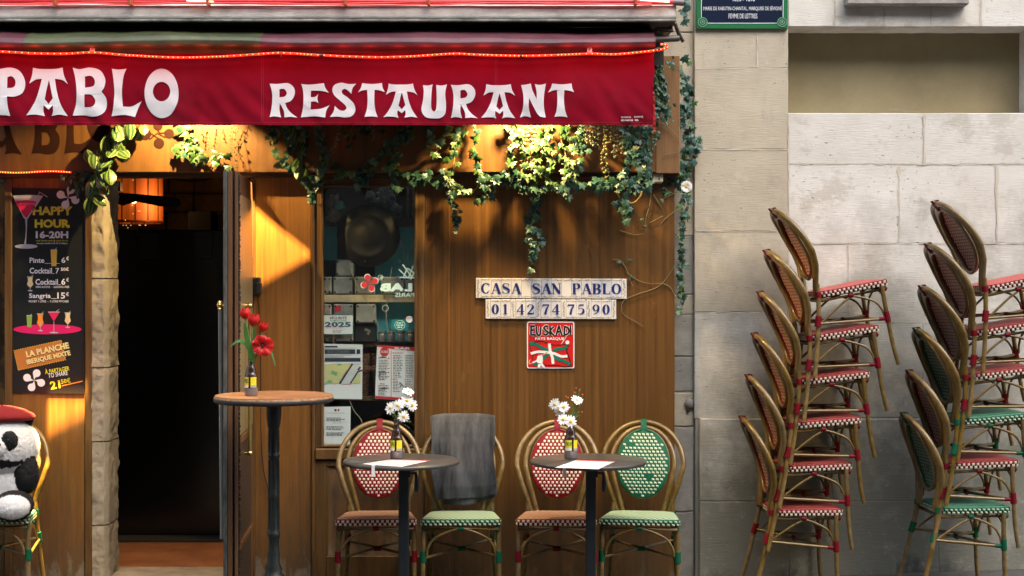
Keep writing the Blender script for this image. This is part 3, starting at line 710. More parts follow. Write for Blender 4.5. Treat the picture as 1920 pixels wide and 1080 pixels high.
for (a, c, y_) in ((1165,1184,220),(1190,1205,219),(1165,1171,225.5),(1173.5,1179,225.5),(1181,1187,225.5),(1191,1196,225)):
    q = a
    while q < c:
        x = X(q,VY); z = Z(y_,VY); b.ribbon([Vector((x, valy(x,z)-.004, z+.004)), Vector((x+.001, valy(x,z)-.004, z-.004))], .0022 if y_ < 222 else .0034); q += 2.4
part('small_print', b, M_let, aw)
# sloping canvas above the front bar
M_can = mat('faded_maroon_canvas', (.115,.035,.05), .5, c2=(.05,.014,.022), vs=(1,1,1), vscale=4, bump=.1, bscale=400)
M_tarp = mat('green_tarpaulin', (.075,.09,.045), .42, c2=(.03,.04,.018), vs=(1,1,2), vscale=5, bump=.1, bscale=200)
def roll(pxa, pxb, m, nm, off=0):
    xa, xb = X(pxa,VY), X(pxb,VY)
    def fn(u, v):
        x = xa+(xb-xa)*u
        prof = [(VY+.004, Z(100,VY)), (VY-.006, Z(95,VY)), (VY-.050, Z(90,VY)), (VY-.056, Z(82,VY)), (VY-.040, Z(73,VY)), (VY+.01, Z(63,VY)), (VY+.20, Z(54,VY)+.05)]
        t = v*(len(prof)-1); i = min(len(prof)-2, int(t)); f = t-i
        y = prof[i][0]*(1-f)+prof[i+1][0]*f; z = prof[i][1]*(1-f)+prof[i+1][1]*f
        s = .016*noise.noise(Vector((x*1.3, 4, v)))+.006*noise.noise(Vector((x*5, 4, v*3)))
        return (x, y-off+s*.5*v*(1-v)*2, z+s*min(1, v*1.6))
    b = MB(); b.grid(fn, max(6, int((xb-xa)*40)), 24); return part(nm, b, m, aw)
roll(-120, 52, M_can, 'canvas'); roll(490.5, 932, M_can, 'canvas'); roll(930, 1227, M_can, 'canvas', .002); roll(51, 492, M_tarp, 'tarpaulin_patch', .005)
b = MB(); b.tube([(X(-120,VY),VY+.022,Z(90,VY)),(X(1228,VY),VY+.022,Z(90,VY))], .02, 12); part('front_bar', b, mat('dark_bar', (.05,.03,.03), .5), aw)
# hood
M_hood = mat('weathered_zinc', (.56,.55,.52), .6, c2=(.30,.29,.27), vs=(1.2,1,2), vscale=5, bump=.3, bscale=60)
overlay(M_hood, (.55,.54,.51), 3, .52,.66, (1,1,1), amount=.8)
overlay(M_hood, (.30,.12,.10), 12, .64,.74, (.8,1,3), amount=.4)
M_hlip = mat('zinc_lip', (.34,.37,.34), .5, c2=(.06,.08,.06), vs=(1.5,1,3), vscale=7, bump=.3, bscale=60)
HY = -.60
hx0, hx1 = X(-120,HY), X(1268,HY)
def hfn(u, v):
    x = hx0+(hx1-hx0)*u
    pr = [(HY+.012, Z(36,HY)), (HY, Z(34,HY)), (HY+.012, Z(10.5,HY)), (HY+.30, Z(10.5,HY)+.10), (FY+.10, Z(10,HY)+.17)]
    t = v*4; i = min(3, int(t)); f = t-i
    return (x, pr[i][0]*(1-f)+pr[i+1][0]*f+.002*noise.noise(Vector((x*3,v*4,0))), pr[i][1]*(1-f)+pr[i+1][1]*f+.0016*noise.noise(Vector((x*8,v*3,4))))
b = MB(); b.grid(hfn, 90, 16); part('hood', b, M_hood, aw)
b = MB(); b.box(hx0, hx1, HY-.006, HY+.016, Z(40.5,HY), Z(36,HY)+.001, .003); part('hood_lip', b, M_hlip, aw)
b = MB(); b.box(hx0, hx1-.01, HY+.02, FY+.1, Z(37,HY), Z(37,HY)+.006); b.box(hx0, hx1-.02, HY+.38, HY+.39, Z(37,HY)-.16, Z(37,HY)); part('hood_underside', b, mat('hood_dark', (.03,.024,.022), .8), aw)
b = MB(); b.tube([(hx0,-.22,Z(57,-.28)),(X(1232,-.28),-.28,Z(57,-.28))], .055, 16); part('roller', b, M_can, aw)
b = MB(); b.ribbon([(hx1-.006,HY+.01,Z(11,HY)),(hx1-.006,HY+.01,Z(40,HY))], .003, (1,0,0))
b.add([(hx1,HY,Z(11,HY)),(hx1,HY,Z(40,HY)),(hx1,FY,Z(40,HY)),(hx1,FY,Z(11,HY)+.12)], [(0,1,2,3)])
part('hood_end', b, M_hood, aw)
b = MB(); b.tube([P(1266,44,-.49), P(1272,62,-.48), P(1281,78,-.46)], .0095, 8); b.box(X(1232,-.4),X(1262,-.4),-.4,-.1,Z(56,-.4),Z(46,-.4),.004); b.tube([P(1236,58,-.5),P(1262,58,-.5)],.007,8); b.tube([P(1226,74,-.55),P(1272,72,-.5)],.016,10)
part('arm_bracket', b, mat('dark_steel', (.10,.085,.075), .5, .5, var=.4, vscale=30), aw)
for px in (173.5, 1105.5):
    b = MB(); b.lathe([(.0135,0),(.0145,.006),(.0145,.024),(.0135,.03),(0,.03)], (X(px,-.625),-.625,Z(99,-.625)), 14); part('clip', b, mat('polished_clip', (.8,.8,.78), .25, .8), aw)
# red rope light sagging between its clips
rope = thing('rope_light', 'red rope light strung along the top edge of the awning valance', 'rope light', (-1.4,-.64,2.65))
RP = [(-60,99),(0,97),(60,100),(120,101),(173,98.5),(230,103),(300,107),(350,108),(420,106),(480,102),(527,99.5),(590,103),(650,106),(710,107.5),(770,106),(850,101),(900,103),(980,105),(1040,103.5),(1105,101),(1150,102),(1190,99),(1225,95),(1243,92),(1251,89),(1249,84.5),(1238,83)]
rp = catmull([P(a, c, -.642) for a, c in RP], 10)
M_rope = mat('red_pvc', (.5,.02,.02), .25, emit=(1,.04,.01), estr=.35)
b = MB(); b.tube(rp, .0062, 8); part('tube', b, M_rope, rope)
b = MB(); acc = 0
for p, q in zip(rp, rp[1:]):
    l = (q-p).length; acc += l
    if acc >= .0165: acc = 0; b.ball(q+Vector((0,-.0062,0)), .0026, 6, 4)
part('bulb', b, mat('rope_bulb', (1,.3,.1), .4, emit=(1,.13,.02), estr=5), rope, kind='stuff')
b = MB()
for px in (527, 852): b.tube([P(px,96,-.648), P(px,106,-.648)], .0022, 5)
for px in (603, 979): b.tube([P(px-4,103.6 if px<700 else 104.5,-.642), P(px+4,104 if px<700 else 104.8,-.642)], .0074, 8)
b.tube([P(1228,94,-.642),P(1238,91.5,-.642)], .0085, 8)
part('connector', b, mat('dark_joint', (.05,.02,.02), .5), rope)
for (a, c, e) in ((60,1190,-.646),):
    for k in range(24):
        l = bpy.data.lights.new('rope_glow','POINT'); o = bpy.data.objects.new('rope_glow', l); col.objects.link(o)
        l.energy = .11; l.color = (1,.05,.02); l.shadow_soft_size = .02; px = 5+k*53; o.location = P(px, 100, -.675)
# red tubes on the hood top
tb = thing('red_light_tubes', 'red tubes and cables lying along the top of the metal hood', 'light tubes', (-1.2,-.6,2.95))
M_rt = mat('red_tube', (.50,.03,.05), .3, c2=(.30,.02,.03), vs=(1,1,1), vscale=9, emit=(.8,.04,.04), estr=.12)
b = MB(); b.tube([P(-120,1.5,-.6), P(1262,4,-.6)], .013, 10); part('tube', b, M_rt, tb)
for s in range(3):
    pts = [P(px, 7.5+2.0*math.sin(px*.011+s*2)-1.5*s+1.4*noise.noise(Vector((px*.02,s,0))), -.63+.02*s) for px in range(-110, 1230, 18)]
    b = MB(); b.tube(pts, .0035, 6); part('cable', b, mat('red_cable', (.62,.09,.08), .3, emit=(1,.06,.04), estr=.12), tb)
for px in (107,247,392,648,804,1191):
    b = MB(); b.box(X(px-2.5,-.61),X(px+2.5,-.61),-.655,-.60,Z(12,-.61),Z(-8,-.61),.002); part('clip', b, mat('copper_clip', (.45,.13,.05), .4, .4), tb)
b = MB(); b.tube([P(1262,4,-.6), P(1282,5,-.6)], .016, 10); part('end_cap', b, mat('grey_cap', (.16,.14,.15), .5), tb)
b = MB(); b.tube([P(350,1,-.63),P(400,3,-.63)],.003,6); b.tube([P(1200,-1,-.63),P(1255,3,-.63),P(1250,-6,-.63)],.005,6); part('glow_tube', b, mat('lit_tube', (1,.8,.6), .3, emit=(1,.45,.3), estr=2.5), tb)

# ------------------------------------------------------------------ painted lettering on the fascia
M_br = mat('dark_brown_paint', (.022,.007,.004), .8, spec=.1)
for ch, bx in (('A',(-42,198,41,289.5)),('B',(60,198,112,289.5)),('L',(121,198,169,289.5)),('O',(162,176,209,266))):
    part('painted_letter', gl_fit(ch, bx, FY-.0015), M_br, shop)
b = MB()
for (a, c, r) in ((272.5,252,11),(298,269,10),(317,251,9.5),(296,236,9)): b.disc(P(a,c,FY-.0015), r/FPX*7.4, 'y', 20)
for k, q in enumerate([[(262,236),(285,252),(300,262)],[(310,258),(295,250),(280,262)],[(318,248),(300,250),(292,240)]]): b.ribbon([P(a,c,FY-.0018-.0003*k) for a,c in q], .007)
part('painted_ornament', b, M_br, shop)
# rope light and its red strip under the fascia, left
rl = thing('short_rope_light', 'short red rope light glowing above the cocktail board', 'rope light', (X(60),-.1,Z(325)))
pts = [P(a, 322.5+1.4*math.sin(a*.05), -.1) for a in range(-100, 136, 9)]
b = MB(); b.tube(pts, .0055, 6); part('tube', b, M_rope, rl)
b = MB()
for a in range(-100, 134, 5): b.ball(P(a, 322.5+1.4*math.sin(a*.05), -.107), .0028, 6, 4)
part('bulb', b, MATS['rope_bulb'], rl, kind='stuff')
for k in range(3):
    l = bpy.data.lights.new('rope_glow','POINT'); o = bpy.data.objects.new('rope_glow', l); col.objects.link(o)
    l.energy = .035; l.color = (1,.08,.02); l.shadow_soft_size = .02; o.location = P(15+k*48, 330, -.13)

# ------------------------------------------------------------------ spotlights hidden behind the valance
def spot(px, py, y, tgt, energy, size, blend, label, flap=None, rad=.012):
    L0 = P(px, py, y); t = thing('spotlight', label, 'spotlight', L0, 'spotlights behind the valance')
    d = (tgt-L0).normalized(); q = d.to_track_quat('Z','Y').to_matrix().to_4x4()
    c = MB(); c.lathe([(0,-.10),(.030,-.10),(.036,-.085),(.038,-.012),(.034,-.012),(.030,-.07),(0,-.07)], (0,0,0), 18)
    b = MB(); b.merge(c, Matrix.Translation(L0) @ q); part('housing', b, mat('spot_black', (.02,.02,.02), .4), t)
    b = MB(); b.tube([L0-d*.06, L0-d*.06+Vector((0,.05,.06)), Vector((L0.x, FY, L0.z+.08))], .006, 6); part('arm', b, MATS['spot_black'], t)
    l = bpy.data.lights.new('spot_lamp','SPOT'); o = bpy.data.objects.new('spot_lamp', l); col.objects.link(o)
    l.energy = energy; l.color = (1,.66,.26); l.spot_size = size; l.spot_blend = blend; l.shadow_soft_size = rad
    o.location = L0+d*.002; o.rotation_euler = (-d).to_track_quat('Z','Y').to_euler()
    if flap:
       for W1, W2 in flap:
        k = .09; e1, e2 = L0+(W1-L0)*k, L0+(W2-L0)*k
        dn = Vector((0,0,-.055)); b = MB(); b.add([e1, e2, e2+dn, e1+dn, e1+Vector((0,-.003,0)), e2+Vector((0,-.003,0)), e2+dn+Vector((0,-.003,0)), e1+dn+Vector((0,-.003,0))],
             [(0,1,2,3),(7,6,5,4),(0,4,5,1),(2,6,7,3),(1,5,6,2),(3,7,4,0)])
        part('barn_door', b, MATS['spot_black'], t)
spot(335, 160, -.36, P(290,560,-.05), 58, R(136), .25, 'black spotlight behind the awning valance above the doorway', None, .01)
def framed(px, py, y, polys, energy, label, rad=.0009, k=.06):  # added lamps, plate holes shaped to throw lit wedges on the panels
    L0 = P(px, py, y); t = thing('spotlight', label, 'spotlight', L0, 'spotlights behind the valance')
    cen = sum(polys, Vector())/len(polys); d = (cen-L0).normalized()
    q = d.to_track_quat('Z','Y').to_matrix().to_4x4(); c = MB(); c.lathe([(0,-.10),(.030,-.10),(.036,-.085),(.038,-.012),(.034,-.012),(.030,-.07),(0,-.07)], (0,0,0), 18)
    b = MB(); b.merge(c, Matrix.Translation(L0) @ q); part('housing', b, MATS['spot_black'], t)
    l = bpy.data.lights.new('spot_lamp','SPOT'); o = bpy.data.objects.new('spot_lamp', l); col.objects.link(o)
    l.energy = energy; l.color = (1,.60,.20); l.spot_size = R(32); l.spot_blend = .25; l.shadow_soft_size = rad; o.location = L0+d*.002; o.rotation_euler = (-d).to_track_quat('Z','Y').to_euler()
    inn = [L0+(p-L0)*k for p in polys]; ci = sum(inn, Vector())/len(inn)
    dirs = [(-1,1),(1,1),(1,-1),(-1,-1)] if len(inn) == 4 else [(-1,1.3),(1.6,0),(-1,-1.3)]; big = [p+Vector((dd[0]*.12,0,dd[1]*.12)) for p, dd in zip(inn, dirs)]
    n = len(inn); b = MB(); b.add(inn+big+[p+d*.002 for p in inn+big], [(i,(i+1)%n,n+(i+1)%n,n+i) for i in range(n)]+[(2*n+i,3*n+i,3*n+(i+1)%n,2*n+(i+1)%n) for i in range(n)]+[(i,2*n+i,2*n+(i+1)%n,(i+1)%n) for i in range(n)])
    part('added_wedge_mask', b, MATS['spot_black'], t)
framed(528, 140, -.43, [P(440,362,0), P(586,478,0), P(460,549,0)], 400, 'added unseen spotlight behind the valance, masked to throw a light wedge on the plywood right of the door')
framed(150, 140, -.43, [P(90,739,0), P(163,741,0), P(163,768,0), P(90,806,0)], 2600, 'added unseen spotlight behind the valance, masked to throw a light wedge below the cocktail board')

spot(975, 175, -.30, P(1000,560,-.05), 60, R(130), .3, 'black spotlight behind the awning valance above the tile name sign', None, .035)
# ------------------------------------------------------------------ street name plate (cut by the top of the picture)
SY = YF-.02
ss = thing('street_sign', 'green and navy enamel street plate at the top of the stone pilaster', 'sign', (X(1391,SY),SY,Z(54,SY)))
M_grn = mat('enamel_green', (.02,.16,.06), .25, coat=.5); M_navy = mat('enamel_navy', (.008,.015,.04), .2, coat=.5)
M_wen = mat('enamel_white', (.75,.78,.8), .3)
b = MB(); b.box(X(1305,SY), X(1477.5,SY), SY, YF+.001, Z(54.5,SY), Z(-90,SY), .004); part('plate', b, M_grn, ss)
def qd(b, px0, py0, px1, py1, y): b.add([P(px0,py1,y), P(px1,py1,y), P(px1,py0,y), P(px0,py0,y)], [(0,1,2,3)])
b = MB(); qd(b, 1316, -80, 1467.5, 43.5, SY-.001); part('navy_field', b, M_navy, ss)
b = MB(); qd(b, 1327, 42.8, 1457, 44, SY-.002); qd(b, 1314.6, -70, 1315.8, 33, SY-.002); qd(b, 1467.8, -70, 1469, 33, SY-.002); part('border_line', b, M_wen, ss)
for px in (1317.5, 1466.5):
    b = MB(); c = P(px, 41.5, SY-.0022)
    b.disc(c, .027, 'y', 20); part('corner_roundel', b, M_grn, ss)
    b = MB(); c = P(px, 41.5, SY-.003)
    for r in (.0235, .012): b.tube([c+Vector((r*math.cos(2*PI*k/20),0,r*math.sin(2*PI*k/20))) for k in range(20)], .0011, 4, closed=True)
    b.ball(c, .004, 8, 5); part('screw_ring', b, mat('pale_green', (.35,.5,.42), .3), ss)
T('1626 - 1696', (1374,-5,1415,2.5), SY-.0025, M_wen, ss, .01)
T('MARIE DE RABUTIN-CHANTAL, MARQUISE DE SÉVIGNÉ', (1319,10.5,1466,20.5), SY-.0025, M_wen, ss, .002)
T('FEMME DE LETTRES', (1366,25.5,1420,34.5), SY-.0025, M_wen, ss, .002)

# ------------------------------------------------------------------ painted tile name sign: serif capitals built as contrast strokes
THK, THN = .21, .065
def S(b, pts, w): 
    S.k += 1; o = -.00012*(S.k % 24)
    b.ribbon([(x, o, z) for x, z in pts], w)
S.k = 0
def arcs(b, cx, cy, rx, ry, a0, a1, thick=THK, n=14):
    pts = []; ws = []
    for k in range(n+1):
        a = R(a0+(a1-a0)*k/n); pts.append((cx+rx*math.cos(a), cy+ry*math.sin(a))); ws.append(THN+(thick-THN)*abs(math.cos(a))**1.3)
    S(b, pts, ws)
def serif(b, x, z, w=.26): S(b, [(x-w/2, z), (x+w/2, z)], .045)
def SG(ch):
    b = MB(); h = .022
    if ch in 'O0': w_ = .29 if ch == 'O' else .2; arcs(b, .36, .5, w_, .46, 0, 360, n=26)
    elif ch == 'C': arcs(b, .38, .5, .29, .46, 48, 312, n=20); S(b, [(.62,.66),(.64,.97)], [.05,.05]); S(b, [(.6,.2),(.66,.3)], [.1,.03])
    elif ch == 'S':
        pts = [(.60,.80),(.50,.93),(.34,.95),(.17,.85),(.16,.68),(.34,.56),(.50,.46),(.62,.34),(.60,.15),(.42,.05),(.25,.06),(.12,.2)]
        ws = [.06,.06,.06,.12,.17,.20,.20,.17,.12,.06,.06,.06]; cp = catmull([(a,0,c) for a, c in pts], 4)
        ww = [ws[min(len(ws)-1, i//4)]*(1-(i % 4)/4)+ws[min(len(ws)-1, i//4+1)]*((i % 4)/4) for i in range(len(cp))]
        S(b, [(p.x, p.z) for p in cp], ww); S(b, [(.62,.70),(.62,.97)], .045); S(b, [(.10,.03),(.10,.30)], .045)
    elif ch == 'A': S(b, [(.08,.0),(.36,.97)], THN); S(b, [(.38,.98),(.68,.0)], THK); S(b, [(.18,.33),(.56,.33)], .05); serif(b, .08, h, .26); serif(b, .68, h, .34)
    elif ch == 'N': S(b, [(.14,0),(.14,1)], THN); S(b, [(.10,.97),(.66,.03)], THK); S(b, [(.66,0),(.66,1)], THN); serif(b, .14, h); serif(b, .10, 1-h); serif(b, .66, 1-h)
    elif ch in 'PB':
        S(b, [(.2,0),(.2,1)], THK); serif(b, .2, h, .36); serif(b, .2, 1-h, .36); S(b, [(.2,.965),(.40,.965)], .06); S(b, [(.2,.50),(.40,.50)], .06)
        arcs(b, .40, .732, .20, .232, -90, 90)
        if ch == 'B': arcs(b, .40, .27, .24, .235, -90, 90); S(b, [(.2,.035),(.42,.035)], .06)
    elif ch == 'L': S(b, [(.2,0),(.2,1)], THK); serif(b, .2, 1-h, .36); S(b, [(.08,.03),(.64,.03)], .055); S(b, [(.64,.0),(.66,.3)], [.09,.03])
    elif ch == '1': S(b, [(.36,0),(.36,1)], THK*.9); serif(b, .36, h, .4); S(b, [(.18,.82),(.36,.97)], [.04,.08])
    elif ch == '4': S(b, [(.48,0),(.48,1)], THK*.85); S(b, [(.5,.98),(.08,.30)], THN); S(b, [(.06,.28),(.68,.28)], .075); serif(b, .48, h, .3)
    elif ch == '2':
        pts = [(.14,.72),(.18,.88),(.34,.96),(.52,.88),(.56,.70),(.42,.45),(.14,.08)]; ws = [.12,.08,.06,.12,.18,.12,.06]
        cp = catmull([(a,0,c) for a, c in pts], 4); S(b, [(p.x,p.z) for p in cp], [ws[min(6,i//4)] for i in range(len(cp))]); S(b, [(.10,.07),(.60,.07)], .15); S(b, [(.60,.03),(.64,.28)], [.08,.03])
    elif ch == '5':
        S(b, [(.2,.93),(.58,.93)], .13); S(b, [(.2,.95),(.17,.52)], .05)
        pts = [(.17,.54),(.34,.62),(.54,.52),(.58,.30),(.46,.10),(.28,.04),(.12,.12)]; ws = [.05,.06,.15,.20,.12,.06,.12]
        cp = catmull([(a,0,c) for a, c in pts], 4); S(b, [(p.x,p.z) for p in cp], [ws[min(6,i//4)] for i in range(len(cp))])
    elif ch == '7': S(b, [(.12,.93),(.64,.93)], .14); S(b, [(.13,1.0),(.12,.72)], .05); S(b, [(.62,.93),(.42,.5),(.32,.0)], [.08,.16,.2])
    elif ch == '9':
        arcs(b, .36, .68, .21, .28, 0, 360, n=20, thick=.17); cp = [(.57,.66),(.54,.36),(.40,.14),(.16,.02)]; S(b, cp, [.17,.15,.1,.05])
    for v in b.v: v.y, v.z = v.z, v.y      # (x, height, tiny offset)
    return b
def fit3(b, px0, py0, px1, py1, y):
    """like fit, but keeps each stroke's own hair-thin offset and a fixed advance width"""
    X0, X1, Z1, Z0 = X(px0,y), X(px1,y), Z(py0,y), Z(py1,y)
    for v in b.v: v.x, v.y, v.z = X0+(X1-X0)*(v.x-.02)/.72, y+v.z, Z0+(Z1-Z0)*v.y
    return b
M_tile = mat('white_glaze', (.70,.70,.71), .25, coat=.4, var=.05, vscale=40)
M_tblue = mat('cobalt_glaze', (.012,.028,.17), .3, coat=.4)
M_toch = mat('ochre_glaze', (.50,.22,.02), .3); M_tgrn = mat('green_glaze', (.06,.12,.06), .3)
ts = thing('tile_name_sign', 'two rows of white glazed letter tiles reading CASA SAN PABLO and a phone number', 'sign', (X(1032),-.01,Z(598)))
TY = -.012
def tile(px0, px1, py0, py1, side, ch=None):
    b = MB(); b.box(X(px0,TY)+.0007, X(px1,TY)-.0007, TY+rnd.uniform(-.0008,.0008), -.0005, Z(py1,TY)+.0007, Z(py0,TY)-.0007, .0016); t = part('tile', b, M_tile, ts)
    o = MB(); y = TY-.0018
    def leaf(px, py, a, l, mi):
        o.mi = mi; c = P(px, py, y-.0001*(len(o.f) % 7)); u = Vector((math.cos(a),0,math.sin(a)))*l/FPX*7.5; v = Vector((-math.sin(a),0,math.cos(a)))*l*.32/FPX*7.5
        o.add([c-u, c+v, c+u, c-v], [(0,1,2,3)])
    if side:
        cx = (px0+px1)/2; q = py0+4
        while q < py1-3: leaf(cx+rnd.uniform(-1.5,1.5), q, rnd.uniform(0,3), rnd.uniform(1.2,2.4), rnd.choice((0,1,1,0))); leaf(cx+rnd.uniform(-2,2), q+1, rnd.uniform(0,3), 1.6, 1); q += 3.0
    else:
        for yy in (py0+3.3, py1-3.3):
            q = px0+2
            while q < px1-1.5: leaf(q, yy+rnd.uniform(-.8,.8), rnd.uniform(0,3), rnd.uniform(1.1,2.2), rnd.choice((0,1,1,2))); q += 1.9
    part('floral_border', o, [M_toch, M_tgrn, M_tblue], t, kind='stuff')
    if ch and ch != ' ':
        part('letter', fit3(SG(ch), px0+1.2, py0+9.2, px1-1.2, py1-8.8, y), M_tblue, t)
tile(892, 901.6, 521, 559, True)
for i, ch in enumerate('CASA SAN PABLO'): tile(901.6+i*18.86, 901.6+(i+1)*18.86, 521.3+i*.09, 559.3+i*.09, False, ch)
tile(1165.7, 1175.2, 522.6, 560.6, True)
q = 910.3; tile(q, q+9.4, 561, 598, True); q += 9.4
for k, pair in enumerate(('01','42','74','75','90')):
    for ch in pair: tile(q, q+18.9, 561+k*.15, 598+k*.15, False, ch); q += 18.9
    tile(q, q+9.4, 561+k*.15, 598+k*.15, True); q += 9.4

# ------------------------------------------------------------------ red Basque plate
EY = -.006
es = thing('basque_sign', 'red square enamel plate with a cross flag and a pelota player, below the tile sign', 'sign', (X(1032),-.005,Z(690)))
M_ered = mat('enamel_red', (.55,.014,.012), .3, coat=.4); M_egrn = mat('flag_green', (.0,.17,.12), .35); M_eblk = mat('print_black', (.015,.012,.01), .4)
def rrect(b, px0, py0, px1, py1, r, y, n=5):
    pts = []
    for (cx, cy, a0) in ((px1-r,py0+r,0),(px0+r,py0+r,90),(px0+r,py1-r,180),(px1-r,py1-r,270)):
        for k in range(n+1):
            a = R(a0+90*k/n); pts.append(P(cx+r*math.cos(a), cy-r*math.sin(a), y))
    return b.poly(pts)
b = MB(); rrect(b, 988, 603, 1077, 690.8, 3.5, EY); N_ = len(b.v); b.add(b.v[:]+[v+Vector((0,.004,0)) for v in b.v], [(i, N_+i, N_+(i+1)%N_, (i+1)%N_) for i in range(N_)])
part('plate', b, M_wen, es)
b = MB(); rrect(b, 990, 605, 1075, 688.8, 2.5, EY-.001); part('red_field', b, M_ered, es)
def zx(a, c): return (880+a*.18519, 500+c*.18519)     # zoomed crop -> photo pixels
def zp(b, pts, y): b.poly([P(*zx(a, c), y) for a, c in pts])
def zr(b, pts, w, y, sm=True):
    q = [P(*zx(a, c), y) for a, c in pts]; q = catmull(q, 4) if sm and len(q) > 2 else q
    b.ribbon(q, w*.18519/FPX*7.5)
b = MB(); zr(b, [(600,778),(690,760),(745,758),(800,780),(870,795),(960,790),(1005,798)], 9, EY-.0016); zr(b, [(1003,800),(985,850),(1010,920),(1030,1000)], 12, EY-.0017)
zr(b, [(640,1000),(720,990),(800,1000),(900,1000),(960,1015),(1030,1005)], 10, EY-.0018); zr(b, [(610,790),(625,850),(640,920),(645,960)], 6, EY-.0019); part('flag_outline', b, M_eblk, es)
b = MB(); zr(b, [(605,775),(680,790),(740,825),(800,845)], 30, EY-.0022); zr(b, [(845,855),(890,835),(950,828),(992,805)], 30, EY-.0023)
zr(b, [(645,990),(700,975),(760,920),(805,885)], 28, EY-.0024); zr(b, [(850,895),(890,935),(960,955),(1020,990)], 30, EY-.0025)
for (dx, dy) in ((630,815),(655,815),(630,840),(655,842)): b.disc(P(*zx(dx,dy), EY-.0026), .0028, 'y', 10)
part('flag_green', b, M_egrn, es)
b = MB(); zr(b, [(810,778),(818,850),(840,920),(848,985)], 28, EY-.0030); zr(b, [(622,880),(700,862),(780,868),(860,880),(930,908),(992,905)], 26, EY-.0031)
b.disc(P(*zx(993,767), EY-.003), 20*.18519/FPX*7.5, 'y', 18); part('flag_white', b, M_wen, es)
b = MB(); zp(b, [(690,905),(740,890),(745,930),(740,985),(690,975),(680,950)], EY-.0038); zr(b, [(700,930),(680,955),(640,972)], 16, EY-.0039, False)
zp(b, [(695,985),(745,985),(770,1020),(745,1022),(725,1000),(712,1022),(692,1022)], EY-.0036); zr(b, [(930,785),(985,705)], 4, EY-.0028, False); part('player', b, M_wen, es)
b = MB(); b.disc(P(*zx(703,890), EY-.0042), .0024, 'y', 10, .0032); zr(b, [(730,905),(760,885),(788,865)], 9, EY-.0042, False); zr(b, [(618,938),(606,962),(612,982),(632,976)], 8, EY-.0042); part('player_skin', b, mat('print_skin', (.65,.33,.16), .5), es)
EU = {'E': [[(0,1),(1,1)],[(.15,1),(.15,.0)],[(.15,.52),(.8,.55)],[(.1,.02),(1,.0)]], 'U': [[(0,1.05),(.05,.3),(.35,.0),(.7,.15),(.8,1)]], 'S': [[(1,.95),(.5,1.02),(.1,.78),(.55,.5),(.95,.25),(.5,.0),(.0,.12)]],
      'K': [[(.1,1.05),(.15,.0)],[(.9,1),(.2,.5),(1,-.05)]], 'A': [[(.0,-.02),(.45,1.05)],[(.45,1.05),(.95,-.02)],[(.2,.35),(.75,.38)]], 'D': [[(.15,1),(.12,.0)],[(.05,1.02),(.8,.85),(.9,.3),(.1,.0)]], 'I': [[(.5,1.1),(.55,.0)]]}
for ly, wd, m, nm in ((EY-.0024, 29, M_wen, 'letter_edge'), (EY-.0034, 19, M_eblk, 'letter')):
    for i, (ch, xa, xb) in enumerate((('E',618,665),('U',680,735),('S',750,800),('K',812,860),('A',880,940),('D',955,1010),('I',1015,1035))):
        b = MB()
        for k, st in enumerate(EU[ch]):
            st = [(xa+(xb-xa)*u, 692-88*v+(3 if i % 2 else -2)) for u, v in st]; zr(b, st, wd, ly-.00012*k)
        part(nm, b, m, es)
T('PAYS BASQUE', (1003.5,632.5,1058,638.5), EY-.003, M_wen, es, .02)
b = MB()
for (a, c) in ((612,580),(1042,580),(608,1008),(1035,1008)): b.disc(P(*zx(a,c), EY-.003), .0026, 'y', 10)
part('screw', b, mat('rusty_screw', (.12,.07,.03), .5, .5), es)

# ------------------------------------------------------------------ printed things: cocktail board
CY_ = -.003
cb = thing('cocktail_board', 'black happy hour cocktail price board on the wooden panel left of the door', 'menu board', (X(90),0,Z(738)))
M_cbk = mat('board_black', (.012,.014,.015), .35); M_yel = mat('print_yellow', (.72,.66,.03), .5); M_lim = mat('print_olive', (.62,.60,.05), .5); M_ppw = mat('print_white', (.72,.74,.78), .5)
M_mag = mat('print_magenta', (.60,.01,.13), .45); M_cok = mat('print_pink_drink', (.62,.02,.10), .4)
b = MB(); b.add([P(23.5,352,CY_),P(160.5,354,CY_),P(157.5,738.5,CY_),P(20,736.5,CY_)]+[P(23.5,352,.004),P(160.5,354,.004),P(157.5,738.5,.004),P(20,736.5,.004)], [(3,2,1,0),(0,1,5,4),(1,2,6,5),(2,3,7,6),(3,0,4,7)])
part('board', b, M_cbk, cb)
y1 = CY_-.0012
T('HAPPY', (61.5,387,136,403.5), y1, M_lim, cb, .035, spacing=.95); T('HOUR', (65,411,131,427.5), y1, M_yel, cb, .05)
b = MB(); b.disc(P(128,424.5,y1-.0002), 3.2/FPX*7.5, 'y', 14); part('lettering', b, M_yel, cb)
T('16-20H', (67,433,128,447), y1, M_ppw, cb, .04)
T('sauf week-ends & jours fériés', (67.5,449.5,127.5,453.5), y1, M_lim, cb, .01); T('except weekends & holidays', (68.5,454.5,126.5,458.5), y1, M_ppw, cb, .01)
for s, bx in (('Pinte',(55.5,483,83,493)),('6',(115,482.5,122.5,493)),('€',(124,481,129,488)),('Cocktail',(55.5,502,97.5,513)),('7',(104,502.5,111,513)),('50€',(114,501.5,129,508)),
              ('Cocktail',(66.5,523,108.5,534)),('6',(115,522.5,122.5,534)),('€',(124,521,129,528)),('Sangria',(54.5,550,95,561.5)),('15',(107.5,548.5,122,560)),('€',(123.5,548,129,555))):
    T(s, bx, y1, M_ppw, cb, .018)
for s, bx in (('SANS ALCOOL  ★  ALCOHOL-FREE'.replace('★','-'),(67,536,129.5,540)),('PICHET 1 LITRE  -  1 LITRE PITCHER',(54,563,129,567))): T(s, bx, y1, M_ppw, cb, .01)
b = MB()
for (a, c, z) in ((84,112,493.5),(98,102,512.5),(109,114,533.5),(96,106,559.5)): qd(b, a, z, c, z+.7, y1)
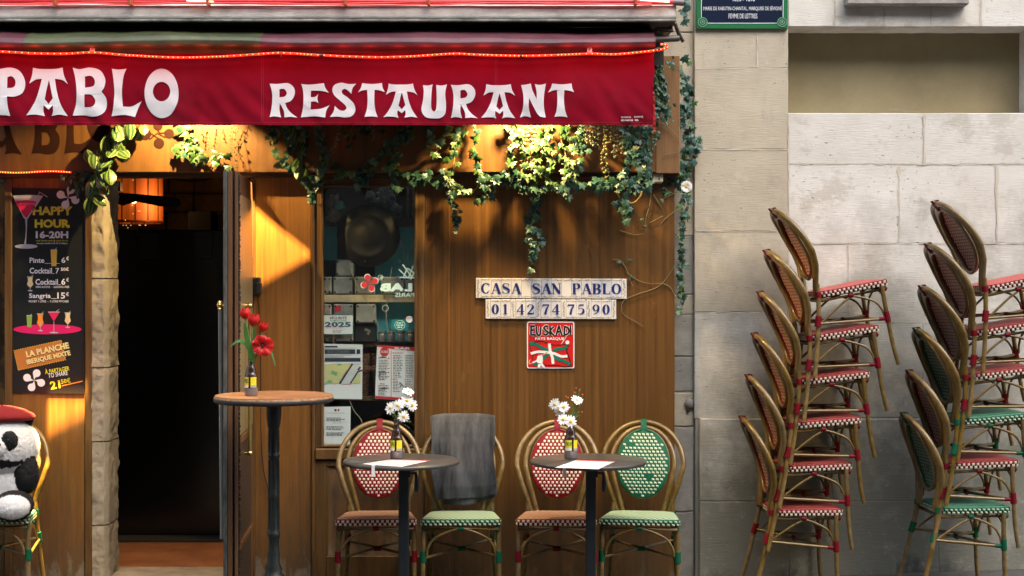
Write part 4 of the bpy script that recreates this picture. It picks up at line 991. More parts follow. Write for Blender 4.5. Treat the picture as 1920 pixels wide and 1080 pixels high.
part('dotted_line', b, M_ppw, cb)
def lau(cx, cy, r, m, y, parent, mirror=1, nm='four_armed_cross'):
    b = MB()
    for k in range(4):
        a0 = k*PI/2+.35; pts = []
        for t in range(19):
            s = t/18; 
            if s < .66: a = -PI*.62+s/.66*PI*1.5; q = (.64+.33*math.cos(a), .33*math.sin(a))
            else: f = (s-.66)/.34; q = ((1-f)**2*.34+2*f*(1-f)*.34+f*f*.01, (1-f)**2*.14+2*f*(1-f)*(-.02)) if f < .999 else (0.0,0.0)
            pts.append(q)
        pp = []
        for (u, v) in pts:
            uu, vv = u*math.cos(a0)-v*math.sin(a0), u*math.sin(a0)+v*math.cos(a0); pp.append(P(cx+mirror*uu*r, cy+vv*r, y-.0001*k))
        b.poly(pp)
    return part(nm, b, m, parent)
lau(127.5, 370, 23, M_ppw, y1, cb); lau(64, 713, 22, M_ppw, y1, cb)
# martini glass
b = MB(); b.poly([P(a,c,y1) for a,c in ((23.5,366.5),(52,365),(81,367),(69,385),(52,410),(48,412),(44,408))]); part('printed_glass', b, mat('print_glass', (.42,.44,.50), .4), cb)
b = MB(); b.poly([P(a,c,y1-.0003) for a,c in ((27,377),(52,375),(70,378),(62,390),(50,409),(44,404))]); part('printed_drink', b, M_cok, cb)
b = MB(); b.ribbon([P(a,c,y1-.0004) for a,c in ((49,409),(49.5,425),(48.5,445),(47,458),(47,463))], [.012,.0065,.0055,.010,.02]); b.disc(P(49,462,y1-.0005), .012, 'y', 20, .060); part('printed_stem', b, MATS['print_glass'], cb); b = MB(); b.ribbon([P(68,380,y1-.0006),P(74,360,y1-.0006),P(89,369.5,y1-.0006)], .0045)
part('printed_straw', b, MATS['print_glass'], cb); b = MB(); b.ribbon([P(36,382,y1-.0006),P(66,382.5,y1-.0006)], .003); part('printed_glass', b, MATS['print_glass'], cb)
def minidrink(cx, top, bot, w, body, stem=True, tri=False):
    h = bot-top; b = MB(); e = y1-.0008
    if tri: b.poly([P(cx-w,top,e),P(cx+w,top,e),P(cx+w*.1,top+h*.42,e),P(cx-w*.1,top+h*.42,e)])
    elif stem: b.poly([P(cx-w*.8,top,e),P(cx+w*.8,top,e),P(cx+w*.65,top+h*.3,e),P(cx+w,top+h*.55,e),P(cx+w*.25,top+h*.75,e),P(cx-w*.25,top+h*.75,e),P(cx-w,top+h*.55,e),P(cx-w*.65,top+h*.3,e)])
    else: b.poly([P(cx-w,top,e),P(cx+w,top,e),P(cx+w*.75,bot,e),P(cx-w*.75,bot,e)])
    part('printed_drink', b, body, cb)
    b = MB(); e -= .0003; b.ribbon([P(cx-w,top,e),P(cx+w,top,e)], .004)
    if stem: b.ribbon([P(cx,top+h*.45,e),P(cx,bot,e)], .003); b.disc(P(cx,bot,e-.0002), .0035, 'y', 12, w*.8/FPX*7.5)
    b.ribbon([P(cx+w*.3,top,e),P(cx+w*.9,top-h*.14,e)], .0025); part('printed_glass', b, MATS['print_glass'], cb)
M_beer = mat('print_amber', (.62,.40,.06), .4); M_pale = mat('print_cream', (.70,.55,.28), .4); M_lgr = mat('print_green', (.22,.38,.07), .4); M_org = mat('print_orange', (.75,.27,.03), .4)
minidrink(101, 468.5, 499, 6, M_beer, False); minidrink(56.5, 519, 545, 6, M_pale)
b = MB(); b.disc(P(89,617.5,y1), 9.3/FPX*7.5, 'y', 32, 64/FPX*7.5); part('printed_table', b, M_mag, cb)
minidrink(55, 591.5, 613.5, 5.2, M_lgr, False); minidrink(75.5, 588.5, 620, 6.5, M_org); minidrink(101, 585, 623.5, 11, M_cok, tri=True); minidrink(127, 586.5, 614, 6, M_pale)
rt = R(12.5)
def rq(b, cx, cy, w, h, y, rot): 
    c = P(cx, cy, y); u = Vector((math.cos(rot),0,math.sin(rot)))*w/2/FPX*7.5; v = Vector((-math.sin(rot),0,math.cos(rot)))*h/2/FPX*7.5; b.add([c-u-v,c+u-v,c+u+v,c-u+v], [(0,1,2,3)])
b = MB(); rq(b, 74.5, 666, 91, 38, y1-.0002, rt); part('orange_panel', b, mat('print_brown', (.42,.16,.03), .5), cb)
b = MB(); c0 = P(74.5,666,y1-.0006)
for k in range(58):
    s = k/58*2*(91+38); 
    if s < 91: u, v = s-45.5, 19
    elif s < 129: u, v = 45.5, 19-(s-91)
    elif s < 220: u, v = 45.5-(s-129), -19
    else: u, v = -45.5, -19+(s-220)
    uu, vv = u*math.cos(rt)-v*math.sin(rt), u*math.sin(rt)+v*math.cos(rt); b.disc(c0+Vector((uu,0,vv))/FPX*7.5, .0022, 'y', 6)
part('dotted_border', b, M_yel, cb)
for s, cx, cy, w_, h_ in (('LA PLANCHE',89,656,82,12),('IBERIQUE MIXTE',91,671,84,11)):
    for dy, yy, m in ((1.2, y1-.001, M_eblk), (0, y1-.0016, mat('print_butter', (.72,.62,.28), .5))):
        part('lettering', fit(text_mb(s, .06 if dy else .045), cx-w_/2, cy-h_/2+dy, cx+w_/2, cy+h_/2+dy, yy, rt), m, cb)
part('lettering', fit(text_mb('À PARTAGER', .015), 84, 688, 130, 698, y1, R(9)), M_yel, cb)
part('lettering', fit(text_mb('TO SHARE', .015), 90, 697.5, 127, 706, y1, R(9)), M_ppw, cb)
part('lettering', fit(text_mb('21', .03), 94, 714, 113, 729, y1, R(9)), M_yel, cb)
part('lettering', fit(text_mb('50€', .02), 114, 709.5, 132, 718.5, y1, R(9)), M_yel, cb)
b = MB(); b.ribbon([P(116,723.5,y1),P(155,714.5,y1)], .0055); part('printed_line', b, M_org, cb)

# ------------------------------------------------------------------ papers behind the window pane
M_pap = mat('paper', (.80,.84,.88), .6); M_ink = mat('ink', (.06,.07,.10), .6); M_rink = mat('red_ink', (.55,.03,.05), .6); M_dkb = mat('header_navy', (.03,.045,.075), .6); M_lgrey = mat('grey_ink', (.30,.32,.36), .6)
def sheet(name, px, label, cat, mats=None, thick=.001, y=.03):
    t = thing(name, label, cat, P((px[0][0]+px[2][0])/2, px[2][1], y)); b = MB(); q = [P(a,c,y) for a,c in px]
    b.add(q+[v+Vector((0,thick,0)) for v in q], [(3,2,1,0),(4,5,6,7),(0,1,5,4),(1,2,6,5),(2,3,7,6),(3,0,4,7)]); part('sheet', b, mats or M_pap, t); return t
def lines(b, px0, px1, py0, py1, step, h, y, ragged=.4, words=True, rr=random.Random(4)):
    q = py0
    while q < py1:
        a = px0; e = px1-(px1-px0)*ragged*rr.random()
        while a < e:
            w_ = rr.uniform(2,6) if words else e-a; qd(b, a, q, min(e, a+w_), q+h, y); a += w_+1.1
        q += step
ya = .0285
p1 = sheet('map_notice', [(605.5,644.5),(680,646),(679,748.5),(604.5,747.5)], 'white printed notice with a green and yellow street map behind the window glass', 'notice')
b = MB(); qd(b, 609, 655, 666, 663.5, ya); qd(b, 609, 671, 676, 678, ya); qd(b, 609, 648.5, 633, 651.5, ya); qd(b, 668.5, 655, 675.5, 663.5, ya); part('header_bar', b, M_dkb, p1)
b = MB(); lines(b, 610, 676, 652.5, 654, 2, .9, ya); lines(b, 610, 664, 665.5, 669.5, 1.9, .8, ya); lines(b, 614, 664, 657.5, 662, 2.4, .9, ya-.0004); part('text_lines', b, M_lgrey, p1)
b = MB(); qd(b, 609, 681.5, 676, 719.5, ya-.0002); part('map_field', b, mat('map_grey', (.62,.66,.70), .6), p1)
b = MB(); b.poly([P(a,c,ya-.0005) for a,c in ((609,682),(659,682),(634,719),(609,719))]); b.poly([P(a,c,ya-.0005) for a,c in ((668,703),(676,700),(676,719),(660,719))]); part('map_block', b, mat('map_yellow', (.60,.62,.30), .6), p1)
b = MB(); b.poly([P(a,c,ya-.0009) for a,c in ((622,694),(633,698),(631,705),(620,700))]); b.poly([P(a,c,ya-.0009) for a,c in ((633,682),(641,682),(639,686),(632,685))]); b.poly([P(a,c,ya-.0009) for a,c in ((615,712),(624,714),(621,718),(613,718))]); part('map_park', b, mat('map_green', (.22,.45,.24), .6), p1)
b = MB(); b.ribbon([P(661,682,ya-.0009),P(637,719,ya-.0009)], .010); b.ribbon([P(679,694,ya-.0009),P(671,697,ya-.0009),P(657,719,ya-.0009)], .008); b.ribbon([P(676,688,ya-.0009),P(671,694,ya-.0009)], .01); part('map_road', b, M_dkb, p1)
b = MB(); b.ribbon([P(650,694,ya-.0013),P(641,708,ya-.0013)], .0018); lines(b, 609, 612, 720.5, 722, 3, .8, ya); lines(b, 626, 629, 720.5, 722, 3, .8, ya); lines(b, 643, 658, 720.5, 722, 3, .8, ya); part('map_line', b, M_rink, p1)
p2 = sheet('printed_menu', [(707,647),(778,651),(776,752),(703,747.5)], 'red and white printed menu sheet taped inside the window', 'menu')
b = MB(); b.poly([P(a,c,ya) for a,c in ((707,647),(778,651),(777.5,658),(740,655),(707,649.5))]); b.poly([P(a,c,ya) for a,c in ((703.5,742),(776,747),(775.6,751.5),(703.3,746.8))]); b.disc(P(721,659.5,ya-.0004), 8.6/FPX*7.5, 'y', 24); qd(b, 733, 657, 734, 744, ya-.0002)
lines(b, 736, 757, 661, 663, 3, 1.6, ya-.0004); lines(b, 736, 750, 710, 712, 3, 1.5, ya-.0004); lines(b, 759, 773, 711, 713, 3, 1.5, ya-.0004); lines(b, 711, 726, 711, 713, 3, 1.4, ya-.0004); lines(b, 712, 724, 719, 721, 3, 1.4, ya-.0004); lines(b, 737, 752, 733, 735, 3, 1.4, ya-.0004)
b.disc(P(729,672,ya-.0004), .004, 'y', 10); b.disc(P(728.5,698.5,ya-.0004), .004, 'y', 10); part('red_print', b, M_rink, p2)
b = MB(); T('NOS MENUS', (714.5,657,728,662), ya-.0009, M_ppw, p2, .02); T('BAR', (740,651,770,655.5), ya-.0009, M_ppw, p2, .03)
b = MB(); lines(b, 710, 731, 675, 709, 3.0, 1.2, ya, .5); lines(b, 737, 756, 666, 708, 3.1, 1.2, ya, .35); lines(b, 760, 775, 666, 708, 3.1, 1.0, ya, .1); lines(b, 709, 731, 722.5, 740, 2.9, 1.2, ya, .5); lines(b, 737, 752, 714, 731, 2.9, 1.1, ya); lines(b, 759, 774, 715, 731, 2.9, 1.1, ya)
b.ribbon([P(709,671.5,ya-.0003),P(717,669.5,ya-.0003),P(726,671.5,ya-.0003)],[.002,.008,.002]); b.ribbon([P(709,698,ya-.0003),P(717,697,ya-.0003),P(726,698,ya-.0003)],[.002,.008,.002]); b.ribbon([P(709,729,ya-.0005),P(720,728.3,ya-.0005),P(730,729,ya-.0005)],[.002,.008,.002])
b.ribbon([P(749,717,ya-.0006),P(753,721,ya-.0006),P(750,726,ya-.0006)],.005); b.ribbon([P(753,721,ya-.0007),P(757,725,ya-.0007)],.004); b.ribbon([P(710,706,ya-.0006),P(713,701,ya-.0006)],.005)
part('text_lines', b, mat('dark_ink', (.10,.09,.10), .6), p2)
p3 = sheet('official_notice', [(605.5,763),(657.5,762),(656.5,834),(604.5,834.5)], 'small white official notice low in the window left of the red chair', 'notice')
b = MB(); qd(b, 627, 767, 631, 771, ya); part('flag_mark', b, M_dkb, p3); b = MB(); qd(b, 633, 767, 636.5, 771, ya); part('flag_mark', b, M_rink, p3)
b = MB()
for z in (783, 799.5, 811): lines(b, 612, 647, z, z+6.5, 2.6, 1.3, ya, .25)
part('text_lines', b, M_ink, p3)
b = MB(); lines(b, 612, 647, 774, 775, 2, .6, ya, 0, False); lines(b, 625, 650, 791, 794, 2, .5, ya); lines(b, 625, 650, 806.5, 808, 2, .5, ya); part('text_lines', b, M_lgrey, p3)
p4 = sheet('food_safety_card', [(606,589.5),(663,590),(662.5,628),(605.7,627.5)], 'green bordered white food safety card in the window', 'card', M_egrn)
b = MB(); rrect(b, 607.3, 591.2, 661.5, 626.4, 1.5, ya); part('field', b, M_pap, p4)
T('SÉCURITÉ', (618,593,650,598), ya-.0005, M_ink, p4, .03); T('ALIMENTAIRE', (618,598.8,650,603), ya-.0005, mat('card_green_ink', (.12,.45,.25), .6), p4, .01)
T('2025', (609,603.5,658,613.5), ya-.0005, mat('card_teal', (.03,.13,.20), .5), p4, .05, spacing=1.05)
b = MB(); lines(b, 611, 656, 614.5, 616.5, 2, .7, ya-.0005); lines(b, 624, 648, 619, 624, 2, .7, ya-.0005); part('text_lines', b, M_ink, p4)

# window display: stickers on the glass
st = thing('cross_sticker', 'red four armed cross sticker on the window glass below the black disc', 'sticker', P(693,545,.010))
for m, r_, y_ in ((M_ppw, 18.5, .0108), (M_rink, 16.5, .0102)): lau(693, 530.5, r_, m, y_, st, -1)
rf = thing('glass_lettering', 'pale mirrored lettering and zigzag crown on the window glass', 'lettering', P(745,555,.010))
M_ref = mat('pale_aqua', (.55,.85,.87), .5)  # pale mirrored shapes laid flat on the pane
T('LAB', (712,531,773,546.5), .0105, M_ref, rf, .06, mirror=True); T('PARIS', (741,549,777,557), .0105, M_ref, rf, .012, mirror=True); T('R', (711,518.5,716,523.5), .0105, M_ref, rf, .01, mirror=True)
b = MB(); c = P(713.5,520.5,.0105); b.tube([c+Vector((.013*math.cos(2*PI*k/18),0,.013*math.sin(2*PI*k/18))) for k in range(18)], .0012, 4, closed=True)
for k, q in enumerate([((748,505),(765,522)),((755,496),(772,519)),((764,503),(777,512)),((775,498),(766,520)),((764,503),(756,520)),((749,520),(777,521)),((777,510),(770,524))]): b.ribbon([P(a,c_,.0105-.0002*k) for a,c_ in q], .006)
part('crown', b, M_ref, rf)

# ------------------------------------------------------------------ display window contents
ds = thing('display_shelves', 'dark display cabinet with pale shelves behind the window glass', 'shelf', (X(690),.3,Z(835)))
DY = .44
M_disp = mat('display_dark', (.07,.065,.06), .8, var=.4, vscale=8); M_teal = mat('teal_panel', (.16,.66,.70), .5, c2=(.06,.38,.44), vscale=5, vs=(1,1,1))
b = MB(); b.box(X(585,.1),X(590,.1),.05,DY,Z(850),2.6); b.box(X(797,.1),X(803,.1),.05,DY,Z(850),2.6); b.box(X(583,.1),X(803,.1),DY,DY+.03,Z(850),2.6); b.box(X(583),X(803),.05,DY,Z(850)-.02,Z(850)); part('cabinet', b, M_disp, ds)
M_shelf = mat('pale_shelf', (.62,.52,.34), .6, var=.25, vscale=20)
for (py0, py1, a, c, m, yf) in ((553,567,604,779,M_shelf,.05),(642,650,604,779,M_frame,.10),(744,752,604,779,M_frame,.08),(409,425,720,779,mat('brown_rail', (.09,.05,.03), .6),.12)):
    b = MB(); b.box(X(a,yf), X(c,yf), yf, DY-.002, Z(py1,yf), Z(py0,yf), .002); part('shelf', b, m, ds)
b = MB(); b.box(X(703,.15), X(779,.15), .15, .16, Z(642,.15), Z(418,.15)); b.box(X(605,.15), X(632,.15), .15, .16, Z(488,.15), Z(425,.15)); part('teal_backing', b, M_teal, ds)
b = MB(); r5 = random.Random(8)
for k in range(12): 
    a = r5.uniform(745,776); c = r5.uniform(450,520); b.ribbon([P(a,c,.148),P(a+r5.uniform(-1.5,1.5),c+r5.uniform(4,26),.148)], r5.uniform(.003,.012))
part('paint_streak', b, mat('streak', (.42,.62,.62), .6), ds)
M_tin = mat('old_tin', (.42,.43,.41), .5, .2, c2=(.22,.23,.22), vs=(1,1,1), vscale=8); M_dot = mat('bolt_dark', (.02,.02,.02), .6)
def tin(px0, py0, px1, py1, y=.052, m=None, lab='grey metal tin on the display shelf'):
    t = thing('metal_tin', lab, 'tin', P((px0+px1)/2, py1, y), 'metal tins in the display window')
    b = MB(); b.box(X(px0,y)+.001, X(px1,y)-.001, y, y+.09, Z(py1,y), Z(py0,y), .006); part('box', b, m or M_tin, t)
    for (a, c) in ((px0+4,py0+4),(px1-4,py0+4),(px0+4,py1-4),(px1-4,py1-4)):
        b = MB(); q = P(a,c,y-.0015); b.ball(q, (.0055,.003,.0055), 8, 5); part('bolt', b, M_dot, t)
    return t
for i, (bx, lb) in enumerate([((606,519,622,551),'dark metal tin at the left end of the upper shelf'),((624,519,661,551.8),'square grey tin below another tin on the upper shelf'),((665,519,703,551.8),'square grey tin behind the red cross sticker'),
    ((629,487,664,518),'grey tin stacked on top of the upper row left of the black disc'),((714,519,757,551.8),'wide grey tin behind the mirrored lettering'),((759,519,778,551.8),'narrow grey tin at the right end of the upper shelf'),
    ((606,570,622,604),'dark tin at the left end of the lower shelf'),((625,570,662,604),'grey tin with a red corner patch above the food safety card'),((667,570,705,606),'bright grey tin on the lower shelf'),((606,607,622,641),'dark tin behind the food safety card'),((625,607,662,641),'grey tin behind the food safety card')]):
    t = tin(*bx, lab=lb); del t['group']
b = MB(); b.poly([P(a,c,.050) for a,c in ((627,574),(640,572),(639,583),(628,586))]); single('red_patch', b, M_rink, 'red paint patch on the corner of a grey tin', 'sticker')
b = MB(); b.box(X(665,.08),X(705,.08),.08,.14,Z(641,.08),Z(609,.08),.004); b2 = part('box', b, M_dot, thing('black_case', 'black case with a small tan knob on the lower shelf', 'case', P(685,641,.2)))
b = MB(); b.ribbon([P(684,617,.077),P(693,621,.076),P(689,627,.077)], .016); part('tan_mark', b, mat('tan', (.30,.26,.18), .7), b2)
M_jar = mat('steel_jar', (.42,.43,.42), .3, .8)
for i, px in enumerate((717,734,752,770)):
    t = thing('steel_jar', ('leftmost','second from the left','third from the left','rightmost')[i]+' of the four small steel jars on the shelf', 'jar', P(px,641,.09), 'small steel jars')
    b = MB(); b.lathe([(0,0),(.020,0),(.021,.004),(.021,.040),(.018,.045)], P(px,641,.09), 16); part('body', b, M_jar, t)
    b = MB(); b.lathe([(.018,.045),(.022,.047),(.022,.055),(.016,.060),(0,.061)], P(px,641,.09), 16); part('lid', b, mat('jar_lid', (.20,.18,.15), .5, .4), t)
for i, px in enumerate((683, 700)):
    t = thing('stack_of_bowls', 'brown stack of terracotta dishes '+('beside the map notice' if i == 0 else 'beside the printed menu'), 'dishes', P(px,743,.15), 'stacked terracotta dishes')
    for k in range(15):
        r_ = .020+.016*(k/14); b = MB(); b.lathe([(r_*.9,0),(r_,.011),(r_*.95,.0135),(r_*.8,.0135)], P(px+8*(i),743,.15)+Vector((0,0,.0155*k)), 14); part('dish', b, mat('terracotta_dish', (.17,.075,.035), .7, var=.4, vscale=40), t)
b = MB(); b.ball(P(691,660,.25), (.05,.03,.028)); single('bread_basket', b, mat('bread_brown', (.25,.12,.05), .8, var=.5, vscale=30), 'brown loaf resting on the stacked dishes in the window', 'bread')
# black riveted disc hanging behind the glass
dk = thing('black_disc', 'large black riveted metal disc hanging in the display window', 'metal disc', P(691,497,.05))
b = MB(); c = MB(); rr_ = 59/FPX*7.6
c.lathe([(0,.030),(rr_*.30,.029),(rr_*.33,.026),(rr_*.60,.022),(rr_*.68,.030),(rr_*.72,.018),(rr_*.96,.008),(rr_,.0),(rr_,-.006),(0,-.006)], (0,0,0), 48)
b.merge(c, Matrix.Translation(P(691,441.5,.056)) @ Matrix.Rotation(PI/2,4,'X')); part('disc', b, mat('blackened_iron', (.018,.016,.012), .7, .0, var=.4, vscale=12, rvar=.12), dk)
for (a, c_) in ((691.5,394.5),(640.5,438.5),(735.5,446),(684.5,489.5)):
    b = MB(); b.ball(P(a,c_,.044), .0048, 8, 5); part('rivet', b, M_brass, dk)
# clutter behind the disc: crumpled paper, dried flowers, card, bottles
def crumple(px, py, rx, ry, y, m, lab, cat, seed):
    b = MB(); b.ball((0,0,0), (rx/FPX*7.7, .03, ry/FPX*7.7), 18, 12)
    for v in b.v:
        n = noise.noise(v*38+Vector((seed,0,0)))*.35+noise.noise(v*90+Vector((seed,0,0)))*.2; v *= 1+n
    for i in range(len(b.sm)): b.sm[i] = False
    c = P(px, py, y)
    for v in b.v: v += c
    return single('crumpled_wrap', b, m, lab, cat)
M_wrap = mat('dull_wrap', (.45,.50,.48), .4, c2=(.15,.19,.19), vscale=25)
crumple(625,392,14,26,.12,mat('beige_wrap', (.45,.38,.28), .6, c2=(.2,.18,.14), vscale=25),'crumpled beige wrapping high at the left of the window','wrapping',1)
crumple(694,368,10,12,.2,M_wrap,'grey crumpled film directly above the black disc','wrapping',2); crumple(722,374,19,22,.2,M_wrap,'large tangle of grey film above the right of the disc','wrapping',3)
crumple(741,396,12,14,.2,M_wrap,'small grey tangle of film beside the white card','wrapping',4); crumple(637,385,8,8,.08,mat('teal_flower', (.16,.50,.45), .5, var=.5, vscale=40),'teal paper flower inside the window','paper flower',5)
b = MB(); b.box(X(744,.2),X(754,.2),.2,.203,Z(407,.2),Z(385,.2)); k_ = single('white_card', b, mat('dim_card', (.30,.36,.38), .6), 'white card with a red mark right of the black disc', 'card')
b = MB(); b.disc(P(744.5,402,.198), .006, 'y', 10); part('red_mark', b, M_rink, k_)
for i, px in enumerate((762,767,772)):
    b = MB(); b.box(X(px,.22)+.001,X(px+4.6,.22),.22,.34,Z(408,.22),Z(349,.22),.002); single('book', b, mat(('dim_paper','brown_book','dim_paper')[i], (.5,.46,.36) if i != 1 else (.2,.12,.08), .7, var=.4, vs=(1,1,14), vscale=6), ('pale book nearest the disc','brown book between two pale ones','pale book beside the window frame')[i]+' at the top right of the window', 'book')
# suction hook, teal sticker, twine
b = MB(); b.disc(P(767.5,599,.008), .017, 'y', 20); b.tube([P(767.5,599,.006)+Vector((.016*math.cos(2*PI*k/18),0,.016*math.sin(2*PI*k/18))) for k in range(18)], .002, 5, closed=True); single('price_sticker', b, M_ppw, 'round white sticker on the right of the window glass', 'sticker')
b = MB(); b.tube([P(722.5,578,.008)+Vector((.016*math.cos(2*PI*k/18),0,.016*math.sin(2*PI*k/18))) for k in range(18)], .0016, 5, closed=True); single('suction_cup', b, mat('cup_clear', (.4,.5,.5), .2), 'clear round suction cup on the window glass above the steel jars', 'suction cup')
tk = thing('teal_label', 'rounded teal label with pale ring on the window glass above the jars', 'label', P(749,619,.009)); b = MB(); rrect(b, 734, 599, 766, 618.5, 4, .0095); part('field', b, mat('teal_print', (.01,.16,.17), .4), tk)
b = MB(); c = P(749.5,609.5,.0088); b.tube([c+Vector((.027*math.cos(2*PI*k/24),0,.024*math.sin(2*PI*k/24))) for k in range(24)], .0009, 4, closed=True)
for k, (s, a) in enumerate((('PARIS',605),('JE BOIS',609),('BOP',613.5))): pass
for (z, a, e) in ((604.5,744,755),(608.5,742.5,757),(612.5,745,754)): lines(b, a, e, z, z+1, 4, 2.0, .0088, 0)
part('ring', b, M_ref, tk)
for i, q in enumerate([[(607,490),(608,560),(616,592)],[(655,500),(672,540),(700,585),(712,622)],[(735,500),(728,545),(724,590),(728,620)],[(655,750),(665,772),(678,790),(682,830)],[(622,618),(626,645)]]):
    b = MB(); b.tube(catmull([P(a,c,.04) for a,c in q],5), .0022, 5); single('twine', b, mat('twine', (.34,.31,.22), .9), ('pale twine along the left edge of the window','pale twine slanting from the disc to the jars','pale twine hanging behind the mirrored lettering','knotted pale twine below the map notice','short twine below the food safety card')[i], 'twine')
# ------------------------------------------------------------------ bistro chairs
M_rat = mat('rattan', (.185,.120,.033), .34, c2=(.10,.062,.016), vs=(1,1,1), vscale=30, coat=.25, coords='obj', rand=.14)
N, L, bs = nodes_of(M_rat)
COLS = {'red': (mat('red_weave', (.18,.004,.010), .5, coords='obj', var=.25, vscale=60), mat('cream_weave', (.56,.53,.42), .5), mat('red_binding', (.15,.004,.011), .5)),
        'green': (mat('green_weave', (.006,.095,.050), .5, coords='obj', var=.25, vscale=60), mat('pale_weave', (.46,.53,.38), .5), mat('green_binding', (.004,.085,.04), .5))}
REAR = {'red': (mat('rear_red_cane', (.20,.055,.035), .6), mat('rear_tan_cane', (.46,.33,.25), .6)), 'green': (mat('rear_green_cane', (.03,.09,.05), .6), mat('rear_pale_cane', (.24,.28,.19), .6))}
def chk(name, c1, c2, s):
    m = mat(name, c1, .55, coords='obj'); N, L, b = nodes_of(m)
    tc = N.new('ShaderNodeTexCoord'); mp = N.new('ShaderNodeMapping'); mp.inputs['Location'].default_value = (.3,.3,.31); L.new(tc.outputs['Object'], mp.inputs[0])
    mp.inputs['Scale'].default_value = (s,s*.8,3)
    ck = N.new('ShaderNodeTexChecker'); ck.inputs['Scale'].default_value = 1; ck.inputs[1].default_value = (*c1,1); ck.inputs[2].default_value = (*c2,1); L.new(mp.outputs[0], ck.inputs[0]); L.new(ck.outputs[0], b.inputs['Base Color'])
    bn = N.new('ShaderNodeBump'); bn.inputs['Strength'].default_value = .4; bn.inputs['Distance'].default_value = .002; L.new(ck.outputs[1], bn.inputs['Height']); L.new(bn.outputs[0], b.inputs['Normal'])
    return m
SEAT = {'red': chk('red_seat_weave', (.40,.30,.19), (.17,.04,.03), 72), 'green': chk('green_seat_weave', (.40,.46,.33), (.06,.17,.09), 72)}
BK = [(.415,.178),(.47,.180),(.55,.188),(.62,.180),(.69,.157),(.76,.122),(.82,.087),(.885,.047)]   # height -> rearward y (local +y is the back)
def backy(z):
    if z <= BK[0][0]: return BK[0][1]
    for (z0, y0), (z1, y1) in zip(BK, BK[1:]):
        if z <= z1: f = (z-z0)/(z1-z0); return y0+(y1-y0)*f
    return BK[-1][1]
# recompute: the hoop leans backwards with height
BK = [(.415,.180),(.47,.176),(.55,.168),(.62,.180),(.69,.207),(.76,.240),(.82,.276),(.89,.318)]
def hoop(half, z_top, w_bot, wmax, zc, n=44):
    pts = []
    for k in range(n+1):
        t = -1+2*k/n; s = 1 if t > 0 else -1; a = abs(t)
        if a < .62:        # crown arc
            th = a/.62*PI*.60; x = wmax*math.sin(th); z = zc+(z_top-zc)*math.cos(th) if th < PI/2 else zc-(zc-half)*.46*math.sin(th-PI/2)*1.1
        else:
            f = (a-.62)/.38; th = PI*.60; xa = wmax*math.sin(th); za = zc-(zc-half)*.46*math.sin(th-PI/2)*1.1
            g = f*f*(3-2*f); x = xa+(w_bot-xa)*(f*.65+g*.35); z = za+(half-za)*f
        pts.append(Vector((s*x, backy(z), z)))
    return pts
SEATZ = .425
def seat_outline(n=9, k=1.0):
    pts = []; f, r_, ly = .198, .160, .198
    cor = [(-f,-ly,.035),(f,-ly,.035),(r_,.17,.06),(-r_,.17,.06)]
    for i, (x, y, rad) in enumerate(cor):
        px, py = cor[i-1][:2]; nx, ny = cor[(i+1) % 4][:2]; c = Vector((x,y,0))
        a = c+(Vector((px,py,0))-c).normalized()*rad; e = c+(Vector((nx,ny,0))-c).normalized()*rad
        for t in range(5): u = t/4; pts.append((a*(1-u)**2+c*2*u*(1-u)+e*u*u)*k)
    return pts
def seatz(y): return SEATZ - y*.035
def wrap(p0, p1, r, m, parent, nm='binding'):
    b = MB(); p0, p1 = Vector(p0), Vector(p1); n = max(3, int((p1-p0).length/.0055)); pts = []; rr = []
    for k in range(n*2+1): pts.append(p0.lerp(p1, k/(2*n))); rr.append(r+(.0011 if k % 2 else 0))
    b.tube(pts, rr, 10); return part(nm, b, m, parent)
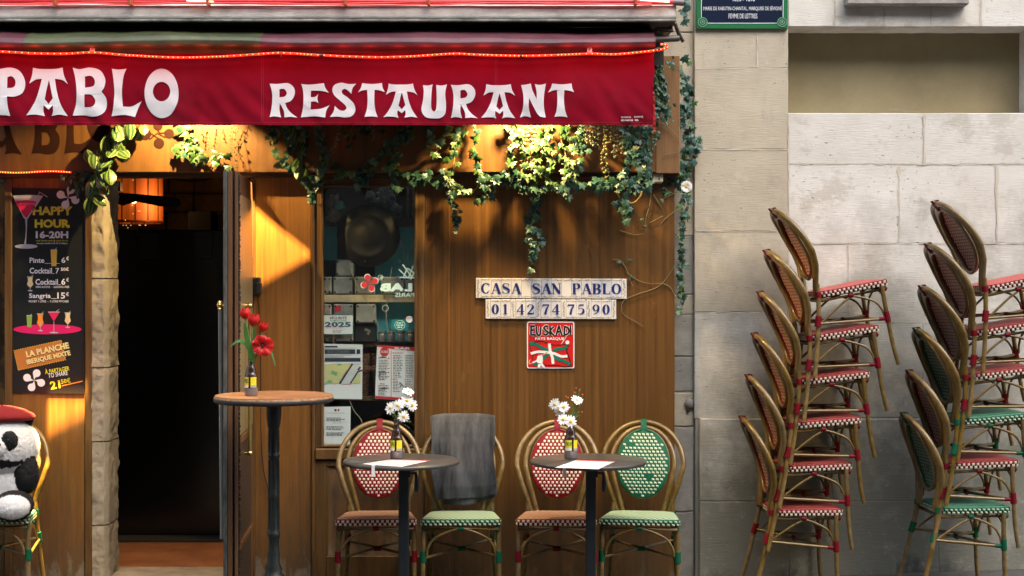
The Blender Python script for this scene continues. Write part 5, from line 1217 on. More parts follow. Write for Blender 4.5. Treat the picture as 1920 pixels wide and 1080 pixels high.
def make_chair(c):
    base, white, bind = COLS[c]
    ch = thing('bistro_chair', 'x', 'chair')
    b = MB(); h1 = hoop(.40, .857, .128, .205, .655); b.tube(h1, .0136, 10); part('back_frame', b, M_rat, ch)
    b = MB(); h2 = hoop(.40, .832, .100, .160, .655); b.tube([p+Vector((0,-.003,0)) for p in h2], .0122, 10); part('inner_back_frame', b, M_rat, ch)
    # woven oval
    zc, rz, rx = .655, .165, .128
    def op(x, z, off=0): return Vector((x, backy(z)+off-.004-.012*(1-(x/rx)**2), z))
    b = MB(); b.mi = 0
    rows = 16
    vs = []; fs = []
    for side, off in ((0,-.0035),(1,.0035)):
        base_i = len(vs)
        for i in range(rows+1):
            z = zc-rz+2*rz*i/rows; w_ = rx*math.sqrt(max(.0001, 1-((z-zc)/rz)**2))
            for k in range(9): vs.append(op(-w_+2*w_*k/8, z, off))
        for i in range(rows):
            for k in range(8):
                q = (base_i+i*9+k, base_i+i*9+k+1, base_i+(i+1)*9+k+1, base_i+(i+1)*9+k); fs.append(q if side == 0 else q[::-1])
    nf = len(fs)//2; b.smooth = True; b.add(vs, fs[:nf]); b.mi = 2; b.add(vs, fs[nf:]); b.smooth = False
    b.mi = 1; zp_, xp_ = .0168, .0212; nr = int(2*rz/zp_)
    for i in range(nr+1):
        z = zc-rz+.008+i*zp_; off = (i % 2)*xp_/2; k = -8
        while k <= 8:
            x = k*xp_+off; e = ((abs(x)+.004)/(rx-.002))**2+((abs(z-zc)+.004)/(rz-.002))**2
            if e < 1:
                hw, hh = .0056, .0055
                if c == 'green': hw, hh = .0068, .0046
                if not (c == 'green' and noise.noise(Vector((x*14, z*14, 7))) > .46):
                    for s_, o_ in ((1,-.0042),(-1,.0042)):
                        sk = .25 if c == 'green' else 0
                        q = [op(x-hw, z-hh+sk*.006, o_), op(x+hw, z-hh-sk*.006, o_), op(x+hw, z+hh-sk*.006, o_), op(x-hw, z+hh+sk*.006, o_)]; ctr = op(x, z, o_*1.55); b.mi = 1 if s_ > 0 else 3
                        b.add(q+[ctr], [(0,1,4),(1,2,4),(2,3,4),(3,0,4)] if s_ > 0 else [(1,0,4),(2,1,4),(3,2,4),(0,3,4)])
            k += 1
    part('woven_back', b, [base, white, REAR[c][0], REAR[c][1]], ch)
    b = MB(); b.tube([op(rx*math.cos(2*PI*k/36), zc+rz*math.sin(2*PI*k/36))+Vector((0,.003,0)) for k in range(36)], .0062, 8, closed=True); part('oval_rim', b, bind, ch)
    b = MB(); b.tube([op((rx+.004)*math.cos(2*PI*k/36), zc+(rz+.003)*math.sin(2*PI*k/36))+Vector((0,.016,0)) for k in range(36)], .0095, 8, closed=True); part('rear_ring', b, M_rat, ch)
    # seat
    ol = seat_outline(); n = len(ol); b = MB(); b.mi = 0; rings = [(.0,-.032,.93),(.0,-.027,.995),(0,-.006,1.0),(0,.0,.97),(0,.005,.80),(0,.003,.35)]
    vs = []
    for (_, dz, k) in rings:
        for p in ol: vs.append(Vector((p.x*k, p.y*k, seatz(p.y*k)+dz)))
    vs.append(Vector((0,0,seatz(0))))
    fs = []; b.smooth = True
    side = [(r*n+i, r*n+(i+1)%n, (r+1)*n+(i+1)%n, (r+1)*n+i) for r in range(0,3) for i in range(n)]
    top = [(r*n+i, r*n+(i+1)%n, (r+1)*n+(i+1)%n, (r+1)*n+i) for r in range(3,5) for i in range(n)] + [(5*n+i, 5*n+(i+1)%n, 6*n) for i in range(n)]
    b.add(vs, side+[tuple(range(n))[::-1]]); b.mi = 1
    o_ = MB(); b.add(vs, top); b.smooth = False; b.mi = 2
    per = []; tot = 0
    for i in range(n):
        a, e = ol[i], ol[(i+1)%n]; l = (e-a).length; m_ = max(1, int(l/.001)); 
        for k in range(m_): per.append(a.lerp(e, k/m_))
    cum = [0]
    for a, e in zip(per, per[1:]): cum.append(cum[-1]+(e-a).length)
    total = cum[-1]; npair = int(total/.0235)
    import bisect
    def pa(s):
        s %= total; i = min(len(per)-2, bisect.bisect_right(cum, s)-1); p = per[i]; t = (per[i+1]-per[i]).normalized(); return p, Vector((t.y,-t.x,0))
    for row, dz in enumerate((-.0245,-.0105)):
        for k in range(npair):
            s = (k+(row % 2)*.5)*total/npair; hw = .0062 if c == 'red' else .0066; hh = .0060 if c == 'red' else .0044; sk = 0 if c == 'red' else .0016
            p0, n0 = pa(s-hw); p1, n1 = pa(s+hw); pc, nc = pa(s)
            q = [p0+n0*.0012+Vector((0,0,seatz(p0.y)+dz-hh+sk)), p1+n1*.0012+Vector((0,0,seatz(p1.y)+dz-hh-sk)), p1+n1*.0012+Vector((0,0,seatz(p1.y)+dz+hh-sk)), p0+n0*.0012+Vector((0,0,seatz(p0.y)+dz+hh+sk)), pc+nc*.0032+Vector((0,0,seatz(pc.y)+dz))]
            b.add(q, [(0,1,4),(1,2,4),(2,3,4),(3,0,4)])
    part('woven_seat', b, [base, SEAT[c], white], ch)
    # rails under the seat
    b = MB(); rl_ = [(-.178,-.182),(.178,-.182),(.150,.160),(-.150,.160)]
    P3 = [Vector((x,y,seatz(y)-.046)) for x, y in rl_]; b.tube(P3, .0085, 8, closed=True); part('seat_frame', b, M_rat, ch)
    # legs
    def leg(pts, nm='leg'):
        b = MB(); p = catmull(pts, 5); b.tube(p, [.0125-.0018*k/len(p) for k in range(len(p))], 10)
        for q in (.3, .62): 
            i = int(q*len(p)); d = (p[i+1]-p[i]).normalized()*.0016; b.tube([p[i]-d, p[i]+d], .0134, 10)
        return part(nm, b, M_rat, ch)
    for s in (-1,1):
        leg([(s*.182,-.160,.402),(s*.184,-.163,.25),(s*.186,-.170,.10),(s*.190,-.182,.0)])
        leg([(s*.150,.172,.46),(s*.152,.178,.38),(s*.162,.212,.2),(s*.176,.262,.0)])
        wrap((s*.183,-.161,.272),(s*.1845,-.164,.218),.0158,bind,ch); wrap((s*.156,.190,.300),(s*.160,.206,.248),.0155,bind,ch)
        wrap((s*.150,.175,.420),(s*.1505,.177,.392),.0158,bind,ch)
        wrap((s*.166,.02,seatz(0)-.046),(s*.166,-.005,seatz(0)-.046),.0115,bind,ch); wrap((s*.178,-.182,seatz(-.18)-.046),(s*.176,-.15,seatz(-.18)-.046),.0125,bind,ch)
        # curved braces at the side and front
        b = MB(); b.tube(catmull([(s*.166,.01,.375),(s*.170,-.04,.362),(s*.177,-.11,.330),(s*.180,-.142,.285),(s*.182,-.15,.245)],5), .0062, 8); b.tube(catmull([(s*.166,.005,.372),(s*.164,.06,.345),(s*.160,.13,.300),(s*.158,.185,.262)],5), .0062, 8)
        b.tube(catmull([(s*.012,-.182,.384),(s*.07,-.182,.366),(s*.13,-.18,.335),(s*.160,-.176,.290),(s*.166,-.172,.25)],5), .0062, 8)
        part('curved_brace', b, M_rat, ch)
        b = MB(); b.tube([(s*.183,-.155,.236),(s*.162,.2,.262)], .0072, 8); part('side_stretcher', b, M_rat, ch)
        wrap((s*.183,-.150,.237),(s*.1815,-.118,.239),.0095,bind,ch)
        b = MB(); b.tube([(s*.182,-.155,.240+.004*s),(-s*.160,.2,.268-.004*s)], .0068, 8); part('cross_stretcher', b, M_rat, ch)
    wrap((.014,-.182,seatz(-.18)-.046),(-.014,-.182,seatz(-.18)-.046),.0115,bind,ch); wrap((-.02,.02,.252),(.02,.02,.254),.0115,bind,ch)
    # crown binding between the two hoops
    zt = .868; yb_ = backy(zt); b = MB()
    for k in range(7):
        x = -.0126+.0042*k; b.tube([(x,backy(.87)-.015,.8735),(x,backy(.87)+.014,.8735),(x,backy(.82)+.014,.820),(x,backy(.82)-.018,.820)], .0034, 6, closed=True)
    part('crown_binding', b, bind, ch)
    return ch
proto = {'red': make_chair('red'), 'green': make_chair('green')}
for pc in proto.values():
    for o in pc.children:
        for v in o.data.vertices:
            if v.co.y < .17: v.co.y = .17-(.17-v.co.y)*.94
used = set()
def place(c, loc, M, label, group):
    o = proto[c] if c not in used else copy_tree(proto[c]); used.add(c)
    o['label'] = label; o['group'] = group; o.matrix_world = Matrix.Translation(loc) @ M; return o
G1 = 'bistro chairs at the small tables'; G2 = 'bistro chairs in the left stack'; G3 = 'bistro chairs in the right stack'
Rz = lambda a: Matrix.Rotation(R(a), 4, 'Z')
c1 = place('red', ((X(707,-.28)+X(707,-.65))/2,-.45,0), Rz(3), 'red and cream woven bistro chair in front of the display window', G1)
c2 = place('green', (-.250,-.45,0), Rz(1), 'green woven bistro chair with a grey blanket over its back', G1)
c3 = place('red', (.221,-.45,0), Rz(-2.5), 'red and cream woven bistro chair below the square red plate', G1)
c4 = place('green', (.640,-.45,0), Rz(-8), 'green woven bistro chair with a bare oval back at the end of the wooden front', G1)
c5 = place('green', (X(-10,-.45)-.0,-.42,0), Rz(6), 'green woven bistro chair carrying the plush panda', G1)
STK = {'red': chk('stacked_red_seat', (.46,.12,.10), (.26,.012,.016), 90), 'green': chk('stacked_green_seat', (.12,.30,.20), (.03,.17,.09), 110)}
names = ['bottom','second from the bottom','third from the bottom','fourth from the bottom','fifth from the bottom','top']
def stack(x, y, z0, dx, cols, grp, side, tilt0):
    for i, c in enumerate(cols):
        piv = Vector((0,.18,.40)); th = tilt0+1.95*i
        M = Rz(92.5+1.1*math.sin(i*4.1+x*3)) @ Matrix.Translation(piv) @ Matrix.Rotation(R(-th),4,'X') @ Matrix.Translation(-piv)
        o_ = place(c, (x+dx*i, y+.004*math.sin(i*2.3), z0+.2180*i), M, '%s chair of the %s stack against the stone wall, %s weave' % (names[i], side, c), grp)
        for k_ in o_.children:
            if k_.name.startswith('woven_seat'): k_.material_slots[1].link = 'OBJECT'; k_.material_slots[1].material = STK[c]
stack(1.474, -.215, ground_z(1.474), .046, ['red']*6, G2, 'left', -.8)
stack(2.265, -.34, ground_z(2.24)+.004, .046, ['green','red','green','red','red','red'], G3, 'right', -.8)

# ------------------------------------------------------------------ grey blanket over the second chair
M_bl = mat('grey_plush', (.075,.080,.088), .95, c2=(.016,.018,.021), vs=(4.5,1,.8), vscale=2.6, ramp=(.38,.66), bump=.6, bscale=260, sheen=.08, spec=.1)  # vertical streaks put nap and the sheen of folds into the colour
bl = thing('blanket', 'charcoal grey plush blanket folded over the back of the second chair', 'blanket', (-.25,-.3,.5))
yb0 = -.45
def drape(name, xl, xr, ztop, zf, zr, off, th, seed, taper=0.0):
    """cloth from the rear hem over the hoop to the front hem"""
    def path(t):      # t 0 rear bottom .. 1 front bottom
        if t < .35: f = t/.35; z = zr+(ztop-.02-zr)*f; return (yb0+backy(min(z,.89))+.030+off, z)
        if t < .45: a = (t-.35)/.10*PI; return (yb0+backy(.88)-.002+(.032+off)*math.cos(a)-.006, ztop-.02+(.02+off*.6)*math.sin(a))
        f = (t-.45)/.55; z = ztop-.02+(zf-ztop+.02)*f; return (yb0+backy(max(.5,min(z,.89)))-.038-off-.02*f*(1-f)*2, z)
    def fn(u, v):
        y, z = path(v); g = max(0, (v-.45)/.55)
        w0, w1 = xl+.028*g+.006*math.sin(g*9), xr+.012*g+.005*math.sin(g*8+1)
        x = w0+(w1-w0)*u; cr = abs(u-.5)*2
        fold = (.008*math.sin(x*34+z*3+seed+.6*math.sin(z*5))*(.35+.65*g)+.045*noise.noise(Vector((x*12+z*2.5,z*1.3,seed)))+.007*noise.noise(Vector((x*30-z*5,z*3,seed+4))))*min(1,.3+g*1.4)*(v > .4)
        z2 = z + (-.004+.010*math.sin(u*5+seed)+.03*(u-.3)-.018*(u-.4)*(1 if v > .9 else 0)*-.6)*(g) + (.012*(1-cr**4)-.006)*(.3 < v < .55) + .002*noise.noise(Vector((x*30,1,seed)))
        return (x, y-fold-.008*(cr**6)*-1*g, z2)
    b = MB(); b.grid(fn, 60, 70); o = part(name, b, M_bl, bl)
    md = o.modifiers.new('thick','SOLIDIFY'); md.thickness = th; md.offset = 0
    ms = o.modifiers.new('sub','SUBSURF'); ms.levels = 1; ms.render_levels = 1
    return o
drape('top_layer', X(805,-.26), X(926,-.26), .882, .488, .62, .012, .016, 1, 1)
drape('lower_layer', X(821,-.26), X(925,-.26), .868, .460, .60, .000, .014, 2, 1)

# ------------------------------------------------------------------ tables, bottles, cards
M_ttop = mat('dark_table_top', (.060,.058,.056), .32, var=.35, vscale=6, coat=.15); M_tmet = mat('blue_black_steel', (.012,.018,.023), .42, .2, var=.4, vscale=30)
def cafe(px, lab):
    y = -.75; x = X(px,y); t = thing('cafe_table', lab, 'table', (x,y,0), 'small round cafe tables')
    b = MB(); b.lathe([(0,.716),(.272,.716),(.277,.720),(.277,.730),(.273,.734),(0,.734)], (x,y,0), 64); part('table_top', b, M_ttop, t)
    b = MB(); b.box(x-.02+.008,x+.028+.008,y-.024,y+.024,.02,.70,.004); part('column', b, M_tmet, t)
    b = MB(); b.box(x-.05,x+.055,y-.05,y+.05,.698,.7155,.004); b.box(x-.012,x+.045,y-.034,y+.034,.655,.697,.003); part('top_plate', b, M_tmet, t)
    b = MB(); b.lathe([(0,.03),(.05,.028),(.2,.012),(.21,0),(0,0)], (x+.01,y,0), 32); part('base', b, M_tmet, t)
    b = MB(); b.tube([(x+.045,y-.01,.675),(x+.07,y-.02,.672)],.006,6); b.tube(catmull([(x+.070,y-.02,.68),(x+.073,y-.02,.655),(x+.074,y-.02,.61),(x+.072,y-.02,.585)],4),[.005,.005,.006,.008,.009,.010,.011,.012,.012,.012,.011,.010,.006],8); part('tilt_lever', b, MATS['black_plastic'], t)
    return x, y
ta = cafe(752.5, 'round dark cafe table in front of the grey blanket'); tb_ = cafe(1103, 'round dark cafe table below the square red plate')
M_gls = mat('brown_bottle_glass', (.030,.012,.005), .12, coat=.6, spec=.8); M_gl2 = mat('clear_bottle_base', (.16,.145,.14), .1, spec=.8, coat=.5)
M_ly = mat('label_yellow', (.72,.62,.02), .5); M_lg = mat('label_green', (.03,.20,.04), .5)
def bottle(c, s, lab, word, ang, grp='brown beer bottles used as vases'):
    t = thing('beer_bottle', lab, 'bottle', c, grp)
    pr = [(0,0),(.030,0),(.0325,.006),(.0325,.040)]; p2 = [(.0325,.040),(.0325,.098),(.029,.112),(.0235,.120),(.0245,.130),(.0195,.146),(.0135,.158),(.0125,.180),(.0145,.182),(.0145,.188),(.0125,.190),(.0135,.197),(.0125,.200),(.010,.200),(.009,.17)]
    b = MB(); b.lathe([(r*s,z*s) for r,z in pr], c, 24); part('clear_base', b, M_gl2, t)
    b = MB(); b.lathe([(r*s,z*s) for r,z in p2], c, 24); part('glass', b, M_gls, t)
    r = .0331*s
    for k, (a0, a1) in enumerate(((ang-72,ang-8),(ang+10,ang+66))):
        b = MB(); b.lathe([(r,.042*s),(r,.095*s)] if k else [(r,.046*s),(r,.095*s)], c, 10, R(a0), R(a1)); part('label', b, M_ly, t)
        b = MB(); b.lathe([(r+.0003,.042*s),(r+.0003,.054*s)] , c, 10, R(a0+3), R(a1-3)); part('label_strip', b, M_ppw if k == 0 else M_lgrey, t)
    tx = text_mb(word, .04); xs = [v.x for v in tx.v]; ys = [v.y for v in tx.v]; w_ = max(xs)-min(xs); h_ = max(ys)-min(ys)
    a0, a1 = ang-68, ang-10
    for v in tx.v:
        a = R(a0+(a1-a0)*(v.x-min(xs))/w_); z = (.066+.020*(v.y-min(ys))/h_)*s; v.x, v.y, v.z = c[0]+(r+.0006)*math.cos(a), c[1]+(r+.0006)*math.sin(a), c[2]+z
    part('lettering', tx, M_lg, t)
    return Vector(c)+Vector((0,0,.19*s))
vb1 = bottle((X(743.5,-.70),-.70,.7345), .94, 'brown beer bottle holding white daisies on the left cafe table', 'OUFFE', -95)
vb2 = bottle((X(1070,-.70),-.70,.7345), .96, 'brown beer bottle holding white daisies on the right cafe table', 'CHOUF', -75)
for (x, px, lab) in ((ta[0],741,'left'),(tb_[0],1090,'right')):
    y0 = -.98; t = thing('menu_sheet', 'pale printed menu sheet clipped to the %s cafe table' % lab, 'menu', (x,-.9,.7355), 'menu sheets clipped to the cafe tables')
    pxs = ((672,867),(775,867),(806,862),(735,861)) if lab == 'left' else ((1042,878),(1122,878),(1154,863),(1092,862))
    # corners on the table top plane z = .7352
    def onz(px, py, z=.7354): d = (CAMZ-z)*FPX/(py-540); return Vector(((px-960)/FPX*d, d+CAMY, z))
    cs = [onz(*q) for q in (((679,870),(753,875),(805,863.5),(733,861.5)) if lab == 'left' else ((1041,876.5),(1122,879.5),(1153,865),(1082,862.5)))]
    b = MB(); b.add(cs+[q-Vector((0,0,.0008)) for q in cs], [(0,1,2,3),(7,6,5,4),(0,4,5,1),(1,5,6,2),(2,6,7,3),(3,7,4,0)]); part('sheet', b, mat('menu_paper', (.78,.72,.76), .5), t)
    b = MB(); e1 = cs[1]-cs[0]; e2 = cs[3]-cs[0]; r6 = random.Random(3)
    for k in range(13):
        f = .08+.066*k; a = .06
        while a < .9: l = r6.uniform(.03,.12); q = cs[0]+e1*a+e2*f+Vector((0,0,.0006)); b.add([q, q+e1*l, q+e1*l+e2*.02, q+e2*.02], [(0,1,2,3)]); a += l+.025
    part('text_lines', b, mat('faint_print', (.45,.30,.38), .6), t)
    b = MB(); q = cs[2]+(cs[3]-cs[2])*0; b.add([cs[3]+Vector((0,0,.0006)), cs[2]+Vector((0,0,.0006)), cs[2]+(cs[1]-cs[2])*.08+Vector((0,0,.0006)), cs[3]+(cs[0]-cs[3])*.08+Vector((0,0,.0006))], [(3,2,1,0)]); part('red_print', b, M_rink, t)
    xa = cs[0].x+(.052 if lab == 'left' else .036); dy = -math.sqrt(max(0,.277**2-(xa-x)**2)); ye = -.75+dy
    b = MB(); b.box(xa, xa+.016, ye-.0065, ye-.003, .688, .742, .001); b.box(xa, xa+.016, ye-.005, ye+.03, .7365, .7395, .001); b.box(xa, xa+.016, ye-.004, ye+.025, .707, .710, .001)
    single('table_clip', b, mat('white_plastic', (.72,.74,.76), .35), 'white plastic clip holding the menu sheet on the %s cafe table' % lab, 'clip', 'white clips on the cafe tables')
# standing table
yb2 = -1.10; xb = X(513.5,yb2)
bt = thing('bar_table', 'tall round wooden bar table on a black cast iron column by the door', 'table', (xb,yb2,0))
M_bt = mat('worn_table_wood', (.34,.16,.07), .5, c2=(.17,.075,.035), vs=(2,14,1), vscale=4, bump=.2, bscale=40, bs=(2,20,1))
rb = .266
b = MB(); b.lathe([(rb-.004,1.0660),(rb,1.0600),(rb-.002,1.0520)], (xb,yb2,0), 56); part('worn_edge', b, mat('pale_worn_edge', (.38,.22,.11), .6, var=.5, vscale=60), bt)
ws = [-rb,-.175,-.09,-.02,.07,.155,rb]
for i, (a, c) in enumerate(zip(ws, ws[1:])):       # planks of the top
    pts = []; m_ = 10
    def yy(x): return math.sqrt(max(0, (rb-.005)**2-x*x))
    L_ = [a+.0008+(c-a-.0016)*k/m_ for k in range(m_+1)]
    if i == 0: L_ = [ -rb+.005+(c-.0008+rb-.005)*k/m_ for k in range(m_+1)]
    if i == len(ws)-2: L_ = [a+.0008+(rb-.005-a-.0008)*k/m_ for k in range(m_+1)]
    up_ = [(x, yy(x)) for x in L_]; ring = up_+[(x, -yy(x)) for x in reversed(L_)]
    Mr = Matrix.Rotation(R(68),4,'Z'); n = len(ring); vs = []
    for z in (1.0690, 1.0480):
        for (x, y) in ring: q = Mr @ Vector((x,y,0)); vs.append((xb+q.x, yb2+q.y, z+(rnd.uniform(-.0004,.0004) if z > 1.055 else 0)))
    b = MB(); b.add(vs, [tuple(range(n))[::-1], tuple(range(n,2*n))]+[(k,(k+1)%n,n+(k+1)%n,n+k) for k in range(n)]); part('plank', b, M_bt, bt)
b = MB(); b.lathe([(rb-.0015,1.0580),(rb+.0015,1.0540),(rb+.001,1.0430),(rb-.008,1.0370),(0,1.0370)], (xb,yb2,0), 56); part('black_edge', b, mat('black_edge_wood', (.025,.022,.02), .6, var=.5, vscale=40, bump=.4, bscale=80), bt)
M_iron = mat('cast_iron', (.012,.018,.017), .45, .2, var=.5, vscale=40, bump=.2, bscale=90)
def zc_(py): return Z(py, yb2)+.0
b = MB(); b.lathe([(.034,1.036),(.035,zc_(775)),(.032,zc_(790)),(.028,zc_(800)),(.024,zc_(803)),(.0225,zc_(850)),(.027,zc_(853)),(.027,zc_(857)),(.0225,zc_(860)),(.0225,zc_(926)),(.0255,zc_(929)),(.0225,zc_(932)),(.0225,zc_(994)),(.029,zc_(999)),(.029,zc_(1005)),(.0235,zc_(1009)),(.0235,zc_(1030)),(.029,zc_(1038)),(.025,zc_(1055)),(.038,zc_(1066)),(.035,zc_(1075)),(.05,zc_(1080)),(.10,.045),(.16,.02),(.17,0)], (xb,yb2,0), 20); part('column', b, M_iron, bt)
for k in range(10):
    a = 2*PI*k/10; b = MB(); r_ = .0228
    b.tube([(xb+r_*math.cos(a), yb2+r_*math.sin(a), zc_(806)),(xb+r_*math.cos(a), yb2+r_*math.sin(a), zc_(848))], .0028, 5); b.tube([(xb+r_*math.cos(a), yb2+r_*math.sin(a), zc_(862)),(xb+r_*math.cos(a), yb2+r_*math.sin(a), zc_(992))], .0028, 5); part('flute', b, M_iron, bt)
vb3 = bottle((X(471,-1.16),-1.16,1.0695), .89, 'brown beer bottle holding red tulips on the tall bar table', 'FFE', -95)

# ------------------------------------------------------------------ flowers
M_pet = mat('white_petal', (.82,.83,.80), .6, sss=.1); M_yc = mat('daisy_centre', (.70,.48,.03), .7); M_stem = mat('flower_stem', (.07,.16,.03), .6); M_lf = mat('flower_leaf', (.045,.16,.03), .5, var=.4, vscale=60)
M_redp = mat('red_petal', (.62,.010,.007), .5, coords='pos', var=.35, vscale=60); M_lfb = mat('strap_leaf', (.06,.20,.035), .45, var=.4, vscale=30, vs=(1,1,.3))
def daisy(px, py, y, r, root, lab, tilt, grp, seed):
    rr = random.Random(seed); c = P(px, py, y); t = thing('daisy', lab, 'flower', c, grp); nrm = Vector(tilt).normalized(); q = nrm.to_track_quat('Z','Y').to_matrix().to_4x4(); Mx = Matrix.Translation(c) @ q
    for k in range(13):
        a = 2*PI*k/13+rr.uniform(-.1,.1); l = r*rr.uniform(.86,1.1); w_ = r*.19; dz = rr.uniform(-.25,.12)*r; tip = []
        u = Vector((math.cos(a),math.sin(a),0)); v = Vector((-math.sin(a),math.cos(a),0))
        pts = [u*.18*l-v*w_*.35, u*.18*l+v*w_*.35, u*.62*l-v*w_+Vector((0,0,dz*.4)), u*.62*l+v*w_+Vector((0,0,dz*.4)), u*.62*l+Vector((0,0,dz*.4-.001)), u*l-v*w_*.4+Vector((0,0,dz)), u*l+v*w_*.4+Vector((0,0,dz))]
        b = MB(); b.add([Mx @ p for p in pts], [(0,2,4),(0,4,1),(1,4,3),(2,5,4),(5,6,4),(6,3,4)]); part('petal', b, M_pet, t)
    b = MB(); b.ball((0,0,r*.05), (r*.24,r*.24,r*.13), 10, 6); b2 = MB(); b2.merge(b, Mx); part('flower_centre', b2, M_yc, t)
    b = MB(); b.tube(catmull([c-nrm*.003, c-nrm*.02+Vector((0,0,-.012)), root+Vector((0,0,.01)), root-Vector((0,0,.02))],5), .0018, 5); part('stem', b, M_stem, t)
r_ = .030
for i, (px, py, dy, tl) in enumerate(((732,765,-.72,(-.5,-.8,.3)),(746,760,-.73,(0,-1,.1)),(763,751,-.71,(.2,-1,.35)),(766,734,-.70,(.2,-.5,.8)),(757,781,-.735,(.2,-1,-.1)),(773,760,-.70,(.7,-.8,.1)))):
    daisy(px, py, dy, r_, vb1, ('lowest left','front','upper middle','topmost','lowest right','rightmost')[i]+' white daisy in the bottle on the left cafe table', tl, 'daisies on the left cafe table', i)
for i, (px, py, dy, tl) in enumerate(((1040,758,-.72,(-.3,-1,.1)),(1057,763,-.73,(0,-1,.2)),(1049,771,-.71,(-.4,-.8,-.2)),(1056,786,-.735,(-.1,-1,.2)),(1070,790,-.72,(.2,-1,.1)),(1082,750,-.70,(.3,-.6,.7)))):
    daisy(px, py, dy, r_, vb2, ('leftmost','largest front','half hidden left','lower left','lowest right','topmost right')[i]+' white daisy in the bottle on the right cafe table', tl, 'daisies on the right cafe table', i+20)
def leafs(nm, lab, root, spots, m, size, cat='foliage'):
    t = thing(nm, lab, cat, root); rr = random.Random(len(spots))
    for (px, py, y) in spots:
        c = P(px, py, y); d = (c-root).normalized(); n_ = Vector((rr.uniform(-.5,.5),-1,rr.uniform(-.5,.5))); s = d.cross(n_).normalized()*size*.4; n_ = n_.normalized()
        b = MB(); b.add([c-d*size, c-d*size*.2-s, c+d*size*.9, c-d*size*.2+s, c-n_*size*.12], [(0,1,4),(1,2,4),(2,3,4),(3,0,4)]); part('leaf', b, m, t)
        b = MB(); b.tube([root, c-d*size], .0011, 4); part('stem', b, M_stem, t)
leafs('daisy_foliage', 'green leaves among the daisies on the left cafe table', vb1, [(737,780,-.69),(743,786,-.71),(751,788,-.7),(758,790,-.69),(748,773,-.68),(765,775,-.68),(768,790,-.7),(739,772,-.68),(742,794,-.71)], M_lf, .012)
leafs('berry_sprig', 'green sprig with small red berries behind the daisies on the right cafe table', vb2, [(1072,783,-.68),(1082,780,-.69),(1085,772,-.68),(1076,775,-.68),(1088,778,-.7),(1078,765,-.67),(1084,762,-.68),(1090,757,-.68),(1075,757,-.67),(1086,742,-.67),(1092,745,-.67),(1080,736,-.67),(1087,732,-.67)], M_lf, .0105)
b = MB()
for (px, py) in ((1080,728),(1087,731),(1077,736),(1091,773),(1065,746),(1061,744),(1084,759),(1092,740)): b.ball(P(px,py,-.68), .0042, 8, 5)
single('red_berries', b, mat('berry', (.42,.07,.04), .5), 'small dull red berries on the sprig above the right bottle', 'berries')
for (q_, s_, lb_) in (((770,744,-.69), 1.0, 'small dusty red bud at the right of the daisies on the left cafe table'), ((742,767,-.72), .75, 'tiny red bud between the front daisies on the left cafe table')):
    b = MB(); b.ball(P(*q_), (.012*s_,.01*s_,.014*s_), 12, 9)
    for v in b.v: v += (v-P(*q_))*noise.noise(v*160)*.5
    single('rose_bud', b, mat('dusty_rose', (.28,.05,.05), .7, var=.5, vscale=90), lb_, 'flower')
def tulip(px, py, y, r, h, lab, lean=0.0):
    c = P(px, py, y); t = thing('tulip', lab, 'flower', c, 'red tulips on the bar table')
    for k in range(6):
        a = 2*PI*k/6+.3; rr = 1 if k % 2 else .86
        def fn(u, v, a=a, rr=rr):
            th = a+(u-.5)*1.35*(1-.55*v**3); w_ = r*rr*(math.sin(min(1,v*1.25)*PI*.62)**.7+.12)*(1-.28*max(0,v-.6)); z = h*(v-.5)+(.10*h if abs(u-.5) < .2 and v > .95 else 0)
            return Matrix.Rotation(lean,3,'Y') @ Vector((w_*math.cos(th), w_*math.sin(th), z)) + c
        b = MB(); b.grid(fn, 5, 8); part('petal', b, M_redp, t)
    b = MB(); d = Matrix.Rotation(lean,3,'Y') @ Vector((0,0,-h*.5)); b.tube(catmull([c+d, c+d*2, vb3+Vector((0,0,.05)), vb3-Vector((0,0,.03))],6), .0026, 6); part('stem', b, mat('tulip_stem', (.22,.26,.10), .6), t)
tulip(460, 589, -1.14, .023, .050, 'leftmost and topmost red tulip above the bar table', -.12); tulip(476, 601, -1.18, .025, .055, 'middle red tulip above the bar table', .15); tulip(494, 614, -1.15, .0195, .044, 'right red tulip bud above the bar table', .35)
pp = thing('poppy', 'large open red flower leaning right over the bar table', 'flower', P(493,645,-1.18))
rr = random.Random(2)
for k, (aa, sz, wd, lift) in enumerate(((100,.051,1.9,-.022),(20,.055,1.7,-.016),(-50,.053,1.8,-.020),(-120,.046,1.7,-.014),(165,.047,1.8,-.018))):
    cc = P(492,648,-1.19); a = R(aa)
    def fn(u, v, a=a, k=k, sz=sz, wd=wd, lift=lift):
        th = a+(u-.5)*wd*(1-.15*v); q = sz*v*(1-.22*abs(2*u-1)**3*v+.035*math.sin(u*13+k*2)*v); p = Vector((q*math.cos(th), lift*math.sin(v*2.2)+.0035*math.sin(u*11+k*3)*v*v-.006*v*(1-abs(2*u-1)), q*math.sin(th)*.95)); return cc+p+Vector((0,.0025*k,0))
    b = MB(); b.grid(fn, 14, 8); part('petal', b, M_redp, pp)
b = MB(); b.ball(P(492,648,-1.20), (.007,.006,.007), 8, 6); part('flower_centre', b, M_scr, pp)
b = MB(); b.tube(catmull([P(490,646,-1.17),P(482,662,-1.16),vb3+Vector((.004,0,.02)),vb3-Vector((0,0,.03))],6), .0026, 6); part('stem', b, MATS['tulip_stem'], pp)
tl = thing('tulip_foliage', 'long strap leaves arching out of the bottle on the bar table', 'foliage', vb3)
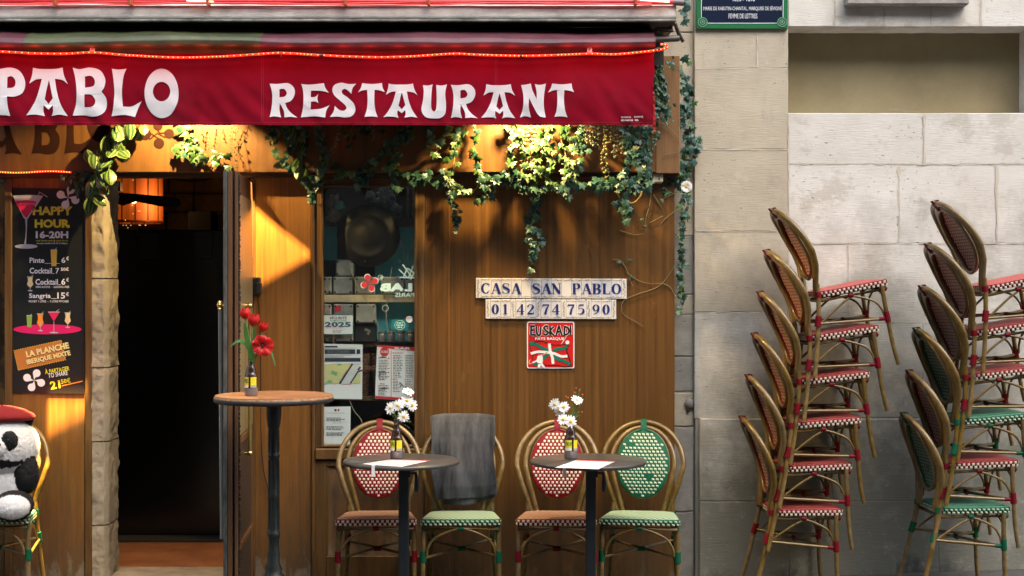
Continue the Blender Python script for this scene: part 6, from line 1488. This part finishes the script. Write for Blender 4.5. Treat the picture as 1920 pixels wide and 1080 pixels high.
for q, w_ in (([(470,678),(466,655),(456,642),(445,640),(432,650)],.009),([(470,680),(468,655),(462,630),(458,605)],.014),([(472,680),(474,650),(477,625),(475,612)],.008),([(473,680),(482,664),(494,656),(508,660),(516,686)],.008)):
    pts = catmull([P(a,c,-1.17-.01*i) for i, (a,c) in enumerate(q)], 6); n = len(pts)
    b = MB(); b.ribbon(pts, [w_*(.5+1.1*math.sin(PI*min(1,(k+1)/n*1.02))) if k < n-1 else .001 for k in range(n)], (.2,-1,.25)); part('leaf', b, M_lfb, tl)
# ------------------------------------------------------------------ ivy and trailing plants
def leafmat(name, c, c2): return mat(name, c, .42, c2=c2, vscale=120, vs=(1,1,1), coords='obj', ramp=(.4,.6), spec=.4)
M_i1 = leafmat('ivy_dark', (.022,.075,.045), (.012,.045,.028)); M_i2 = leafmat('ivy_blue_green', (.045,.12,.10), (.02,.065,.05))
M_i3 = leafmat('ivy_bright', (.04,.11,.022), (.025,.07,.015)); M_rim = leafmat('ivy_pale_rim', (.12,.17,.07), (.05,.10,.04)); M_zeb = leafmat('striped_leaf_pale', (.14,.19,.055), (.10,.15,.04)); M_zed = leafmat('striped_leaf_dark', (.02,.075,.02), (.012,.05,.014))
M_vine = mat('vine_stem', (.17,.15,.06), .7); M_vpale = mat('pale_vine_stem', (.42,.36,.14), .6)
IVY = [(0,-.30),(.20,-.44),(.40,-.28),(.62,-.22),(.42,.02),(.50,.34),(.22,.24),(.0,.72),(-.22,.24),(-.50,.34),(-.42,.02),(-.62,-.22),(-.40,-.28),(-.20,-.44)]
def ivy_mesh(name, m_in, m_out, seed):
    rr = random.Random(seed); n = len(IVY); b = MB()
    J = [(x*rr.uniform(.88,1.12), y*rr.uniform(.88,1.1)) for x, y in IVY]
    vs = [Vector((0,-.02,.05))]+[Vector((x*.62,y*.62,.05-.10*abs(x)+rr.uniform(-.03,.03))) for x, y in J]+[Vector((x,y,-.14*(x*x+y*y)+rr.uniform(-.07,.07))) for x, y in J]
    b.smooth = True; b.mi = 0; b.add(vs, [(0,1+i,1+(i+1)%n) for i in range(n)]); b.mi = 1
    k = len(b.f); b.f += [[1+i,1+n+i,1+n+(i+1)%n,1+(i+1)%n] for i in range(n)]; b.m += [1]*n; b.sm += [True]*n
    return b.mesh('leaf', [m_in, m_out])
IV = {'dark': [ivy_mesh('leaf', M_i1, M_i1, 1), ivy_mesh('leaf', M_i1, M_i2, 2), ivy_mesh('leaf', M_i2, M_i2, 3)],
      'rim': [ivy_mesh('leaf', M_i2, M_rim, 4), ivy_mesh('leaf', M_i3, M_rim, 5), ivy_mesh('leaf', M_i1, M_rim, 6), ivy_mesh('leaf', M_i3, M_i3, 7)],
      'mix': [ivy_mesh('leaf', M_i1, M_i1, 8), ivy_mesh('leaf', M_i2, M_i2, 9), ivy_mesh('leaf', M_i3, M_rim, 10), ivy_mesh('leaf', M_i1, M_i2, 11), ivy_mesh('leaf', M_i3, M_i3, 12)]}
def oval_mesh(m1, m2, striped, asp=.5):
    b = MB(); N_ = 7; b.smooth = True
    for s in range(N_):          # stripes running from base to tip
        u0, u1 = -1+2*s/N_, -1+2*(s+1)/N_; b.mi = (s % 2) if striped else 0; vs = []
        for k in range(7):
            v = k/6; w_ = asp*math.sin(PI*(v*.92+.04))**.75
            for u in (u0, u1): vs.append(Vector((u*w_*.62, v*1.5-.5, .12*(1-abs(u))*1-.25*(v-.5)**2)))
        b.add(vs, [(2*k,2*k+1,2*k+3,2*k+2) for k in range(6)])
    return b.mesh('leaf', [m1, m2])
ZB = [oval_mesh(M_zeb, M_zed, True, .85), oval_mesh(M_zed, M_zeb, True, .85)]; PL = [oval_mesh(M_i1, M_i1, False), oval_mesh(M_i3, M_i3, False)]; SM = [oval_mesh(M_i2, M_i2, False, .8), oval_mesh(M_i1, M_i1, False, .8), oval_mesh(M_i3, M_i3, False, .8)]
def plant(nm, label, cat, strands, kinds, size, dens, seed, grp=None, ybase=-.115, stem=M_vine, spread=.012, maxn=290, sr=.0018, droop=True):
    """strands: list of photo-measured polylines; leaves are separate parts sharing meshes"""
    rr = random.Random(seed); s0 = strands[0][0]; yb = ybase
    t = thing(nm, label, cat, P(s0[0], s0[1], yb), grp); b = MB(); cnt = 0; L0 = ORG[t.name]; spots = []
    for st in strands:
        w_ = [P(p[0], p[1], p[2] if len(p) > 2 else yb+rr.uniform(-.02,.0)) for p in st]; pts = catmull(w_, 8); b.tube(pts, sr, 5)
        acc = rr.uniform(0, dens)
        for p, q in zip(pts, pts[1:]):
            d = q-p; l = d.length; acc += l
            while acc >= dens:
                acc -= dens*rr.uniform(.8,1.3); spots.append((q.copy(), d.normalized()))
    rr.shuffle(spots); spots = spots[:maxn]
    for (q, d) in spots:
        off = Vector((rr.gauss(0,spread), -abs(rr.gauss(0,spread*.7))-.004, rr.gauss(0,spread))); c = q+off
        n_ = Vector((rr.gauss(0,.45), -1, rr.gauss(.25,.45))).normalized(); tipd = Vector((rr.gauss(0,.65), 0, -1)) if droop else Vector((rr.gauss(0,1),0,rr.gauss(0,1)))
        tipd = (tipd-n_*tipd.dot(n_)).normalized(); xx = tipd.cross(n_).normalized(); s = size*rr.uniform(1.05,1.9)
        M3 = Matrix((xx*s, tipd*s, n_*s)).transposed().to_4x4(); M3.translation = c-L0
        inst('leaf', rr.choice(kinds), t, M3)
        if off.length > .008: b.tube([q, q.lerp(c,.5)+Vector((0,-.003,0)), c], sr*.55, 4, caps=False)
    part('stem', b, stem, t); return t
def beads(nm, label, strands, seed, r=.0048, m=None, ybase=-.12, grp=None, jit=.005, dens=.007):
    rr = random.Random(seed); yb = ybase; t = thing(nm, label, 'plant', P(strands[0][0][0], strands[0][0][1], yb), grp)
    s_ = MB(); b = MB()
    for st in strands:
        pts = catmull([P(p[0], p[1], yb+rr.uniform(-.02,0)) for p in st], 6); s_.tube(pts, .0009, 4); acc = 0
        for p, q in zip(pts, pts[1:]):
            acc += (q-p).length
            while acc > dens: acc -= dens; b.ball(q+Vector((rr.gauss(0,jit),-abs(rr.gauss(0,jit)),rr.gauss(0,.002))), r*rr.uniform(.6,1.2), 7, 5)
    part('stem', s_, M_vine, t); part('bead_leaves', b, m or mat('bead_leaf', (.15,.19,.13), .5, c2=(.06,.09,.07), vscale=90, coords='pos'), t, kind='stuff')
Ls = 'ivy leaves'
plant('zebra_plant', 'trailing plant with large pale striped leaves over the left stone jamb', 'plant', [[(235,215),(225,250),(205,300),(185,345)],[(228,225),(205,275),(165,300)],[(240,230),(222,280),(200,330),(170,352)],[(205,310),(190,345),(172,385)],[(270,225),(262,250)]], ZB+[ZB[0]], .040, .032, 21, ybase=-.13, spread=.016)
plant('leafy_plant', 'dark drooping leaves hanging over the top right corner of the cocktail board', 'plant', [[(150,322),(138,336),(128,346)],[(165,325),(152,342),(144,356)],[(160,328),(138,332),(118,334)],[(170,328),(160,346),(154,360)]], PL, .022, .014, 22, ybase=-.07, spread=.010)
plant('variegated_ivy', 'pale edged ivy hanging over the bright fascia above the doorway', 'ivy', [[(330,215),(345,245),(356,262),(358,285),(372,310)],[(350,225),(362,275),(395,305),(425,312)],[(395,308),(410,290),(430,300)],[(358,285),(338,288),(335,270)],[(340,235),(350,250),(362,256)]], IV['rim'], .030, .026, 23, spread=.012, stem=M_vpale)
beads('string_of_beads', 'thin dry strings of tiny round leaves left of the open door above the doorway', [[(381,225),(378,262)],[(395,225),(392,255),(390,282)],[(372,230),(374,250)],[(405,228),(412,255)]], 24, .0030, jit=.003)
beads('dry_trailing_plant', 'brown dried trailing plant above the open door leaf', [[(440,225),(432,260),(440,290),(446,322)],[(450,225),(442,250),(430,268)],[(436,228),(444,300),(436,330)]], 25, .0032, mat('dry_brown_leaf', (.12,.085,.03), .8, var=.5, vscale=70), jit=.004)
plant('ivy_strand', 'dark ivy hanging left of the display window in front of the fascia', 'ivy', [[(525,225),(515,260),(520,290),(540,312),(560,330),(578,345)],[(528,240),(545,275),(535,300)],[(560,320),(585,330),(592,350)],[(578,340),(586,368),(583,380)],[(600,310),(598,330),(588,345)],[(607,290),(600,320)]], IV['dark']+[IV['mix'][2]], .026, .016, 26, spread=.012)
plant('striped_leaf_plant', 'few broad striped green leaves inside the dark ivy left of the window', 'plant', [[(545,225),(552,255)],[(566,260),(565,300),(580,315)],[(555,300),(570,318),(568,330)]], ZB+PL, .036, .034, 27, spread=.010)
beads('string_of_pearls', 'grey green bead strings above the left edge of the display window', [[(636,225),(632,262)],[(632,255),(622,285),(612,300)],[(640,225),(630,275)],[(622,275),(604,300)]], 28, .0046)
beads('string_of_pearls', 'two short grey bead strings above the middle of the display window', [[(701,225),(700,262)],[(694,228),(696,250)]], 29, .0042)
plant('ivy_strand', 'dark blue green ivy leaf cluster alone above the display window', 'ivy', [[(676,225),(682,248)],[(690,225),(684,240)]], IV['dark'], .030, .018, 30, spread=.012)
plant('ivy_strand', 'ivy strand slanting down to the left across the top of the window', 'ivy', [[(760,225),(748,252),(735,268),(718,280)],[(772,225),(755,262),(730,270)],[(782,228),(765,255),(750,262)],[(735,272),(712,292),(700,310),(690,330),(676,350)],[(740,285),(742,310),(720,322)],[(700,312),(682,318),(676,345)],[(745,268),(750,290)]], IV['mix']+IV['rim'][:2], .027, .018, 31, spread=.013)
plant('ivy_strand', 'loose dark ivy hanging from behind the valance above the left window edge', 'ivy', [[(500,222),(512,245),(505,262)],[(590,222),(600,262),(612,290),(606,318)],[(650,222),(660,250),(655,270)],[(560,225),(572,255),(566,285)],[(800,222),(806,250),(798,272)],[(715,222),(722,250)],[(622,300),(640,322),(660,330),(690,338)]], IV['dark']+[IV['mix'][2]], .026, .019, 51, spread=.012)
plant('creeping_ivy', 'row of dark ivy along the lower edge of the fascia above the window', 'ivy', [[(730,330),(760,327),(790,330),(820,335),(838,345)],[(780,325),(800,340),(772,345)],[(725,348),(745,350)]], IV['dark'], .025, .015, 32, spread=.011)
plant('ivy_strand', 'ivy on yellow stems looping beside the right-hand spot of light', 'ivy', [[(862,225),(858,262),(850,285),(842,305)],[(880,225),(868,245),(856,262),(852,300),(845,325),(838,345)],[(890,225),(892,255),(888,285),(898,310),(897,345),(885,358),(862,352),(845,338),(840,322)],[(840,240),(830,262),(818,285),(815,300)],[(838,320),(828,330),(820,348)],[(872,225),(890,238)]], IV['mix']+IV['rim'], .026, .024, 33, stem=M_vpale, spread=.011, sr=.0014)
plant('ivy_strand', 'short ivy tail hanging down the panel right of the window frame', 'ivy', [[(850,345),(842,370),(848,385),(856,400),(858,415),(855,438)],[(862,350),(852,362),(846,378)],[(845,378),(858,392)],[(850,400),(862,420)]], IV['dark']+[IV['rim'][0]], .021, .015, 34, ybase=-.05, spread=.007)
plant('creeping_ivy', 'dense dark ivy row under the fascia in the middle of the wooden front', 'ivy', [[(900,335),(930,338),(960,345),(985,352),(1000,360)],[(905,350),(925,362),(900,378),(897,382)],[(1000,345),(1030,355),(1060,352),(1080,348)],[(940,330),(965,325),(985,340)],[(1040,345),(1068,362)],[(1085,345),(1110,350),(1125,345)]], IV['dark']+[IV['dark'][0], IV['rim'][2]], .027, .0115, 35, ybase=-.12, spread=.013)
plant('hanging_ivy', 'longest hanging ivy strand ending above the tile name sign', 'ivy', [[(995,350),(1002,375),(996,400),(988,415),(994,428),(990,445),(1000,460),(998,478),(1000,486)],[(1010,360),(1008,390),(1000,410)],[(1000,430),(1012,445),(1010,458)],[(1002,395),(1012,378)],[(998,480),(999,506)]], IV['dark'], .024, .0135, 36, ybase=-.06, spread=.009)
plant('lit_ivy', 'yellow green ivy strands lit by the spotlight above the tile name sign', 'ivy', [[(960,225),(965,262),(958,300),(965,335)],[(975,225),(972,250),(985,290),(975,330)],[(1010,225),(1012,262),(1002,300),(1008,340)],[(1035,225),(1028,262),(1038,285),(1030,325)],[(1055,225),(1052,262),(1062,300),(1055,345)],[(1070,225),(1068,255),(1075,290)],[(950,235),(962,250)],[(1040,240),(1022,265),(1018,290)],[(1000,310),(1020,330),(1045,345)]], IV['rim']+[IV['mix'][2],IV['rim'][3]], .027, .0175, 37, stem=M_vpale, spread=.012, ybase=-.135)
beads('string_of_pearls', 'thick bunch of cream bead leaves lit brightly by the spotlight', [[(x,225),(x+2,262),(x-1,300+((x*7)%20))] for x in range(978,1012,4)], 38, .0052, mat('cream_bead', (.38,.33,.18), .5, c2=(.16,.12,.06), vscale=70, coords='pos'), jit=.006)
plant('ivy_strand', 'ivy strand hanging right of the bright bead bunch', 'ivy', [[(1085,225),(1082,260),(1090,300),(1078,330),(1070,350)],[(1098,225),(1090,250),(1086,290)],[(1075,300),(1060,330)],[(1090,270),(1098,285)]], IV['mix'], .024, .016, 39, spread=.010)
beads('string_of_pearls', 'yellow green bead strings hanging left of the dark corner ivy', [[(1131,225),(1134,270),(1128,300),(1140,345)],[(1138,228),(1136,290),(1142,335)],[(1147,228),(1144,268)],[(1131,240),(1136,320)]], 40, .0052, mat('olive_bead', (.20,.21,.06), .5, c2=(.09,.10,.03), vscale=70, coords='pos'), jit=.004)
beads('string_of_pearls', 'dark grey bead strings between the lit ivy and the olive bead strings', [[(x,225),(x+1,262+(x*5)%22)] for x in range(1096,1124,5)], 41, .0050, jit=.005)
beads('string_of_pearls', 'dark bead strings right of the olive ones under the awning corner', [[(x,225),(x-1,270+(x*3)%26)] for x in range(1152,1176,5)], 42, .0048, jit=.005)
plant('ivy_cluster', 'dense dark ivy below the right end of the awning', 'ivy', [[(1180,225),(1178,255),(1190,290),(1200,320)],[(1192,225),(1195,260),(1185,300),(1170,330)],[(1205,225),(1210,262),(1205,300)],[(1170,262),(1182,275),(1175,300)],[(1120,335),(1140,345),(1165,352),(1190,345),(1215,352)],[(1195,330),(1190,352),(1175,370),(1168,385),(1176,400)],[(1180,380),(1168,400),(1180,415)],[(1205,300),(1215,330),(1212,350)],[(1115,350),(1122,362)]], IV['dark']+[IV['mix'][0]], .027, .0120, 43, spread=.013, ybase=-.12)
plant('small_leaved_creeper', 'dense column of tiny dark leaves beside the torn end of the awning', 'creeper', [[(1232+7*math.sin(k*2.4), 108+k*3), (1236+8*math.sin(k*1.7), 150+k*5), (1240+8*math.cos(k*3.1), 205+k*3)] for k in range(9)]+[[(1226,240),(1220,275),(1212,310)],[(1216,240),(1208,270),(1216,300)],[(1225,235),(1228,250)],[(1228,112),(1250,118),(1262,128)]], SM, .0105, .0075, 44, ybase=-.125, spread=.014, maxn=299, sr=.001)
plant('corner_ivy', 'ivy climbing the stone beside the wooden end board', 'ivy', [[(1262,122),(1278,128),(1282,150),(1284,190),(1280,230),(1290,262),(1285,300),(1280,340)],[(1285,112),(1290,125)],[(1280,170),(1292,178),(1288,215)],[(1283,190),(1275,215)],[(1285,240),(1300,255),(1305,275),(1298,300)],[(1290,262),(1308,285)],[(1285,290),(1278,320),(1262,335),(1240,348)],[(1300,245),(1290,230)],[(1280,300),(1290,330)],[(1278,330),(1262,345),(1250,352)]], IV['dark']+[IV['mix'][1], IV['mix'][4]], .026, .0145, 45, ybase=.02, spread=.013)
plant('trailing_ivy', 'thin ivy trail running down the edge between wood and stone', 'ivy', [[(1278,345),(1284,365),(1278,390),(1282,420),(1276,455),(1280,490),(1274,520),(1277,555),(1272,590)],[(1284,365),(1290,380)],[(1280,400),(1290,412)],[(1276,480),(1284,500)],[(1272,540),(1279,560)],[(1274,350),(1290,372),(1280,410)]], IV['dark']+[IV['mix'][4]], .022, .017, 46, ybase=.03, spread=.008)
plant('hood_ivy', 'two bluish ivy sprays at the right end of the awning hood', 'ivy', [[(1282,-20),(1286,15),(1284,40),(1280,45)],[(1290,10),(1282,22)],[(1280,20),(1288,32)]], [IV['dark'][2], IV['dark'][1]], .025, .022, 47, ybase=-.02, spread=.008)
tw = [('bare twig forking across the panel right of the phone number tiles', [[(1149,487),(1163,489),(1172,500),(1180,515),(1200,527),(1222,532),(1242,531)],[(1242,531),(1258,540),(1267,560)],[(1267,492),(1258,510),(1242,531),(1225,542),(1195,552),(1172,562),(1165,575),(1170,590),(1190,602),(1206,612)],[(1175,512),(1190,520)],[(1186,536),(1180,521)]]),
      ('bare twigs below the bamboo ring near the right edge of the panel', [[(1221,358),(1218,385),(1212,405),(1210,425)],[(1268,395),(1250,408),(1236,423)],[(1243,405),(1218,418)],[(1162,432),(1190,440),(1208,438)],[(1225,365),(1240,388)],[(1268,360),(1240,375)]]),
      ('thin brown stem on the dull end board right of the awning', [[(1240,232),(1255,240),(1268,255),(1278,262)],[(1246,290),(1262,287),(1276,286)],[(1255,118),(1268,123),(1278,126)]])]
for i, (lab, q) in enumerate(tw):
    y_ = (-.008, -.010, -.095)[i]; t = thing('bare_twig', lab, 'twig', P(*q[0][0], y_)); b = MB()
    for st_ in q: pts = catmull([P(a,c,y_) for a,c in st_],6); b.tube(pts, [.0028-.0014*k/len(pts) for k in range(len(pts))], 5)
    part('stem', b, mat('grey_green_twig', (.15,.135,.065), .7), t)
    rr = random.Random(i)
    for (px, py) in (((1161,492),(1181,488),(1185,520)),((1204,412),(1208,425),(1241,376)),((1262,227),(1252,118)))[i]:
        n_ = Vector((rr.uniform(-.3,.3),-1,rr.uniform(-.2,.4))).normalized(); tp = Vector((rr.uniform(-.5,.5),0,-1)); tp = (tp-n_*tp.dot(n_)).normalized(); s = .022 if i < 2 else .014
        M3 = Matrix((tp.cross(n_)*s, tp*s, n_*s)).transposed().to_4x4(); M3.translation = P(px,py,y_-.012)-ORG[t.name]; inst('leaf', IV['mix'][0 if i else 1], t, M3)
b = MB(); c = P(1180,355,-.035); b.tube([c+Vector((.066*math.cos(2*PI*k/32),.01*math.sin(k),.075*math.sin(2*PI*k/32))) for k in range(32)], .0045, 7, closed=True); single('wicker_ring', b, mat('bamboo_ring', (.30,.21,.08), .5), 'thin bamboo ring hanging in the ivy at the right', 'ring')
# white flower in the corner ivy
wf = thing('white_blossom', 'single white open flower in the corner ivy against the stone', 'flower', P(1287,350,-.02))
for k in range(6):
    a = 2*PI*k/6
    def fn(u, v, a=a):
        th = a+(u-.5)*1.35; q = .030*v*(1+.06*math.sin(u*17)); return P(1287,350,-.03)+Vector((q*math.cos(th), -.010*math.sin(v*2)-.002*math.cos(a*3), q*math.sin(th)))
    b = MB(); b.grid(fn, 6, 4); part('petal', b, M_pet, wf)
b = MB(); b.ball(P(1287,350,-.04), .006, 8, 5); part('flower_centre', b, M_yc, wf)
# cream switch box under the fascia
sb = thing('switch_box', 'small cream switch box with two arrows under the fascia at the right', 'switch box', P(1233,342,-.05))
b = MB(); b.box(X(1222,-.06),X(1243.5,-.06),-.06,-.001,Z(342.5,-.06),Z(325,-.06),.006); part('casing', b, mat('cream_plastic', (.52,.50,.38), .4), sb)
b = MB(); ys_ = -.0612; b.ribbon([P(1236,328,ys_),P(1236,337,ys_)],.0026); b.poly([P(1234,334.5,ys_),P(1238,334.5,ys_),P(1236,338.5,ys_)][::-1]); b.ribbon([P(1223.5,328,ys_),P(1223.5,331,ys_)],.003); part('arrow_mark', b, M_eblk, sb)

# ------------------------------------------------------------------ plush panda with a red beret
PY = -.45
pd = thing('plush_panda', 'black and white plush panda sitting on the green chair at the left edge', 'plush toy', P(-8,968,PY))
def pt(px, py, y=PY): return P(px, py, y)
def em(px, py, dy, rx, ry, rz, m): return (pt(px,py,PY+dy), (rx/FPX*7.05, ry, rz/FPX*7.05), m)
parts_ = [em(-6,836,-.01,77,.165,60,0), em(-8,905,.0,66,.13,55,0), em(-10,862,-.01,63,.155,15,1),
          em(49,889,-.04,23,.055,37,1), em(-62,889,-.04,23,.055,37,1), em(42,870,-.02,22,.05,20,1),
          em(26,948,-.14,34,.10,27,1), em(-50,948,-.14,34,.10,27,1), em(24,951,-.20,30,.055,20,2), em(-50,951,-.20,30,.055,20,2),
          em(50,787,.02,11,.03,16,1), em(-62,787,.02,11,.03,16,1), em(18,826,-.135,13,.03,16,1), em(-34,826,-.135,13,.03,16,1), em(-8,840,-.165,18,.04,15,0), em(-8,832,-.20,7,.012,5,1)]
bm = bmesh.new()
for c, r, m in parts_:
    ret = bmesh.ops.create_uvsphere(bm, u_segments=24, v_segments=16, radius=1.0)
    for v in ret['verts']: v.co = Vector((v.co.x*r[0], v.co.y*r[1], v.co.z*r[2]))+c
me = bpy.data.meshes.new('tmp'); bm.to_mesh(me); bm.free(); ob = bpy.data.objects.new('tmp', me); col.objects.link(ob)
rm = ob.modifiers.new('r','REMESH'); rm.mode = 'VOXEL'; rm.voxel_size = .0055
dg = bpy.context.evaluated_depsgraph_get(); me2 = bpy.data.meshes.new_from_object(ob.evaluated_get(dg)); bpy.data.objects.remove(ob)
bm = bmesh.new(); bm.from_mesh(me2)
bmesh.ops.smooth_vert(bm, verts=bm.verts, factor=.5, use_axis_x=True, use_axis_y=True, use_axis_z=True)
for v in bm.verts:
    n = noise.fractal(v.co*70, 1, 2, 3); v.co += v.normal*n*.0035
M_pw = mat('white_plush', (.72,.73,.74), .95, sheen=.6, bump=.7, bscale=420, var=.12, vscale=40); M_pb = mat('black_plush', (.005,.006,.008), .95, sheen=.03, bump=.7, bscale=420)
me2.materials.clear()
fuzz = {0: MB(), 1: MB()}; rr = random.Random(12)
for f in bm.faces:
    c = f.calc_center_median(); best = 9; bi = 0
    for (cc, r, m) in parts_:
        d = Vector(((c.x-cc.x)/r[0], (c.y-cc.y)/r[1], (c.z-cc.z)/r[2])).length
        d = abs(d-1)*min(r)
        if m == 1: d -= .004
        if m == 2: d -= .008
        if d < best: best = d; bi = m
    f.material_index = 1 if bi == 1 else 0; f.smooth = True
    if c.x > X(-30,PY) and c.y < PY+.05 and c.z > 0:
        for _ in range(2):
            t_ = f.normal.orthogonal().normalized(); t_ = Matrix.Rotation(rr.uniform(0,6.28),3,f.normal) @ t_
            p = c+t_*rr.uniform(0,.003); w_ = t_.cross(f.normal)*.0008; fuzz[f.material_index].add([p-w_, p+w_, p+f.normal*rr.uniform(.004,.008)+t_*rr.uniform(0,.004)+Vector((0,0,-.001))], [(0,1,2)])
bm.to_mesh(me2); bm.free()
for v in me2.vertices: v.co -= ORG[pd.name]
me2.materials.append(M_pw); me2.materials.append(M_pb)
o = bpy.data.objects.new('body', me2); col.objects.link(o); o.parent = pd; me2.name = 'body'
for k, nm in ((0,'white_fur'),(1,'black_fur')): part(nm, fuzz[k], (M_pw, M_pb)[k], pd, kind='stuff')
for px in (15, -31):
    b = MB(); b.ball(pt(px,826,PY-.163), (.008,.006,.008), 10, 7); part('eye', b, M_scr, pd)
br = thing('beret', 'red felt beret on the head of the plush panda', 'hat', pt(-5,785))
M_felt = mat('red_felt', (.15,.002,.004), .95, sheen=0, bump=.4, bscale=300)
b = MB(); c = pt(-4,783); b.lathe([(.165,-.006),(.178,.002),(.182,.012),(.172,.026),(.13,.045),(.07,.056),(.01,.060),(0,.060)], c, 40, sx=1.0, sy=.8)
for v in b.v: v.z += -.035*max(0,(v.x-c.x))/.18*0+.004*noise.noise(v*14)-.008*(v.x-c.x)/.18
part('crown', b, M_felt, br)
b = MB(); b.lathe([(.150,-.014),(.166,-.006),(.150,.004),(.14,-.004)], c, 40, sx=1.0, sy=.8); part('headband', b, M_felt, br)
b = MB(); b.tube([c+Vector((.02,0,.058)), c+Vector((.024,0,.072))], .004, 6); part('stalk', b, M_felt, br)
# small pennant and dark blind seen in the far left window
